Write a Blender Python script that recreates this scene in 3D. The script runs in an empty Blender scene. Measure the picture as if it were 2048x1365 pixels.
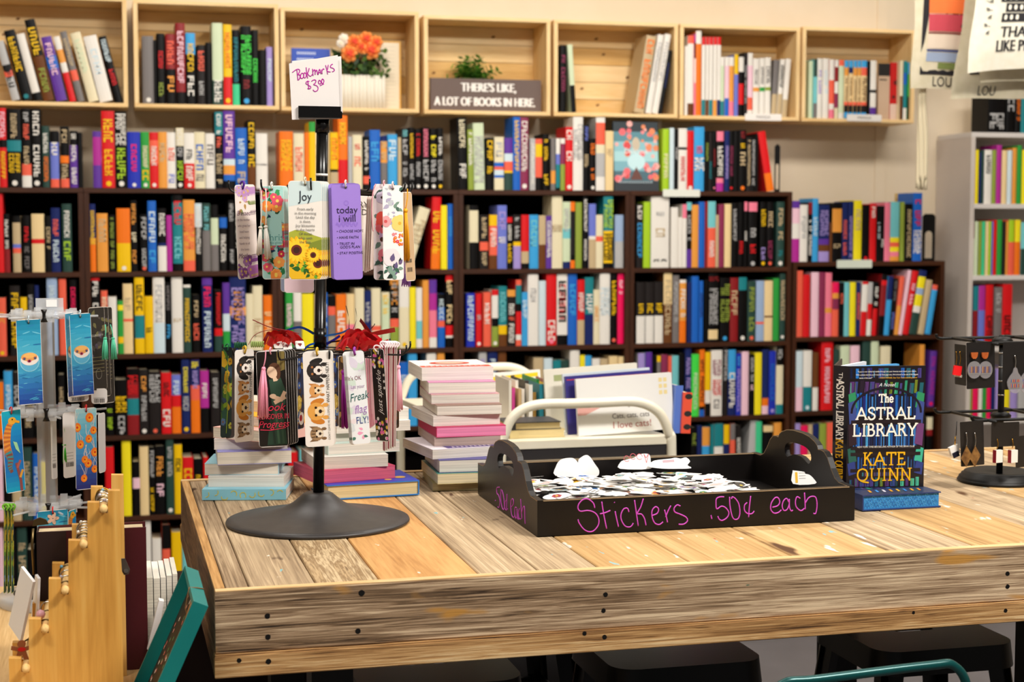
import bpy, math, random
from mathutils import Vector, Matrix
R = random.Random(7)
PI = math.pi
SC = bpy.context.scene
COL = SC.collection

# ------------------------------------------------------------------ camera
FPX, YAW, PIT, CZ = 3146.3, 0.25410, 0.07400, 1.62
cam_d = bpy.data.cameras.new('camera')
cam_d.sensor_width = 36.0
cam_d.lens = FPX * 36.0 / 2048.0
cam_d.clip_start = 0.05
cam_d.dof.use_dof = True
cam_d.dof.focus_distance = 2.85
cam_d.dof.aperture_fstop = 6.0
cam = bpy.data.objects.new('camera', cam_d)
COL.objects.link(cam)
cam.location = (0, 0, CZ)
cam.rotation_euler = (PI / 2 - PIT, 0, -YAW)
SC.camera = cam

# ------------------------------------------------------------------ exposure, world, room lights
SC.view_settings.view_transform = 'Standard'
SC.view_settings.look = 'None'
SC.view_settings.exposure = 0.0
SC.view_settings.gamma = 1.0
SC.view_settings.use_curve_mapping = False
wd = bpy.data.worlds.new('world'); SC.world = wd; wd.use_nodes = True
wd.node_tree.nodes['Background'].inputs[0].default_value = (1.0, 0.97, 0.93, 1)
wd.node_tree.nodes['Background'].inputs[1].default_value = 0.14

def area(name, loc, target, size, power, col=(1, 0.955, 0.89)):
    l = bpy.data.lights.new(name, 'AREA'); l.shape = 'RECTANGLE'
    l.size, l.size_y = size; l.energy = power; l.color = col
    o = bpy.data.objects.new(name, l); COL.objects.link(o); o.location = loc
    o.rotation_euler = (Vector(target) - Vector(loc)).to_track_quat('-Z', 'Y').to_euler()
    return o
CEIL = 3.9
area('ceiling_lamp', (2.1, 1.0, 3.85), (1.3, 3.0, 1.0), (1.2, 0.6), 215)
area('ceiling_lamp', (-0.7, 1.0, 3.85), (0.3, 3.2, 1.0), (1.2, 0.6), 85)
area('ceiling_lamp', (0.2, 4.3, 3.85), (0.2, 5.6, 0.5), (1.4, 0.6), 56)
area('ceiling_lamp', (2.0, 4.3, 3.85), (2.0, 5.6, 0.5), (1.4, 0.6), 56)
area('ceiling_lamp', (3.9, 4.2, 3.85), (3.7, 5.6, 0.5), (1.4, 0.6), 58)

# ------------------------------------------------------------------ pixel to point on a real plane
_cy, _sy, _cp, _sp = math.cos(YAW), math.sin(YAW), math.cos(PIT), math.sin(PIT)
_F = Vector((_sy * _cp, _cy * _cp, -_sp)); _Rt = Vector((_cy, -_sy, 0)); _U = _Rt.cross(_F)
def ray(px, py):
    return _F + _Rt * ((px - 1024) / FPX) + _U * ((682.5 - py) / FPX)
def at_x(px, py, X):
    d = ray(px, py); return Vector((0, 0, CZ)) + d * (X / d.x)
def at_y(px, py, Y):
    d = ray(px, py); return Vector((0, 0, CZ)) + d * (Y / d.y)
def at_z(px, py, Z):
    d = ray(px, py); return Vector((0, 0, CZ)) + d * ((Z - CZ) / d.z)
def pix(p):
    q = Vector(p) - Vector((0, 0, CZ)); z = q.dot(_F)
    return (1024 + FPX * q.dot(_Rt) / z, 682.5 - FPX * q.dot(_U) / z)

# ------------------------------------------------------------------ materials
def lin(h):
    h = h.lstrip('#'); o = []
    for i in (0, 2, 4):
        c = int(h[i:i + 2], 16) / 255
        o.append(c / 12.92 if c <= 0.04045 else ((c + 0.055) / 1.055) ** 2.4)
    return (o[0], o[1], o[2], 1)
MATS = {}
def mat(h, rough=0.5, metal=0.0, spec=0.4, name=None, alpha=None, trans=0.0, coat=0.0):
    k = (h, rough, metal, spec, trans, coat)
    if k in MATS: return MATS[k]
    m = bpy.data.materials.new(name or 'mat_' + h.lstrip('#')); m.use_nodes = True
    b = m.node_tree.nodes['Principled BSDF']
    b.inputs['Base Color'].default_value = lin(h)
    b.inputs['Roughness'].default_value = rough
    b.inputs['Metallic'].default_value = metal
    b.inputs['Specular IOR Level'].default_value = spec
    if trans: b.inputs['Transmission Weight'].default_value = trans; b.inputs['IOR'].default_value = 1.2
    if coat: b.inputs['Coat Weight'].default_value = coat
    MATS[k] = m
    return m
def nodes_mat(name):
    m = bpy.data.materials.new(name); m.use_nodes = True
    nt = m.node_tree; b = nt.nodes['Principled BSDF']
    def N(t, **kw):
        n = nt.nodes.new(t)
        for k, v in kw.items(): setattr(n, k, v)
        return n
    L = lambda a, b_: nt.links.new(a, b_)
    return m, nt, b, N, L
def ramp(N, stops):
    r = N('ShaderNodeValToRGB'); e = r.color_ramp.elements
    while len(e) < len(stops): e.new(0.5)
    for i, (p, h) in enumerate(stops): e[i].position = p; e[i].color = lin(h)
    return r
def grain_mat(name, stops, axis='x', scale=1.0, rough=0.6, bump=0.15, fine=60, detail=6, dist=1.0, specks=None, seed=0, fibre=0.5, spec=0.3, cr=18, al=1.6):
    """wood: long noise streaks along one axis, fine fibres, optional paint specks"""
    m, nt, b, N, L = nodes_mat(name)
    tc = N('ShaderNodeTexCoord'); mp = N('ShaderNodeMapping'); L(tc.outputs['Object'], mp.inputs['Vector'])
    mp.inputs['Location'].default_value = (seed * 3.17, seed * 1.31, seed * 2.7)
    s = [cr * scale] * 3; s['xyz'.index(axis)] = al * scale
    mp.inputs['Scale'].default_value = s
    n1 = N('ShaderNodeTexNoise'); n1.inputs['Scale'].default_value = 1.0; n1.inputs['Detail'].default_value = detail
    n1.inputs['Roughness'].default_value = 0.6; n1.inputs['Distortion'].default_value = dist
    L(mp.outputs[0], n1.inputs['Vector'])
    mp2 = N('ShaderNodeMapping'); L(tc.outputs['Object'], mp2.inputs['Vector'])
    s2 = [fine * 5.0] * 3; s2['xyz'.index(axis)] = fine * 0.22
    mp2.inputs['Scale'].default_value = s2
    n2 = N('ShaderNodeTexNoise'); n2.inputs['Scale'].default_value = 1.0; n2.inputs['Detail'].default_value = 3
    L(mp2.outputs[0], n2.inputs['Vector'])
    mx = N('ShaderNodeMix'); mx.data_type = 'FLOAT'; mx.inputs[0].default_value = fibre
    L(n1.outputs['Fac'], mx.inputs[2]); L(n2.outputs['Fac'], mx.inputs[3])
    r = ramp(N, stops); L(mx.outputs[0], r.inputs[0])
    col = r.outputs[0]
    if specks:
        for j, (h, sc, lo, hi) in enumerate(specks):
            n3 = N('ShaderNodeTexNoise'); n3.inputs['Scale'].default_value = sc; n3.inputs['Detail'].default_value = 2
            m3 = N('ShaderNodeMapping'); m3.inputs['Location'].default_value = (11.3 * (j + 1) + seed, 4.1 * j, 2.2)
            e3 = [1.0] * 3; e3['xyz'.index(axis)] = 0.30; m3.inputs['Scale'].default_value = e3
            L(tc.outputs['Object'], m3.inputs['Vector']); L(m3.outputs[0], n3.inputs['Vector'])
            mr = N('ShaderNodeMapRange'); mr.inputs[1].default_value = lo; mr.inputs[2].default_value = hi
            L(n3.outputs['Fac'], mr.inputs[0])
            mc = N('ShaderNodeMix'); mc.data_type = 'RGBA'
            L(mr.outputs[0], mc.inputs[0]); L(col, mc.inputs[6]); mc.inputs[7].default_value = lin(h)
            col = mc.outputs[2]
    L(col, b.inputs['Base Color'])
    b.inputs['Roughness'].default_value = rough; b.inputs['Specular IOR Level'].default_value = spec
    bp = N('ShaderNodeBump'); bp.inputs['Strength'].default_value = bump; bp.inputs['Distance'].default_value = 0.002
    L(mx.outputs[0], bp.inputs['Height']); L(bp.outputs[0], b.inputs['Normal'])
    return m
def noise_mat(name, h1, h2, scale=8, rough=0.7, bump=0.05, spec=0.3):
    m, nt, b, N, L = nodes_mat(name)
    tc = N('ShaderNodeTexCoord'); n = N('ShaderNodeTexNoise'); n.inputs['Scale'].default_value = scale; n.inputs['Detail'].default_value = 4
    L(tc.outputs['Object'], n.inputs['Vector'])
    r = ramp(N, [(0.35, h1), (0.65, h2)]); L(n.outputs['Fac'], r.inputs[0]); L(r.outputs[0], b.inputs['Base Color'])
    b.inputs['Roughness'].default_value = rough; b.inputs['Specular IOR Level'].default_value = spec
    bp = N('ShaderNodeBump'); bp.inputs['Strength'].default_value = bump; bp.inputs['Distance'].default_value = 0.003
    L(n.outputs['Fac'], bp.inputs['Height']); L(bp.outputs[0], b.inputs['Normal'])
    return m
def clear_mat(name, col='f4f6f8', mix=0.75, rough=0.06):
    """clear acrylic sheet: mostly see-through with a glossy surface"""
    m = bpy.data.materials.new(name); m.use_nodes = True; nt = m.node_tree
    for n in list(nt.nodes): nt.nodes.remove(n)
    out = nt.nodes.new('ShaderNodeOutputMaterial'); t = nt.nodes.new('ShaderNodeBsdfTransparent')
    p = nt.nodes.new('ShaderNodeBsdfPrincipled'); mx = nt.nodes.new('ShaderNodeMixShader')
    p.inputs['Base Color'].default_value = lin(col); p.inputs['Roughness'].default_value = rough
    t.inputs[0].default_value = (0.95, 0.96, 0.97, 1)
    mx.inputs[0].default_value = 1 - mix
    nt.links.new(t.outputs[0], mx.inputs[1]); nt.links.new(p.outputs[0], mx.inputs[2]); nt.links.new(mx.outputs[0], out.inputs[0])
    return m

# ------------------------------------------------------------------ objects
def tag(o, label=None, cat=None, group=None, kind=None):
    if label: o['label'] = label
    if cat: o['category'] = cat
    if group: o['group'] = group
    if kind: o['kind'] = kind
    return o
def thing(name, label, cat, loc, group=None):
    o = bpy.data.objects.new(name, None); COL.objects.link(o); o.location = loc
    o.empty_display_size = 0.02
    return tag(o, label, cat, group)
def worldloc(o):
    v = Vector((0, 0, 0))
    while o is not None: v += o.location; o = o.parent
    return v
class MB:
    """collects shapes in world space and links them as one mesh object"""
    def __init__(s): s.v = []; s.f = []; s.m = []; s.ms = []; s.M = Matrix.Identity(4); s.sm = []; s.clip = None; s.nf = 0
    def mi(s, m):
        if m not in s.ms: s.ms.append(m)
        return s.ms.index(m)
    def add(s, vs, fs, m, smooth=False):
        b = len(s.v); i = s.mi(m)
        s.v += [s.M @ Vector(v) for v in vs]
        for f in fs: s.f.append([b + k for k in f]); s.m.append(i); s.sm.append(smooth)
        return s
    def box(s, x0, x1, y0, y1, z0, z1, m, ms=None):
        vs = [(x0, y0, z0), (x1, y0, z0), (x1, y1, z0), (x0, y1, z0), (x0, y0, z1), (x1, y0, z1), (x1, y1, z1), (x0, y1, z1)]
        fs = [(0, 3, 2, 1), (4, 5, 6, 7), (0, 1, 5, 4), (1, 2, 6, 5), (2, 3, 7, 6), (3, 0, 4, 7)]   # bottom top front right back left
        if ms:
            for k, f in enumerate(fs): s.add(vs, [f], ms.get(k, m))
            return s
        return s.add(vs, fs, m)
    def cbox(s, x0, x1, y0, y1, z0, z1, m, c=0.002, mc=None):
        """box with chamfered long edges all round (two stacked frusta and a body)"""
        mc = mc or m
        def ring(z, i): return [(x0 + i, y0 + i, z), (x1 - i, y0 + i, z), (x1 - i, y1 - i, z), (x0 + i, y1 - i, z)]
        vs = ring(z0, c) + ring(z0 + c, 0) + ring(z1 - c, 0) + ring(z1, c)
        s.add(vs, [(3, 2, 1, 0), (12, 13, 14, 15)], m)
        for a in range(3):
            fs = [(a * 4 + k, a * 4 + (k + 1) % 4, a * 4 + 4 + (k + 1) % 4, a * 4 + 4 + k) for k in range(4)]
            s.add(vs, fs, mc if a != 1 else m)
        return s
    def quad(s, a, b, c, d, m): return s.add([a, b, c, d], [(0, 1, 2, 3)], m)
    def prism(s, pts, h0, h1, m, ms=None, smooth=False):
        """2D polygon in the local xy plane, from h0 to h1 along local z"""
        n = len(pts); vs = [(p[0], p[1], h0) for p in pts] + [(p[0], p[1], h1) for p in pts]
        s.add(vs, [tuple(range(n))[::-1], tuple(range(n, 2 * n))], m)
        s.add(vs, [(k, (k + 1) % n, n + (k + 1) % n, n + k) for k in range(n)], ms or m, smooth)
        return s
    def flat(s, pts, h, m):
        if s.clip: pts = [(max(-s.clip[0], min(s.clip[0], p[0])), max(-s.clip[1], min(s.clip[1], p[1]))) for p in pts]
        s.nf += 1; h += s.nf * 1e-6     # no two printed shapes share a plane
        return s.add([(p[0], p[1], h) for p in pts], [tuple(range(len(pts)))], m)
    def lathe(s, prof, m, c=(0, 0, 0), n=32, smooth=True):
        vs = []; fs = []
        for (r, z) in prof:
            for k in range(n):
                a = 2 * PI * k / n; vs.append((c[0] + r * math.cos(a), c[1] + r * math.sin(a), c[2] + z))
        for j in range(len(prof) - 1):
            for k in range(n):
                fs.append((j * n + k, j * n + (k + 1) % n, (j + 1) * n + (k + 1) % n, (j + 1) * n + k))
        return s.add(vs, fs, m, smooth)
    def tube(s, pts, r, m, n=8, closed=False, flat=1.0, up=None, smooth=True, cap=True):
        P = [Vector(p) for p in pts]; N = len(P); vs = []; fs = []
        rr = r if isinstance(r, (list, tuple)) else [r] * N
        prev = None
        for i in range(N):
            a = P[(i - 1) % N] if (closed or i > 0) else P[i]; b = P[(i + 1) % N] if (closed or i < N - 1) else P[i]
            t = (b - a)
            t = t.normalized() if t.length > 1e-9 else Vector((0, 0, 1))
            if prev is None:
                g = Vector(up) if up else (Vector((0, 0, 1)) if abs(t.z) < 0.9 else Vector((0, 1, 0)))
                x = (g - t * g.dot(t))
            else: x = prev - t * prev.dot(t)
            if x.length < 1e-6: x = t.orthogonal()
            x.normalize(); y = t.cross(x); prev = x
            for k in range(n):
                an = 2 * PI * k / n; vs.append(P[i] + x * (rr[i] * flat * math.cos(an)) + y * (rr[i] * math.sin(an)))
        m_ = N if closed else N - 1
        for i in range(m_):
            for k in range(n):
                fs.append((i * n + k, i * n + (k + 1) % n, ((i + 1) % N) * n + (k + 1) % n, ((i + 1) % N) * n + k))
        if not closed and cap: fs += [tuple(range(n))[::-1], tuple(range((N - 1) * n, N * n))]
        return s.add(vs, fs, m, smooth)
    def ball(s, c, r, m, n=12, k=8, sz=1.0):
        prof = [(max(1e-5, r * math.sin(PI * i / k)), -r * sz * math.cos(PI * i / k)) for i in range(k + 1)]
        return s.lathe(prof, m, c, n)
    def ribbon(s, pts, w, m, side=None, h=0.0):
        """flat strip of width w along pts (3D), side = width direction per strip"""
        P = [Vector(p) for p in pts]; vs = []
        for i, p in enumerate(P):
            t = (P[min(i + 1, len(P) - 1)] - P[max(i - 1, 0)]).normalized()
            d = Vector(side) if side else Vector((0, 0, 1))
            d = (d - t * d.dot(t)); d = d.normalized() if d.length > 1e-6 else t.orthogonal().normalized()
            ww = w if not isinstance(w, (list, tuple)) else w[i]
            vs += [p - d * ww / 2, p + d * ww / 2]
        return s.add(vs, [(2 * i, 2 * i + 1, 2 * i + 3, 2 * i + 2) for i in range(len(P) - 1)], m, True)
    # ---- flat printing on the local xy plane at height h
    def disc(s, u, v, r, h, m, n=14, ry=None, rot=0.0):
        ry = ry or r; c, q = math.cos(rot), math.sin(rot)
        return s.flat([(u + r * math.cos(2 * PI * k / n) * c - ry * math.sin(2 * PI * k / n) * q, v + r * math.cos(2 * PI * k / n) * q + ry * math.sin(2 * PI * k / n) * c) for k in range(n)], h, m)
    def petals(s, u, v, r, h, m, k=6, fat=0.5, mc=None, rc=0.3, rot=0.0):
        for i in range(k):
            a = rot + 2 * PI * i / k
            s.disc(u + r * 0.55 * math.cos(a), v + r * 0.55 * math.sin(a), r * 0.5, h + 1e-5 * i, m, 9, r * fat * 0.6, a)
        if mc: s.disc(u, v, r * rc, h + 2e-4, mc, 10)
        return s
    def leaf(s, u, v, l, a, h, m, fat=0.28):
        c, q = math.cos(a), math.sin(a); P = []
        for (x, y) in ((0, 0), (.25, fat), (.55, fat * .9), (1, 0), (.55, -fat * .9), (.25, -fat)):
            P.append((u + l * (x * c - y * q), v + l * (x * q + y * c)))
        return s.flat(P, h, m)
    def line2(s, pts, w, h, m):
        for i in range(len(pts) - 1):
            a = Vector(pts[i]); b = Vector(pts[i + 1]); t = b - a
            if t.length < 1e-9: continue
            t.normalize(); n = Vector((-t.y, t.x)) * (w / 2); e = t * (w * 0.35)
            a2 = a - e; b2 = b + e
            s.flat([a2 - n, b2 - n, b2 + n, a2 + n], h, m)
        return s
    def text(s, txt, u, v, size, h, m, align='CENTER', rot=0.0, sx=1.0, shear=0.0):
        vs, fs = text_poly(txt, align, shear); c, q = math.cos(rot), math.sin(rot)
        s.nf += 4; h += s.nf * 1e-6
        P = [(u + size * (x * sx * c - y * q), v + size * (x * sx * q + y * c), h) for (x, y) in vs]
        return s.add(P, fs, m)
    def build(s, name, parent=None, label=None, cat=None, group=None, kind=None, loc=None):
        o0 = worldloc(parent) if parent else Vector(loc or (0, 0, 0))
        me = bpy.data.meshes.new(name)
        me.from_pydata([tuple(v - o0) for v in s.v], [], s.f)
        for m in s.ms: me.materials.append(m)
        me.polygons.foreach_set('material_index', s.m)
        me.polygons.foreach_set('use_smooth', s.sm)
        me.update()
        o = bpy.data.objects.new(name, me); COL.objects.link(o)
        if parent: o.parent = parent
        else: o.location = o0
        return tag(o, label, cat, group, kind)
_TC = {}
def text_poly(txt, align='CENTER', shear=0.0):
    k = (txt, align, shear)
    if k in _TC: return _TC[k]
    cu = bpy.data.curves.new('t', 'FONT'); cu.body = txt; cu.align_x = align; cu.align_y = 'CENTER'; cu.size = 1.0; cu.shear = shear
    cu.resolution_u = 3
    ob = bpy.data.objects.new('t', cu); COL.objects.link(ob)
    dg = bpy.context.evaluated_depsgraph_get(); dg.update()
    me = bpy.data.meshes.new_from_object(ob.evaluated_get(dg))
    r = ([(v.co.x, v.co.y) for v in me.vertices], [tuple(p.vertices) for p in me.polygons])
    bpy.data.objects.remove(ob); bpy.data.curves.remove(cu); bpy.data.meshes.remove(me)
    _TC[k] = r
    return r
def frame(o, ux, uy):
    ux = Vector(ux).normalized(); n = ux.cross(Vector(uy)).normalized(); uy = n.cross(ux)
    return Matrix(((ux.x, uy.x, n.x, o[0]), (ux.y, uy.y, n.y, o[1]), (ux.z, uy.z, n.z, o[2]), (0, 0, 0, 1)))
def smooth(pts, k=4, closed=False):
    P = [Vector(p) for p in pts]; n = len(P); out = []
    for i in range(n if closed else n - 1):
        g = lambda j: P[j % n] if closed else P[max(0, min(n - 1, j))]
        a, b, c, d = g(i - 1), g(i), g(i + 1), g(i + 2)
        for q in range(k):
            t = q / k
            out.append(0.5 * ((2 * b) + (c - a) * t + (2 * a - 5 * b + 4 * c - d) * t * t + (3 * b - a - 3 * c + d) * t ** 3))
    if not closed: out.append(P[-1])
    return out
def rrect(w, h, r, n=4, cx=0, cy=0):
    P = []
    for (sx, sy, a0) in ((1, 1, 0), (-1, 1, PI / 2), (-1, -1, PI), (1, -1, 1.5 * PI)):
        for k in range(n + 1):
            a = a0 + PI / 2 * k / n
            P.append((cx + sx * (w / 2 - r) + r * math.cos(a), cy + sy * (h / 2 - r) + r * math.sin(a)))
    return P
ORD = ['first', 'second', 'third', 'fourth', 'fifth', 'sixth', 'seventh', 'eighth', 'ninth', 'tenth', 'eleventh', 'twelfth', 'thirteenth', 'fourteenth', 'fifteenth', 'sixteenth', 'seventeenth', 'eighteenth', 'nineteenth', 'twentieth']
def ordn(i): return ORD[i] if i < 20 else ('twenty-' + ORD[i - 20])
# ================================================================== room
WALL_Y, CASE_Y, CR_Y, TT = 6.82, 6.52, 6.58, 1.07
M_wall = noise_mat('wall_paint', 'dccbb0', 'e1d1b9', 3, 0.85, 0.02)
M_floor = noise_mat('floor_concrete', '625e5e', '6e6a6b', 2.5, 0.55, 0.04)
MB().box(-4.5, 8.0, WALL_Y, WALL_Y + 0.1, 0, CEIL, M_wall).build('wall_back', kind='structure')
MB().box(-4.6, -4.5, -3, WALL_Y + 0.1, 0, CEIL, M_wall).build('wall_left', kind='structure')
MB().box(8.0, 8.1, -3, WALL_Y + 0.1, 0, CEIL, M_wall).build('wall_right', kind='structure')
MB().box(-4.5, 8.0, -3, WALL_Y, -0.1, 0, M_floor).build('floor', kind='structure')
MB().box(-4.6, 8.1, -3, WALL_Y + 0.1, CEIL, CEIL + .1, mat('e8e4dc', 0.9)).build('ceiling', kind='structure')
MB().box(3.545, 3.60, WALL_Y - 0.006, WALL_Y, 0, CEIL, M_wall).build('trim_1', kind='structure')

# ================================================================== dark bookcases
M_case = grain_mat('espresso_wood', [(0.3, '2a1408'), (0.55, '44220e'), (0.75, '5a3014')], 'x', 1.0, 0.45, 0.05)
M_casev = grain_mat('espresso_upright', [(0.3, '2a1408'), (0.55, '44220e'), (0.75, '5a3014')], 'z', 1.0, 0.45, 0.05)
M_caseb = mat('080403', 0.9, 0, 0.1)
LV = [1.766, 1.430, 1.0976, 0.766, 0.434, 0.10]          # top faces of the boards, top board first
CX0, CW = -0.0704, 0.765
CASES = {}
CNAME = ['leftmost', 'second', 'third', 'fourth', 'fifth', 'short rightmost']
CDESC = ['tall dark brown bookcase cut off by the left edge of the view',
         'tall dark brown bookcase behind the wooden ring stand, second from left',
         'tall dark brown bookcase right behind the bookmark stand',
         'tall dark brown bookcase behind the cream book cart',
         'tall dark brown bookcase behind the right end of the sticker tray',
         'shorter dark brown bookcase at the right end, beside the white one']
def bookcase(i, x0, x1, levels, label):
    t = thing('bookcase', label, 'bookcase', ((x0 + x1) / 2, CASE_Y + 0.14, 0), 'dark brown bookcases along the wall')
    y1 = CASE_Y + 0.285; th = 0.02; zt = levels[0]
    for (a, b) in ((x0 + 0.001, x0 + 0.021), (x1 - 0.021, x1 - 0.001)):
        MB().cbox(a, b, CASE_Y, y1, 0, zt - th, M_casev, 0.0012).build('side_panel', t)
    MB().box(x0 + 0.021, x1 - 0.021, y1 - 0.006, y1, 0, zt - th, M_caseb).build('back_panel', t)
    for k, z in enumerate(levels):
        a, b = (x0 + 0.001, x1 - 0.001) if k == 0 else (x0 + 0.021, x1 - 0.021)
        MB().cbox(a, b, CASE_Y, y1 - (0 if k == 0 else 0.006), z - th, z, M_case, 0.0012).build('top_board' if k == 0 else 'shelf', t)
    MB().box(x0 + 0.021, x1 - 0.021, CASE_Y + 0.02, CASE_Y + 0.035, 0, levels[-1] - th, M_case).build('plinth', t)
    return t
for i in range(5):
    x1 = CX0 + CW * i
    CASES[i] = bookcase(i, x1 - CW, x1, LV, CDESC[i])
LVF = [1.452, 1.112, 0.775, 0.44, 0.10]
CASES[5] = bookcase(5, CX0 + CW * 4 + 0.006, CX0 + CW * 4 + 0.006 + 0.76, LVF, CDESC[5])

# ================================================================== white bookcase
WX, WY = 3.8695, 6.508
M_white = mat('d9d2cc', 0.45)
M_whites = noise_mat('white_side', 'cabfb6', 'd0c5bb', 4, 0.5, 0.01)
WLV = [2.043, 1.715, 1.384, 1.05, 0.71, 0.38, 0.08]
t = thing('bookcase', 'tall white bookcase of children\'s books in the right corner', 'bookcase', (WX + 0.35, WY + 0.15, 0))
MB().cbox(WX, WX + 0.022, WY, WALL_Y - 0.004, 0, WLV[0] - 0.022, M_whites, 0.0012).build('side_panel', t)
MB().cbox(WX + 0.60, WX + 0.622, WY, WALL_Y - 0.004, 0, WLV[0] - 0.022, M_white, 0.0012).build('side_panel', t)
MB().box(WX + 0.022, WX + 0.60, WALL_Y - 0.012, WALL_Y - 0.004, 0, WLV[0] - 0.022, mat('cfc6be', 0.7)).build('back_panel', t)
for k, z in enumerate(WLV):
    a, b = (WX, WX + 0.622) if k == 0 else (WX + 0.022, WX + 0.60)
    MB().cbox(a, b, WY, WALL_Y - 0.012, z - 0.022, z, M_white, 0.0012).build('top_board' if k == 0 else 'shelf', t)

# ================================================================== pine crates on the wall
PINE = [(0.3, 'dcae68'), (0.5, 'f0cc92'), (0.7, 'f8deae')]
M_pine = grain_mat('pine_x', PINE, 'x', 0.9, 0.55, 0.04, fibre=0.35)
M_pinev = grain_mat('pine_z', PINE, 'z', 0.9, 0.55, 0.04, fibre=0.35)
M_pined = grain_mat('pine_y', PINE, 'y', 0.9, 0.55, 0.04, fibre=0.35)
M_slat = [grain_mat('pine_slat_%s' % w, s, 'x', 0.7, 0.6, 0.04, fibre=0.3, seed=i) for i, (w, s) in enumerate((('mid', PINE),
          ('gold', [(0.3, 'c8944e'), (0.5, 'dfb26c'), (0.72, 'eecb94')]), ('pale', [(0.3, 'e8bf84'), (0.55, 'f2d39f'), (0.75, 'f8e0b6')])))]
M_knot = mat('7a4a1e', 0.7)
CRX = [(-0.478, 0.1104), (0.1359, 0.7172), (0.7254, 1.3041), (1.3256, 1.8801), (1.8958, 2.4628), (2.4722, 3.0443), (3.0564, 3.6151)]
CRZ = [(2.092, 2.528), (2.092, 2.523), (2.09, 2.512), (2.088, 2.50), (2.088, 2.50), (2.085, 2.50), (2.083, 2.506)]
CRWHAT = ['leaning novels', 'upright dark novels', 'an orange rose bouquet', 'a taupe worded sign', 'a few leaning books at either side', 'a row of white manga spines', 'manga and a tilted red card']
for i, ((x0, x1), (z0, z1)) in enumerate(zip(CRX, CRZ)):
    t = thing('wooden_crate', 'pale pine crate on the wall holding ' + CRWHAT[i], 'crate', ((x0 + x1) / 2, CR_Y + 0.12, z0), 'pine crates along the wall')
    y1 = WALL_Y - 0.002; th = 0.016
    MB().cbox(x0, x1, CR_Y, y1, z0, z0 + th, M_pine, 0.0015).build('bottom_board', t)
    MB().cbox(x0, x1, CR_Y, y1, z1 - th, z1, M_pine, 0.0015).build('top_board', t)
    for a in (x0, x1 - 0.017):
        MB().cbox(a, a + 0.017, CR_Y, y1, z0 + th, z1 - th, M_pinev, 0.0015).build('side_panel', t)
    n = 5; hh = (z1 - z0 - 2 * th) / n; b = MB()
    for k in range(n):
        za = z0 + th + k * hh
        sl = M_slat[(k * 2 + i) % 3]
        b.box(x0 + 0.017, x1 - 0.017, y1 - 0.016, y1, za + 0.0012, za + hh - 0.0012, sl)
        for q in range(R.choice((0, 1, 1))):
            b.M = frame((R.uniform(x0 + 0.06, x1 - 0.06), y1 - 0.0163, za + hh * R.uniform(.3, .7)), (1, 0, 0), (0, 0, 1))
            b.disc(0, 0, 0.009, 0, M_knot, 12, 0.005, 0.3); b.M = Matrix.Identity(4)
    b.build('slatted_back', t)
# ================================================================== books in the shelves
PAL = dict(k='0c0a0a', K='241f1e', w='eae4da', c='e6dab6', y='f0c000', Y='f4e01c', o='f07410', O='e89a3e', r='d8141a', R='8a181c', p='f07c94',
           P='ee0f58', m='b02a92', v='5e3298', V='a490d0', b='1a62c0', B='3aa0dc', n='1c2860', N='1f30b0', t='1b7f86', T='74c4c8', g='2c9a3c', G='a6cc24',
           d='27443c', e='c4ac84', s='b6b4b2', S='76706e', x='6a3e1e', u='6c78cc', a='ee6248', i='cfe0e6', l='f2c6d4', h='8a2c50', f='eccf98', z='cfdcb8',
           q='8fa03c', j='9ab0d0', M='3fc88c', L='44dc4a')
CNM = dict(k='black', K='charcoal', w='white', c='cream', y='yellow', Y='bright yellow', o='orange', O='light orange', r='red', R='dark red', p='pink',
           P='hot pink', m='magenta', v='purple', V='lavender', b='blue', B='sky blue', n='navy', N='royal blue', t='teal', T='aqua', g='green', G='lime green',
           d='dark green', e='tan', s='silver grey', S='grey', x='brown', u='periwinkle', a='coral', i='ice blue', l='pale pink', h='burgundy', f='buff',
           z='pale green', q='olive', j='steel blue', M='mint', L='bright green')
M_page = grain_mat('paper_block', [(0.3, 'cdbb96'), (0.5, 'e0d2b0'), (0.7, 'ece0c4')], 'x', 1.0, 0.9, 0.05, fine=90, fibre=0.8)
def bm_(c): return mat(PAL[c], 0.42, 0, 0.15 if c in 'kKxn' else 0.3, 'cover_' + CNM[c].replace(' ', '_'))
def lt_(c): return mat(PAL[c], 0.5, 0, 0.3)
def parse_base(s):
    """'k40r20w40' -> bands from the top down"""
    out = []; i = 0
    while i < len(s):
        c = s[i]; j = i + 1
        while j < len(s) and s[j].isdigit(): j += 1
        out.append((c, float(s[i + 1:j]) if j > i + 1 else 100.0)); i = j
    tot = sum(w for _, w in out)
    return [(c, w / tot) for c, w in out]
def glyphs(b, x0, x1, za, zb, y, m, cap):
    """a line of lettering running down a spine; x across the spine, z along it"""
    h = (x1 - x0); u = zb; cell = min(cap * h, (zb - za) / 2.0)
    n = max(2, int((zb - za) / cell)); cell = (zb - za) / n; s = cell * 0.24
    for k in range(n):
        zt = zb - k * cell; zl = zt - cell * 0.80
        if R.random() < 0.06 and n > 4: continue
        q = R.randrange(6)
        def st(xa, xb, z_a, z_b): b.add([(xa, y, z_a), (xb, y, z_a), (xb, y, z_b), (xa, y, z_b)], [(0, 1, 2, 3)], m)
        st(x0, x1, zt - s, zt)
        if q in (0, 1, 4): st(x0, x1, zl, zl + s)
        if q in (1, 2, 5): st(x0, x0 + h * .2, zl, zt - s)
        if q in (0, 3, 5): st(x0 + h * .4, x0 + h * .6, zl, zt - s)
        if q in (2, 3, 4): st(x1 - h * .2, x1, zl, zt - s)
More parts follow.
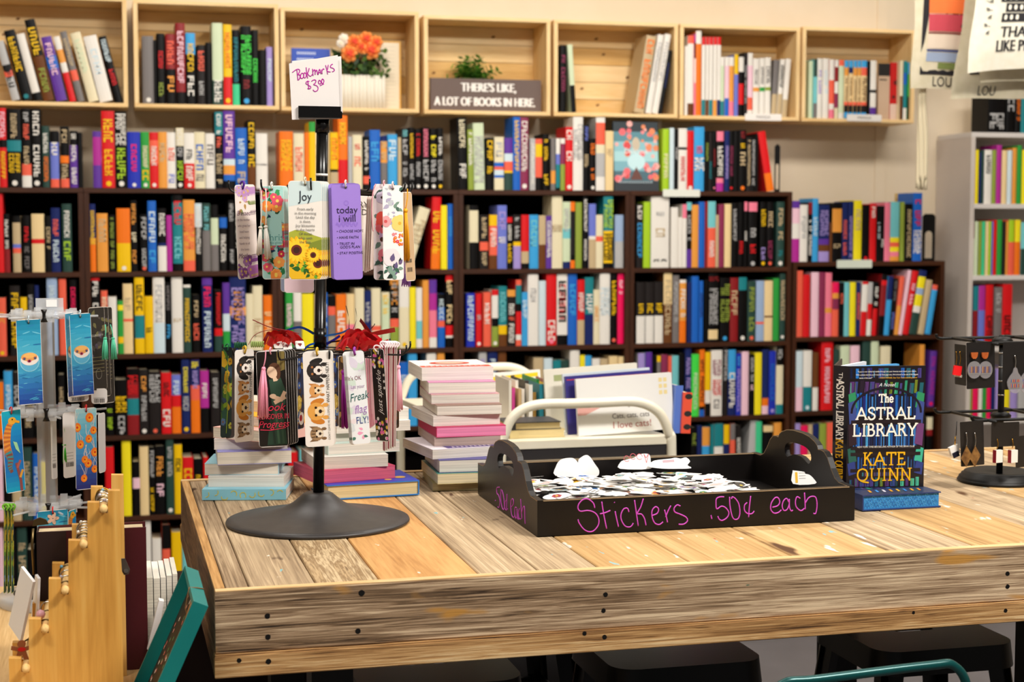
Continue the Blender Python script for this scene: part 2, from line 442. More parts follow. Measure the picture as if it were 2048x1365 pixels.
def book(x0, x1, z0, z1, yf, depth, base, title, parent_lab=None, lean=0.0, group=None, bulk=None, name='book', cat='book'):
    """one upright book, spine to the room; lean shifts its head sideways in metres"""
    bands = parse_base(base); w = x1 - x0; H = z1 - z0
    tc = min(0.0025, w * 0.12)
    t = None if bulk else thing(name, parent_lab, cat, ((x0 + x1) / 2, yf + depth / 2, z0), group)
    ang = math.atan2(lean, H)
    if lean:
        px = x1 if lean > 0 else x0      # tips about its lower corner
        Rm = Matrix.Translation((px, 0, z0)) @ Matrix.Rotation(ang, 4, 'Y') @ Matrix.Translation((-px, 0, -z0))
    else: Rm = Matrix.Identity(4)
    bul = min(0.004, w * 0.13); e = bul
    outer = [(x0, yf + depth), (x0, yf + e), (x0 + w * .22, yf + e * .25), (x0 + w * .5, yf), (x0 + w * .78, yf + e * .25), (x1, yf + e), (x1, yf + depth)]
    inner = [(x0 + tc, yf + depth), (x0 + tc, yf + e + tc), (x0 + w * .5, yf + e * .5 + tc), (x1 - tc, yf + e + tc), (x1 - tc, yf + depth)]
    b = bulk or MB(); b.M = Rm
    zs = [z1]
    for c, fr in bands: zs.append(zs[-1] - fr * H)
    main = max(bands, key=lambda q: q[1])[0]
    for k, (c, fr) in enumerate(bands):
        a_, b_ = zs[k + 1], zs[k]; n = len(outer)
        vs = [(p[0], p[1], a_) for p in outer] + [(p[0], p[1], b_) for p in outer]
        for j in range(n - 1):
            b.add(vs, [(j, j + 1, n + j + 1, n + j)], bm_(c if 1 <= j <= 4 or c == main else main), 1 <= j <= 4)
    n = len(inner); vs = [(p[0], p[1], z0) for p in inner] + [(p[0], p[1], z1) for p in inner]
    b.add(vs, [(j + 1, j, n + j, n + j + 1) for j in range(n - 1)], bm_(main))
    for z in (z0, z1):                    # rims of the two boards and the spine
        for (ax, bx) in ((x0, x0 + tc), (x1 - tc, x1)):
            b.add([(ax, yf + e, z), (bx, yf + e, z), (bx, yf + depth, z), (ax, yf + depth, z)], [(0, 1, 2, 3)], bm_(main))
        b.add([(p[0], p[1], z) for p in outer[1:6]] + [(x1 - tc, yf + e + tc, z), (x0 + tc, yf + e + tc, z)], [tuple(range(7))], bm_(main))
    if not bulk: b.build('cover', t)
    pg = bulk or MB(); pg.M = Rm; g = 0.003
    pg.box(x0 + tc, x1 - tc, yf + e + tc, yf + depth - 0.002, z0 + 0.001, z1 - g, M_page)
    if not bulk: pg.build('page_block', t)
    if title:
        for seg in title.split('/'):
            tb = bulk or MB(); tb.M = Rm
            c = seg[0]; yy = yf - 0.0006
            if seg.startswith('*'):
                zc = z0 + H * 0.055; rr = min(w * .3, H * .035)
                tb.add([(x0 + w / 2 + rr * math.cos(PI * q / 4), yy, zc + rr * math.sin(PI * q / 4)) for q in range(8)], [tuple(range(8))], lt_(seg[1]))
                if not bulk: tb.build('publisher_emblem', t)
                continue
            if len(seg) > 1:
                a_, b_ = [float(q) for q in seg[1:].split('-')]
            else: a_, b_ = 12, 60
            wide = 0.62 if w < 0.05 else 0.44
            wide *= R.uniform(.85, 1.2)
            za, zb = z1 - H * b_ / 100, z1 - H * a_ / 100
            rows = 2 if (w > 0.042 and R.random() < .5) else 1
            for q in range(rows):
                if q and not bulk and tb.f: tb.build('title_lettering', t); tb = MB(); tb.M = Rm
                cx = x0 + w / 2 + (0 if rows == 1 else (q - .5) * w * .42); hw = w * wide / 2 / (1 if rows == 1 else 1.25)
                glyphs(tb, cx - hw, cx + hw, za, zb, yy, lt_(c), R.uniform(.6, 1.0))
            if not bulk and tb.f: tb.build('title_lettering', t)
    return t
PEND = []
def row(data, zs, yplane, phrase, group, depth=0.15, jit=0.008, wt=1.0, zmax=9, xr=(-9, 9), name='book', cat='book'):
    """one shelf of books: 'x0:x1:ytop:base:title:lean' with x, y read on the spine plane"""
    toks = data.split(); recs = []
    for s in toks:
        q = s.split(':') + [''] * 3
        recs.append([float(q[0]), float(q[1]), float(q[2]), q[3], q[4], float(q[5] or 0)])
    n = len(recs); prev = xr[0]
    for k, (a, b_, yt, base, title, ln) in enumerate(recs):
        yf = yplane + R.uniform(0, jit)
        zt = at_y((a + b_) / 2 + ln, yt, yf).z
        zm = (zs + zt) / 2; pm = pix((at_y((a + b_) / 2, yt, yf).x, yf, zm))[1]
        pb = pix((at_y((a + b_) / 2, yt, yf).x, yf, zs))[1]
        x0 = at_y(a, pb, yf).x; x1 = at_y(b_, pb, yf).x
        xt = at_y((a + b_) / 2 + ln, yt, yf).x
        lean = (xt - (x0 + x1) / 2) if ln else 0.0
        zt = min(zt, zmax); x0 = max(x0, prev if not (ln or (k and recs[k - 1][5])) else xr[0]); x1 = min(x1, xr[1]); prev = x1
        H = (zt - zs); w = x1 - x0
        if lean:                           # true length and thickness of a tipped book
            an = math.atan2(lean, H); H = min(H / math.cos(an), (zmax - zs - w * abs(math.sin(an))) / math.cos(an)) * 0.99; w = w * math.cos(an); lean = math.tan(an) * H
            if lean > 0: x0 = x1 - w
            else: x1 = x0 + w
        col = parse_base(base); main = max(col, key=lambda q: q[1])[0]
        look = CNM[main]
        tt = [s for s in title.split('/') if s and s[0] != '*']
        if tt and CNM[tt[0][0]] != look: look += ' book with %s lettering' % CNM[tt[0][0]]
        elif len(col) > 1:
            c2 = [c for c, _ in col if c != main][0]; look += ' book with %s %s band' % ('an' if CNM[c2][0] in 'aeiou' else 'a', CNM[c2])
        else: look = ('thin ' if w < .018 else 'thick ' if w > .042 else '') + look + ' book'
        if k == n - 1: place = 'rightmost'
        else: place = ordn(k) + ' from left'
        dd = min(depth, max(0.09, H * 0.66))
        PEND.append((wt * w * H, (x0 + 0.0003, x1 - 0.0003, zs + 0.0005, zs + H, yf, dd, base, title, '%s, %s %s' % (look, place, phrase), lean, group), name, cat))
def finish_books(limit):
    """the books that show largest become things, the rest one object"""
    global PEND
    cut = sorted([p[0] for p in PEND if p[2] == 'book'], reverse=True)
    cut = cut[limit - 1] if len(cut) > limit else 0
    bulk = MB(); nb = 0
    for a, args, nm, ct in PEND:
        if nm == 'book' and a < cut: book(*args, bulk=bulk); nb += 1
        else: book(*args, name=nm, cat=ct)
    if nb:
        bulk.M = Matrix.Identity(4)
        tag(bulk.build('shelved_books', loc=(1.5, CASE_Y, 0.1)), 'the remaining thin or half hidden books among the dark bookcase shelves', 'books', kind='stuff')
SP = CASE_Y + 0.006
# ---- on top of the tall cases
row('''0:15:216:r40k10r50:l5-38/y55-90 16:44:218:k40t14k46:e6-38/y57-82/*w 45:64:217:k70a15w15:s5-18/a20-40/e42-72 65:84:218:k:w3-43/w46-88/*w
86:100:252:d:w12-45/o50-95 102:119:262:k20u65a15:w20-45 122:139:253:k48o12k25a15:e5-28/e62-88 141:157:262:k25v75:w5-15/w25-55/w65-95 157:166:265:k:''',
    LV[0], SP, 'on top of the leftmost bookcase', 'books on top of the dark bookcases', wt=1)
row('''187:204:263:v10m50v40: 205:231:222:r:y3-42/y50-85/*y 232:255:223:k:w3-45/G48-90/*w 256:282:264:N:P22-72/*w 283:300:264:g:c25-65/y68-88/*w 300:318:265:r14a42r44:w25-60/*w
318:335:264:O:e20-55 335:353:265:w:a20-60/u75-92 353:369:256:c30k70:w2-30/s33-48/G55-88/*w 369:390:266:w55r45:k30-50/w60-88/*w 390:411:264:c:b22-70/S75-88 412:431:267:w:S20-60
431:447:224:t30k70:w3-30/a33-48/e55-95 448:471:222:v62i8O12b8k10:l5-55 472:495:256:b:i18-60/e72-95 496:512:241:k65x35:y3-42/y50-70 513:536:267:w:S55-58''',
    LV[0], SP, 'on top of the second bookcase', 'books on top of the dark bookcases', wt=1)
row('''560:587:263:o:y15-70 588:609:267:c:a25-70 610:619:265:o: 619:632:244:g15y85: 632:654:266:c:S20-60 655:660:262:e: 661:677:265:y65k5e20y10:o10-50 677:696:231:o60r40:y10-40
697:705:273:s: 706:725:270:c:r17-28/a40-60 727:740:273:k75a15k10:w8-65 740:761:260:b:B20-55 762:775:272:n10O40S50:e10-45 776:795:269:B:i10-50 796:803:275:e:
804:817:257:K:T3-14/s18-45/s55-85/*w 818:830:255:k:y10-50/s55-85/*s 831:843:258:k:r8-50/s55-85/*w 845:859:255:k:p3-48/s52-88/*w 861:874:257:k:Y12-48/s52-88/*w 875:887:256:k:w15-45/s52-85/*y''',
    LV[0], SP, 'on top of the third bookcase', 'books on top of the dark bookcases', wt=1)
row('''917:936:234:k:c3-42/w64-85:-3 937:948:258:q:w5-60:-2 949:970:245:z:s20-90:-3 972:988:276:k:y5-45/y55-70 989:1008:274:c48b8a6i10b5c23:s10-40 1009:1026:276:v30i15a18y4d33:
1026:1041:234:b:y5-80 1041:1057:235:h:w5-75/*w 1060:1071:277:s:w10-90 1071:1085:278:a10y25a40k25: 1086:1098:268:k:y10-55/y72-92 1102:1111:277:S62O25S13: 1112:1120:277:w30u20t45k5:
1121:1130:277:w10h40q50: 1131:1146:254:r:w5-55/*w 1146:1166:234:w:s10-60 1167:1178:250:k:u3-30/e45-65 1179:1192:277:k:o10-32/o52-80/*w 1192:1210:235:w7a30c12s32w19: 1211:1227:262:f:e30-45''',
    LV[0], SP, 'on top of the fourth bookcase', 'books on top of the dark bookcases', wt=1)
row('''1325:1338:258:G:c40-80 1339:1348:256:i: 1349:1356:258:k:s30-50 1357:1374:257:w30k4w66:r45-85 1374:1387:262:r:*w 1388:1408:254:B:r30-42/w48-70 1410:1417:262:k:q20-50
1417:1424:264:K:t50-80 1425:1432:262:k:R30-60/*p 1433:1447:263:p16k62p8m14:w25-75 1449:1458:262:n:V25-80 1458:1467:262:k:h25-75/*r 1467:1477:261:k: 1478:1492:260:k:R3-14/y22-30/e36-60/*o
1493:1502:275:K:e5-90 1502:1511:275:k:s5-90 1511:1516:267:k: 1534:1549:263:r70o30::-18''',
    LV[0], SP, 'on top of the fifth bookcase', 'books on top of the dark bookcases', wt=1)
row('''1583:1599:402:v12l25w25m38: 1599:1615:410:w:s20-60 1616:1624:405:R20k80:w30-90 1624:1636:397:B:i30-60 1637:1658:410:n60v10x12V18:V10-55 1659:1664:445:x: 1664:1683:406:k10O40k50:e70-78
1684:1695:405:n:a30-90 1696:1706:403:n:V25-95 1707:1723:401:Y:e15-50 1724:1738:410:k:*r 1739:1752:408:r:w5-25 1753:1761:412:k:i30-60 1761:1768:412:k:w60-75 1768:1780:405:p:
1780:1798:404:T60Y8a8Y8p8O8: 1800:1808:404:q: 1810:1824:408:k:e10-95 1825:1843:386:b:r10-50/w55-90''',
    LVF[0], SP, 'on top of the short bookcase', 'books on top of the dark bookcases', wt=1)
# ---- first shelf down
G1 = 'books on the upper shelves of the dark bookcases'
row('''-6:9:387:r: 9:21:428:k60R40:w10-60 27:43:432:k12e38u7a9e34: 47:62:431:k:r20-48/S55-95 65:90:428:f43r8f49: 92:104:432:k:e20-60 104:122:416:n:a18-45/i50-85 126:145:408:d:w10-50/G55-85''',
    LV[1], SP, 'on the leftmost bookcase\'s upper shelf', G1, wt=1, zmax=LV[0] - 0.0225, xr=(CX0 + CW * -1 + 0.0215, CX0 + CW * 0 - 0.0215))
row('''177:193:408:n50O10o40:y10-60 195:217:427:O:e10-50 219:232:430:k:q5-95 235:262:417:o55y45:*w 262:276:401:k:O5-35/c45-60/O70-90 281:297:429:k:s5-45/s60-95/*a 297:314:402:b:i15-60/B70-90
317:334:417:k55n5w40:w8-45 334:345:431:m: 347:367:390:k10t80k10:r8-40/T55-85 368:391:400:O85a15:a20-70 391:405:407:i35k65:w5-75 406:422:407:d40S60:T5-40 423:438:410:k20z40S40:
440:455:430:k5b18k77:w35-85 458:470:401:k:s5-30/s70-90 471:486:408:k:w20-70''',
    LV[1], SP, 'on the second bookcase\'s upper shelf', G1, wt=1, zmax=LV[0] - 0.0225, xr=(CX0 + CW * 0 + 0.0215, CX0 + CW * 1 - 0.0215))
row('''800:823:418:c:e20-60:38 862:880:393:r70o30:y20-80:3 882:895:411:Y:: 896:910:408:b:B20-50''', LV[1], SP, 'on the third bookcase\'s upper shelf', G1, wt=1, zmax=LV[0] - 0.0225, xr=(CX0 + CW * 1 + 0.0215, CX0 + CW * 2 - 0.0215))
row('''939:957:411:k8c50k42: 960:977:430:K50a16K34:e5-45/e70-95 979:995:430:y20a55x25:w25-60 995:1014:411:u:V10-40/w50-60 1014:1025:435:r10k90:w15-45/y52-90 1027:1042:430:K50y8V42:s5-45
1043:1058:430:r68e22k10: 1059:1077:430:B:T10-60 1078:1092:431:e55x45: 1092:1104:432:v:w10-80 1104:1125:389:c:e40-50 1125:1141:404:z40T15z35n10:s10-45 1141:1150:404:o14K66k8o12: 1151:1164:405:q:
1166:1176:392:k:w5-50/w60-90 1178:1192:408:u50w5e45: 1192:1206:430:c40a10c50: 1207:1226:393:t48y45k7:G5-45/k52-90 1230:1247:430:j50s50:''',
    LV[1], SP, 'on the fourth bookcase\'s upper shelf', G1, wt=1, zmax=LV[0] - 0.0225, xr=(CX0 + CW * 2 + 0.0215, CX0 + CW * 3 - 0.0215))
row('''1273:1285:408:K:w3-25/B30-85 1287:1301:404:G: 1302:1338:391:w:s22-28/e45-58/k88-92 1342:1356:415:w: 1356:1364:435:w: 1364:1373:409:p22w78: 1373:1383:405:T12k60v28:s20-60 1383:1397:410:O: 1397:1409:404:b:
1409:1415:404:R: 1415:1431:403:T40a60:w55-90 1431:1437:430:e: 1437:1448:409:h: 1449:1462:408:f: 1463:1475:406:k:s10-60 1476:1487:405:k:r60-80 1488:1494:404:p14k86:w45-60 1497:1514:405:p14k86:s40-55/r65-80/*s
1520:1532:404:k:y12-38/V70-90/*y 1534:1546:404:k:e15-40/h60-90/*a 1553:1568:404:d:e10-60/t75-85/*w''',
    LV[1], SP, 'on the fifth bookcase\'s upper shelf', G1, wt=1, zmax=LV[0] - 0.0225, xr=(CX0 + CW * 3 + 0.0215, CX0 + CW * 4 - 0.0215))
# ---- second shelf down
G2 = 'books on the second shelves of the dark bookcases'
row('''-4:14:596:a:O25-45/*y 22:42:572:K:y10-90 43:56:595:y: 57:71:569:k:s15-90 72:80:571:n: 96:117:556:j:i10-40 120:135:558:a: 141:156:560:k:P10-80''', LV[2], SP, 'on the leftmost bookcase\'s second shelf', G2, wt=0.95, zmax=LV[1] - 0.0225, xr=(CX0 + CW * -1 + 0.0215, CX0 + CW * 0 - 0.0215))
row('''181:202:555:r4k40k56:w5-40/w47-55 204:217:582:a50c50:c10-40 218:235:594:w: 237:248:602:g8Y10g50y12g20: 248:267:568:f50a4f46:e20-40 271:290:555:y50t30y20:k10-45 291:308:593:y:k55-65 308:331:555:w60i40:s10-60
332:344:565:k:S5-40/B60-80 345:367:550:w:e55-60 368:383:570:w4d96:y20-85 386:401:590:k:e10-40/a50-80 406:426:556:v10n90:P12-40/i45-95 430:446:580:k62r12d26:r5-58 447:461:566:v45i25g30:
461:493:550:n40O12n48:O20-60/V15-90 493:507:588:c: 507:526:572:c:e50-80 528:549:591:o:f30-70''', LV[2], SP, 'on the second bookcase\'s second shelf', G2, wt=0.95, zmax=LV[1] - 0.0225, xr=(CX0 + CW * 0 + 0.0215, CX0 + CW * 1 - 0.0215))
row('''572:587:585:g:l20-60 588:604:585:w50S50: 605:628:588:Y: 630:641:590:e: 642:656:586:b:i20-60 657:672:592:k20a16S40e24: 673:693:589:o:w30-70 694:710:588:f55p15f30: 711:729:577:c: 730:743:582:n80b20:s20-55
744:762:577:c62a8c30: 764:780:585:c10z90:y5-40 781:798:556:O10k48a12q30:O5-40/s5-50 799:819:560:w40c60:*y 820:832:575:Y: 833:845:576:w55T30w15: 846:858:561:O: 859:874:560:v20m25p40w15:
876:890:588:k25b25a12b38:i10-50 892:911:545:r10k60r14w3k13:f8-68''', LV[2], SP, 'on the third bookcase\'s second shelf', G2, wt=0.95, zmax=LV[1] - 0.0225, xr=(CX0 + CW * 1 + 0.0215, CX0 + CW * 2 - 0.0215))
row('''933:950:587:N:i5-90 952:964:588:r:s40-50/*w 967:982:585:a:w20-60 984:997:580:r10w40k15q35:*w 997:1014:573:t65y15x20:T10-60 1015:1031:580:O12K88:w25-45/a48-55/w60-95 1032:1043:560:a8t28k12r35w8a9:
1044:1056:585:B:i15-50 1056:1077:543:w:s20-40 1078:1092:562:i: 1093:1113:542:r:w65-95/*p 1114:1135:542:w86k14:k10-70/r15-65 1136:1154:543:b:B15-60 1155:1169:560:r62e38:w20-50 1170:1187:555:t55n45:w25-55
1187:1199:580:c:O30-60 1199:1220:542:w:i20-60 1221:1234:548:k:y10-60/*a 1235:1256:540:P:l10-30''', LV[2], SP, 'on the fourth bookcase\'s second shelf', G2, wt=0.95, zmax=LV[1] - 0.0225, xr=(CX0 + CW * 2 + 0.0215, CX0 + CW * 3 - 0.0215))
row('''1273:1290:565:K55w45:y35-52 1291:1308:565:K55w45:y35-52 1309:1326:564:K55w45:y35-52 1327:1344:543:f45x55:e10-90 1345:1358:551:S:s10-70 1359:1372:560:w5O60o35:w15-60 1375:1383:565:n: 1383:1397:553:b:
1398:1406:562:b:n20-60 1409:1416:560:k: 1417:1436:547:k82f14k4:R5-12/s22-75 1440:1459:556:k:q10-70/*B 1460:1476:556:R:e20-60 1477:1493:555:t20k80:*w 1495:1511:563:d:q10-85/*a 1512:1528:562:j68a4j28:
1528:1545:562:f58x3f39: 1546:1558:557:g: 1559:1570:548:d:e10-70/*w''', LV[2], SP, 'on the fifth bookcase\'s second shelf', G2, wt=0.95, zmax=LV[1] - 0.0225, xr=(CX0 + CW * 3 + 0.0215, CX0 + CW * 4 - 0.0215))
row('''1588:1605:542:a: 1606:1619:550:r: 1622:1637:545:l: 1637:1650:545:h: 1650:1663:546:p55O8p37: 1664:1677:565:P20O10h20a50: 1678:1687:566:k:a20-40 1688:1698:565:T: 1699:1711:565:Y:
1712:1720:565:n:a20-70 1720:1732:563:r5w50r45::6 1733:1742:564:s40r30w30::5 1743:1752:563:k50r50:w10-45:7 1756:1767:548:k10r8R50k32::9 1768:1778:552:n40B60::10 1779:1787:556:k:S5-40/u60-90:10
1788:1797:552:a50O50::13 1797:1804:540:l::20 1805:1817:542:r:l20-60:21 1818:1833:541:n10Y18j10Y18w10d34::22 1836:1848:560:e::18 1850:1861:570:a10B90::16''', LVF[1], SP, 'on the short bookcase\'s first shelf', G2, wt=0.95, zmax=LVF[0] - 0.0225, xr=(CX0 + CW * 4 + 0.0275, CX0 + CW * 4 + 0.744))
# ---- third shelf down
G3 = 'books on the third shelves of the dark bookcases'
row('''-5:9:765:o: 10:27:743:B:i20-80 28:44:745:K:s20-60 46:68:742:k:e60-85 70:84:745:k:x60-85 118:131:750:k:e20-60''', LV[3], SP, 'on the leftmost bookcase\'s third shelf', G3, wt=0.62, zmax=LV[2] - 0.0225, xr=(CX0 + CW * -1 + 0.0215, CX0 + CW * 0 - 0.0215))
row('''212:229:765:k:G50-90 232:255:760:k:y30-60/s65-95/*s 256:279:738:k20R25t25R30:r10-40 280:298:740:K:O10-35/s40-80/*w 300:322:744:K:s5-50/*a 324:344:746:r:k10-40/w60-90 345:363:750:u35r20o45:i10-35
365:381:720:n:Y10-45/s50-70/*y 383:401:720:n35a20o45:Y3-12/V15-40 402:419:742:m60k40:w20-45 423:441:745:K:s10-60''', LV[3], SP, 'on the second bookcase\'s third shelf', G3, wt=0.62, zmax=LV[2] - 0.0225, xr=(CX0 + CW * 0 + 0.0215, CX0 + CW * 1 - 0.0215))
row('''800:816:725:b:i20-50 817:835:701:B: 854:873:700:w: 875:890:702:O:''', LV[3], SP, 'on the third bookcase\'s third shelf', G3, wt=0.62, zmax=LV[2] - 0.0225, xr=(CX0 + CW * 1 + 0.0215, CX0 + CW * 2 - 0.0215))
row('''958:974:704:s:V10-40 976:995:702:n:i10-40 997:1013:705:x: 1067:1087:716:e: 1088:1105:717:i: 1107:1122:721:t: 1122:1138:721:d: 1140:1159:693:w: 1160:1170:711:Y: 1170:1183:712:B: 1184:1200:718:w: 1201:1216:718:e: 1218:1235:713:f: 1236:1250:714:f:''',
    LV[3], SP, 'on the fourth bookcase\'s third shelf', G3, wt=0.62, zmax=LV[2] - 0.0225, xr=(CX0 + CW * 2 + 0.0215, CX0 + CW * 3 - 0.0215))
row('''1276:1290:707:V30w70: 1291:1304:705:v40t60: 1305:1313:711:k: 1313:1321:712:y10S90: 1322:1335:710:h45u25S30: 1336:1343:713:a: 1343:1357:712:T85O15: 1358:1369:707:k: 1370:1382:693:n:V15-60/V70-85
1383:1398:709:L:z30-90 1399:1409:700:o85k5b10:k15-80 1410:1421:705:y60w20k20: 1422:1444:701:w:h15-40/r45-70/S75-90 1446:1455:688:K:s5-50 1456:1471:700:B45n55:w35-90 1472:1482:708:N:B5-20/V25-95 1483:1497:704:l:
1498:1509:710:k:s5-45/l50-60 1509:1523:706:Y: 1524:1537:700:n75o12l13: 1538:1551:703:N:b20-80/*V 1552:1566:693:k28c58t14:s5-20''', LV[3], SP, 'on the fifth bookcase\'s third shelf', G3, wt=0.62, zmax=LV[2] - 0.0225, xr=(CX0 + CW * 3 + 0.0215, CX0 + CW * 4 - 0.0215))
row('''1588:1605:703:i60l40: 1606:1623:702:w60t40:*i 1625:1636:706:x60w40: 1642:1665:683:r:l10-90 1667:1677:700:d: 1680:1698:692:z60a40: 1700:1718:692:l: 1724:1740:683:d: 1741:1756:683:z: 1760:1780:693:c: 1838:1848:690:O: 1855:1868:702:v:m10-80/*P:7''',
    LVF[2], SP, 'on the short bookcase\'s second shelf', G3, wt=0.55, zmax=LVF[1] - 0.0225, xr=(CX0 + CW * 4 + 0.0275, CX0 + CW * 4 + 0.744))
# ---- lower shelves
G4 = 'books on the lower shelves of the dark bookcases'
row('''-5:8:900:l: 11:24:930:k: 26:44:950:e: 46:66:895:d:e20-90 68:83:908:b:i20-80 84:97:925:Y:''', LV[4], SP, 'on the leftmost bookcase\'s fourth shelf', G4, wt=0.4, zmax=LV[3] - 0.0225, xr=(CX0 + CW * -1 + 0.0215, CX0 + CW * 0 - 0.0215))
row('''212:230:895:r: 246:264:878:Y: 267:281:924:k30l20k50: 281:299:894:f: 300:311:895:k:s5-45/y60-95 312:331:893:k:O15-45/l55-75 334:349:878:d:s10-50/*w 350:366:890:y:k20-40 367:388:915:r:y20-70 389:406:918:k:y30-80 408:418:915:r:''',
    LV[4], SP, 'on the second bookcase\'s fourth shelf', G4, wt=0.4, zmax=LV[3] - 0.0225, xr=(CX0 + CW * 0 + 0.0215, CX0 + CW * 1 - 0.0215))
row('''578:596:905:r: 600:612:900:T: 613:624:900:k:''', LV[4], SP, 'on the third bookcase\'s fourth shelf', G4, wt=0.4, zmax=LV[3] - 0.0225, xr=(CX0 + CW * 1 + 0.0215, CX0 + CW * 2 - 0.0215))
row('''1382:1393:855:k:q10-30 1394:1403:852:n: 1404:1419:855:O30B70: 1421:1427:850:t: 1428:1446:848:t35w65: 1447:1458:850:y30n70: 1460:1470:848:S25a75: 1472:1481:851:K:w20-60 1490:1508:838:s::12 1511:1523:844:M: 1526:1545:852:f10k90: 1547:1562:846:O:''',
    LV[4], SP, 'on the fifth bookcase\'s fourth shelf', G4, wt=0.4, zmax=LV[3] - 0.0225, xr=(CX0 + CW * 3 + 0.0215, CX0 + CW * 4 - 0.0215))
row('''1588:1600:848:V: 1601:1615:852:P: 1616:1624:850:e: 1625:1637:849:n: 1638:1652:848:q: 1653:1672:846:a: 1852:1864:835:c20R10k70:''', LVF[3], SP, 'on the short bookcase\'s third shelf', G4, wt=0.4, zmax=LVF[2] - 0.0225, xr=(CX0 + CW * 4 + 0.0275, CX0 + CW * 4 + 0.744))
row('''-2:9:1050:l: 20:36:1060:k: 37:56:1057:d:e20-60 57:70:1100:k:''', LV[5], SP, 'on the leftmost bookcase\'s fifth shelf', G4, wt=0.3, zmax=LV[4] - 0.0225, xr=(CX0 + CW * -1 + 0.0215, CX0 + CW * 0 - 0.0215))
row('''291:304:1040:w: 306:324:1078:w:u50-80 326:342:1050:k35a65: 345:365:1065:y: 366:376:1090:T:''', LV[5], SP, 'on the second bookcase\'s fifth shelf', G4, wt=0.3, zmax=LV[4] - 0.0225, xr=(CX0 + CW * 0 + 0.0215, CX0 + CW * 1 - 0.0215))
# ---- crates
G5 = 'books in the pine crates'
CP = CR_Y + 0.012
row('''24:41:83:s40k10a10s40:k40-80:-34 44:66:61:k:y10-60/*t:-37 68:85:68:w88k12::-36 88:109:39:k45x55:y10-45/q60-90:-40 113:135:74:v30b20v50:l10-70:-32 140:153:73:w20O20w15r45::-34 156:170:63:S55a15S30:e10-50:-37 178:199:66:c:z10-60:-38 200:227:73:w:i20-60:-34 231:248:73:k:i5-40/r50-75:-35''',
    CRZ[0][0] + .017, CP, 'in the first pine crate', G5, zmax=CRZ[0][1] - 0.018, xr=(CRX[0][0] + 0.0175, CRX[0][1] - 0.0175))
row('''286:309:72:S:*w 309:314:80:k: 315:331:67:k:r25-50/q70-90 333:352:68:R50k50:a10-45/O60-85 353:372:46:R85k15:l10-75 373:392:66:B30k70:y15-55/w60-90 395:412:90:K:a10-45/s55-85 413:424:85:k: 426:447:46:z70d30:w70-98 448:465:49:y65r35:o10-55/*y
466:480:60:k72M28:t10-70 483:504:52:k:L12-62/R68-80/*B 505:518:60:k:L38-70 519:533:100:k: 534:546:94:V:i20-60''', CRZ[1][0] + .017, CP, 'in the second pine crate', G5, zmax=CRZ[1][1] - 0.018, xr=(CRX[1][0] + 0.0175, CRX[1][1] - 0.0175))
row('''1121:1132:90:k:h15-70 1143:1153:88:z60k40::-8 1268:1288:72:e:o5-95:26 1291:1303:69:w:s10-60:26 1304:1316:68:w:s10-60:27 1318:1325:100:k:n20-60:20''', CRZ[4][0] + .017, CP, 'in the fifth pine crate', G5, zmax=CRZ[4][1] - 0.018, xr=(CRX[4][0] + 0.0175, CRX[4][1] - 0.0175))
row('''1369:1375:92:w: 1375:1387:71:a10w75x15: 1387:1391:68:m10k20w30p40: 1391:1402:62:w15o85: 1403:1410:74:r10w70t20: 1411:1417:74:r10w70x20: 1418:1425:74:r10w70t20: 1426:1433:74:r10w70O20: 1434:1441:74:r10w70n20: 1441:1448:114:w15z60t25:
1449:1458:114:w15l55b30: 1458:1467:114:w15O60p25: 1468:1476:109:y32u68: 1477:1487:114:w25k20r35k20: 1488:1494:105:K:s20-80 1495:1505:106:w20l50a20w10: 1506:1518:117:w50O7w43:S15-45 1519:1529:116:w50g7w43:S15-45 1530:1541:115:w50q6w44:S15-45
1542:1552:119:S60e40::7 1553:1562:118:w60e40:k10-50:9 1563:1573:117:w70e30::10''', CRZ[5][0] + .017, CP, 'in the sixth pine crate', G5, 0.12, zmax=CRZ[5][1] - 0.018, xr=(CRX[5][0] + 0.0175, CRX[5][1] - 0.0175), name='manga_volume', cat='manga')
row('''1617:1625:122:z: 1626:1634:118:d30T45S25: 1634:1644:117:w:V20-60 1645:1657:117:w:i20-60 1658:1668:119:w35a40w10p15: 1668:1676:120:w12R25w20h25c18: 1677:1687:120:a10z80w10: 1688:1696:121:B12O14f45a6K12B11:x30-70 1697:1705:121:B12n10f49a6K12B11:x30-70
1706:1713:121:B12O14f45a6K12B11:x30-70 1714:1721:121:B12O14f45a6K12B11:x30-70 1722:1733:121:B12a14f45a6K12B11:x30-70 1734:1739:122:k: 1740:1752:121:w50k5w25v20:''', CRZ[6][0] + .017, CP, 'in the seventh pine crate', G5, 0.12, zmax=CRZ[6][1] - 0.018, xr=(CRX[6][0] + 0.0175, CRX[6][1] - 0.0175), name='manga_volume', cat='manga')
row('''1799:1805:121:c60x40: 1806:1813:122:t20b20t40w20: 1814:1822:125:B20g40k40:''', CRZ[6][0] + .017, CP, "in the seventh crate's right end", G5, 0.12, zmax=CRZ[6][1] - 0.018, xr=(CRX[6][0] + 0.0175, CRX[6][1] - 0.0175), name='manga_volume', cat='manga')
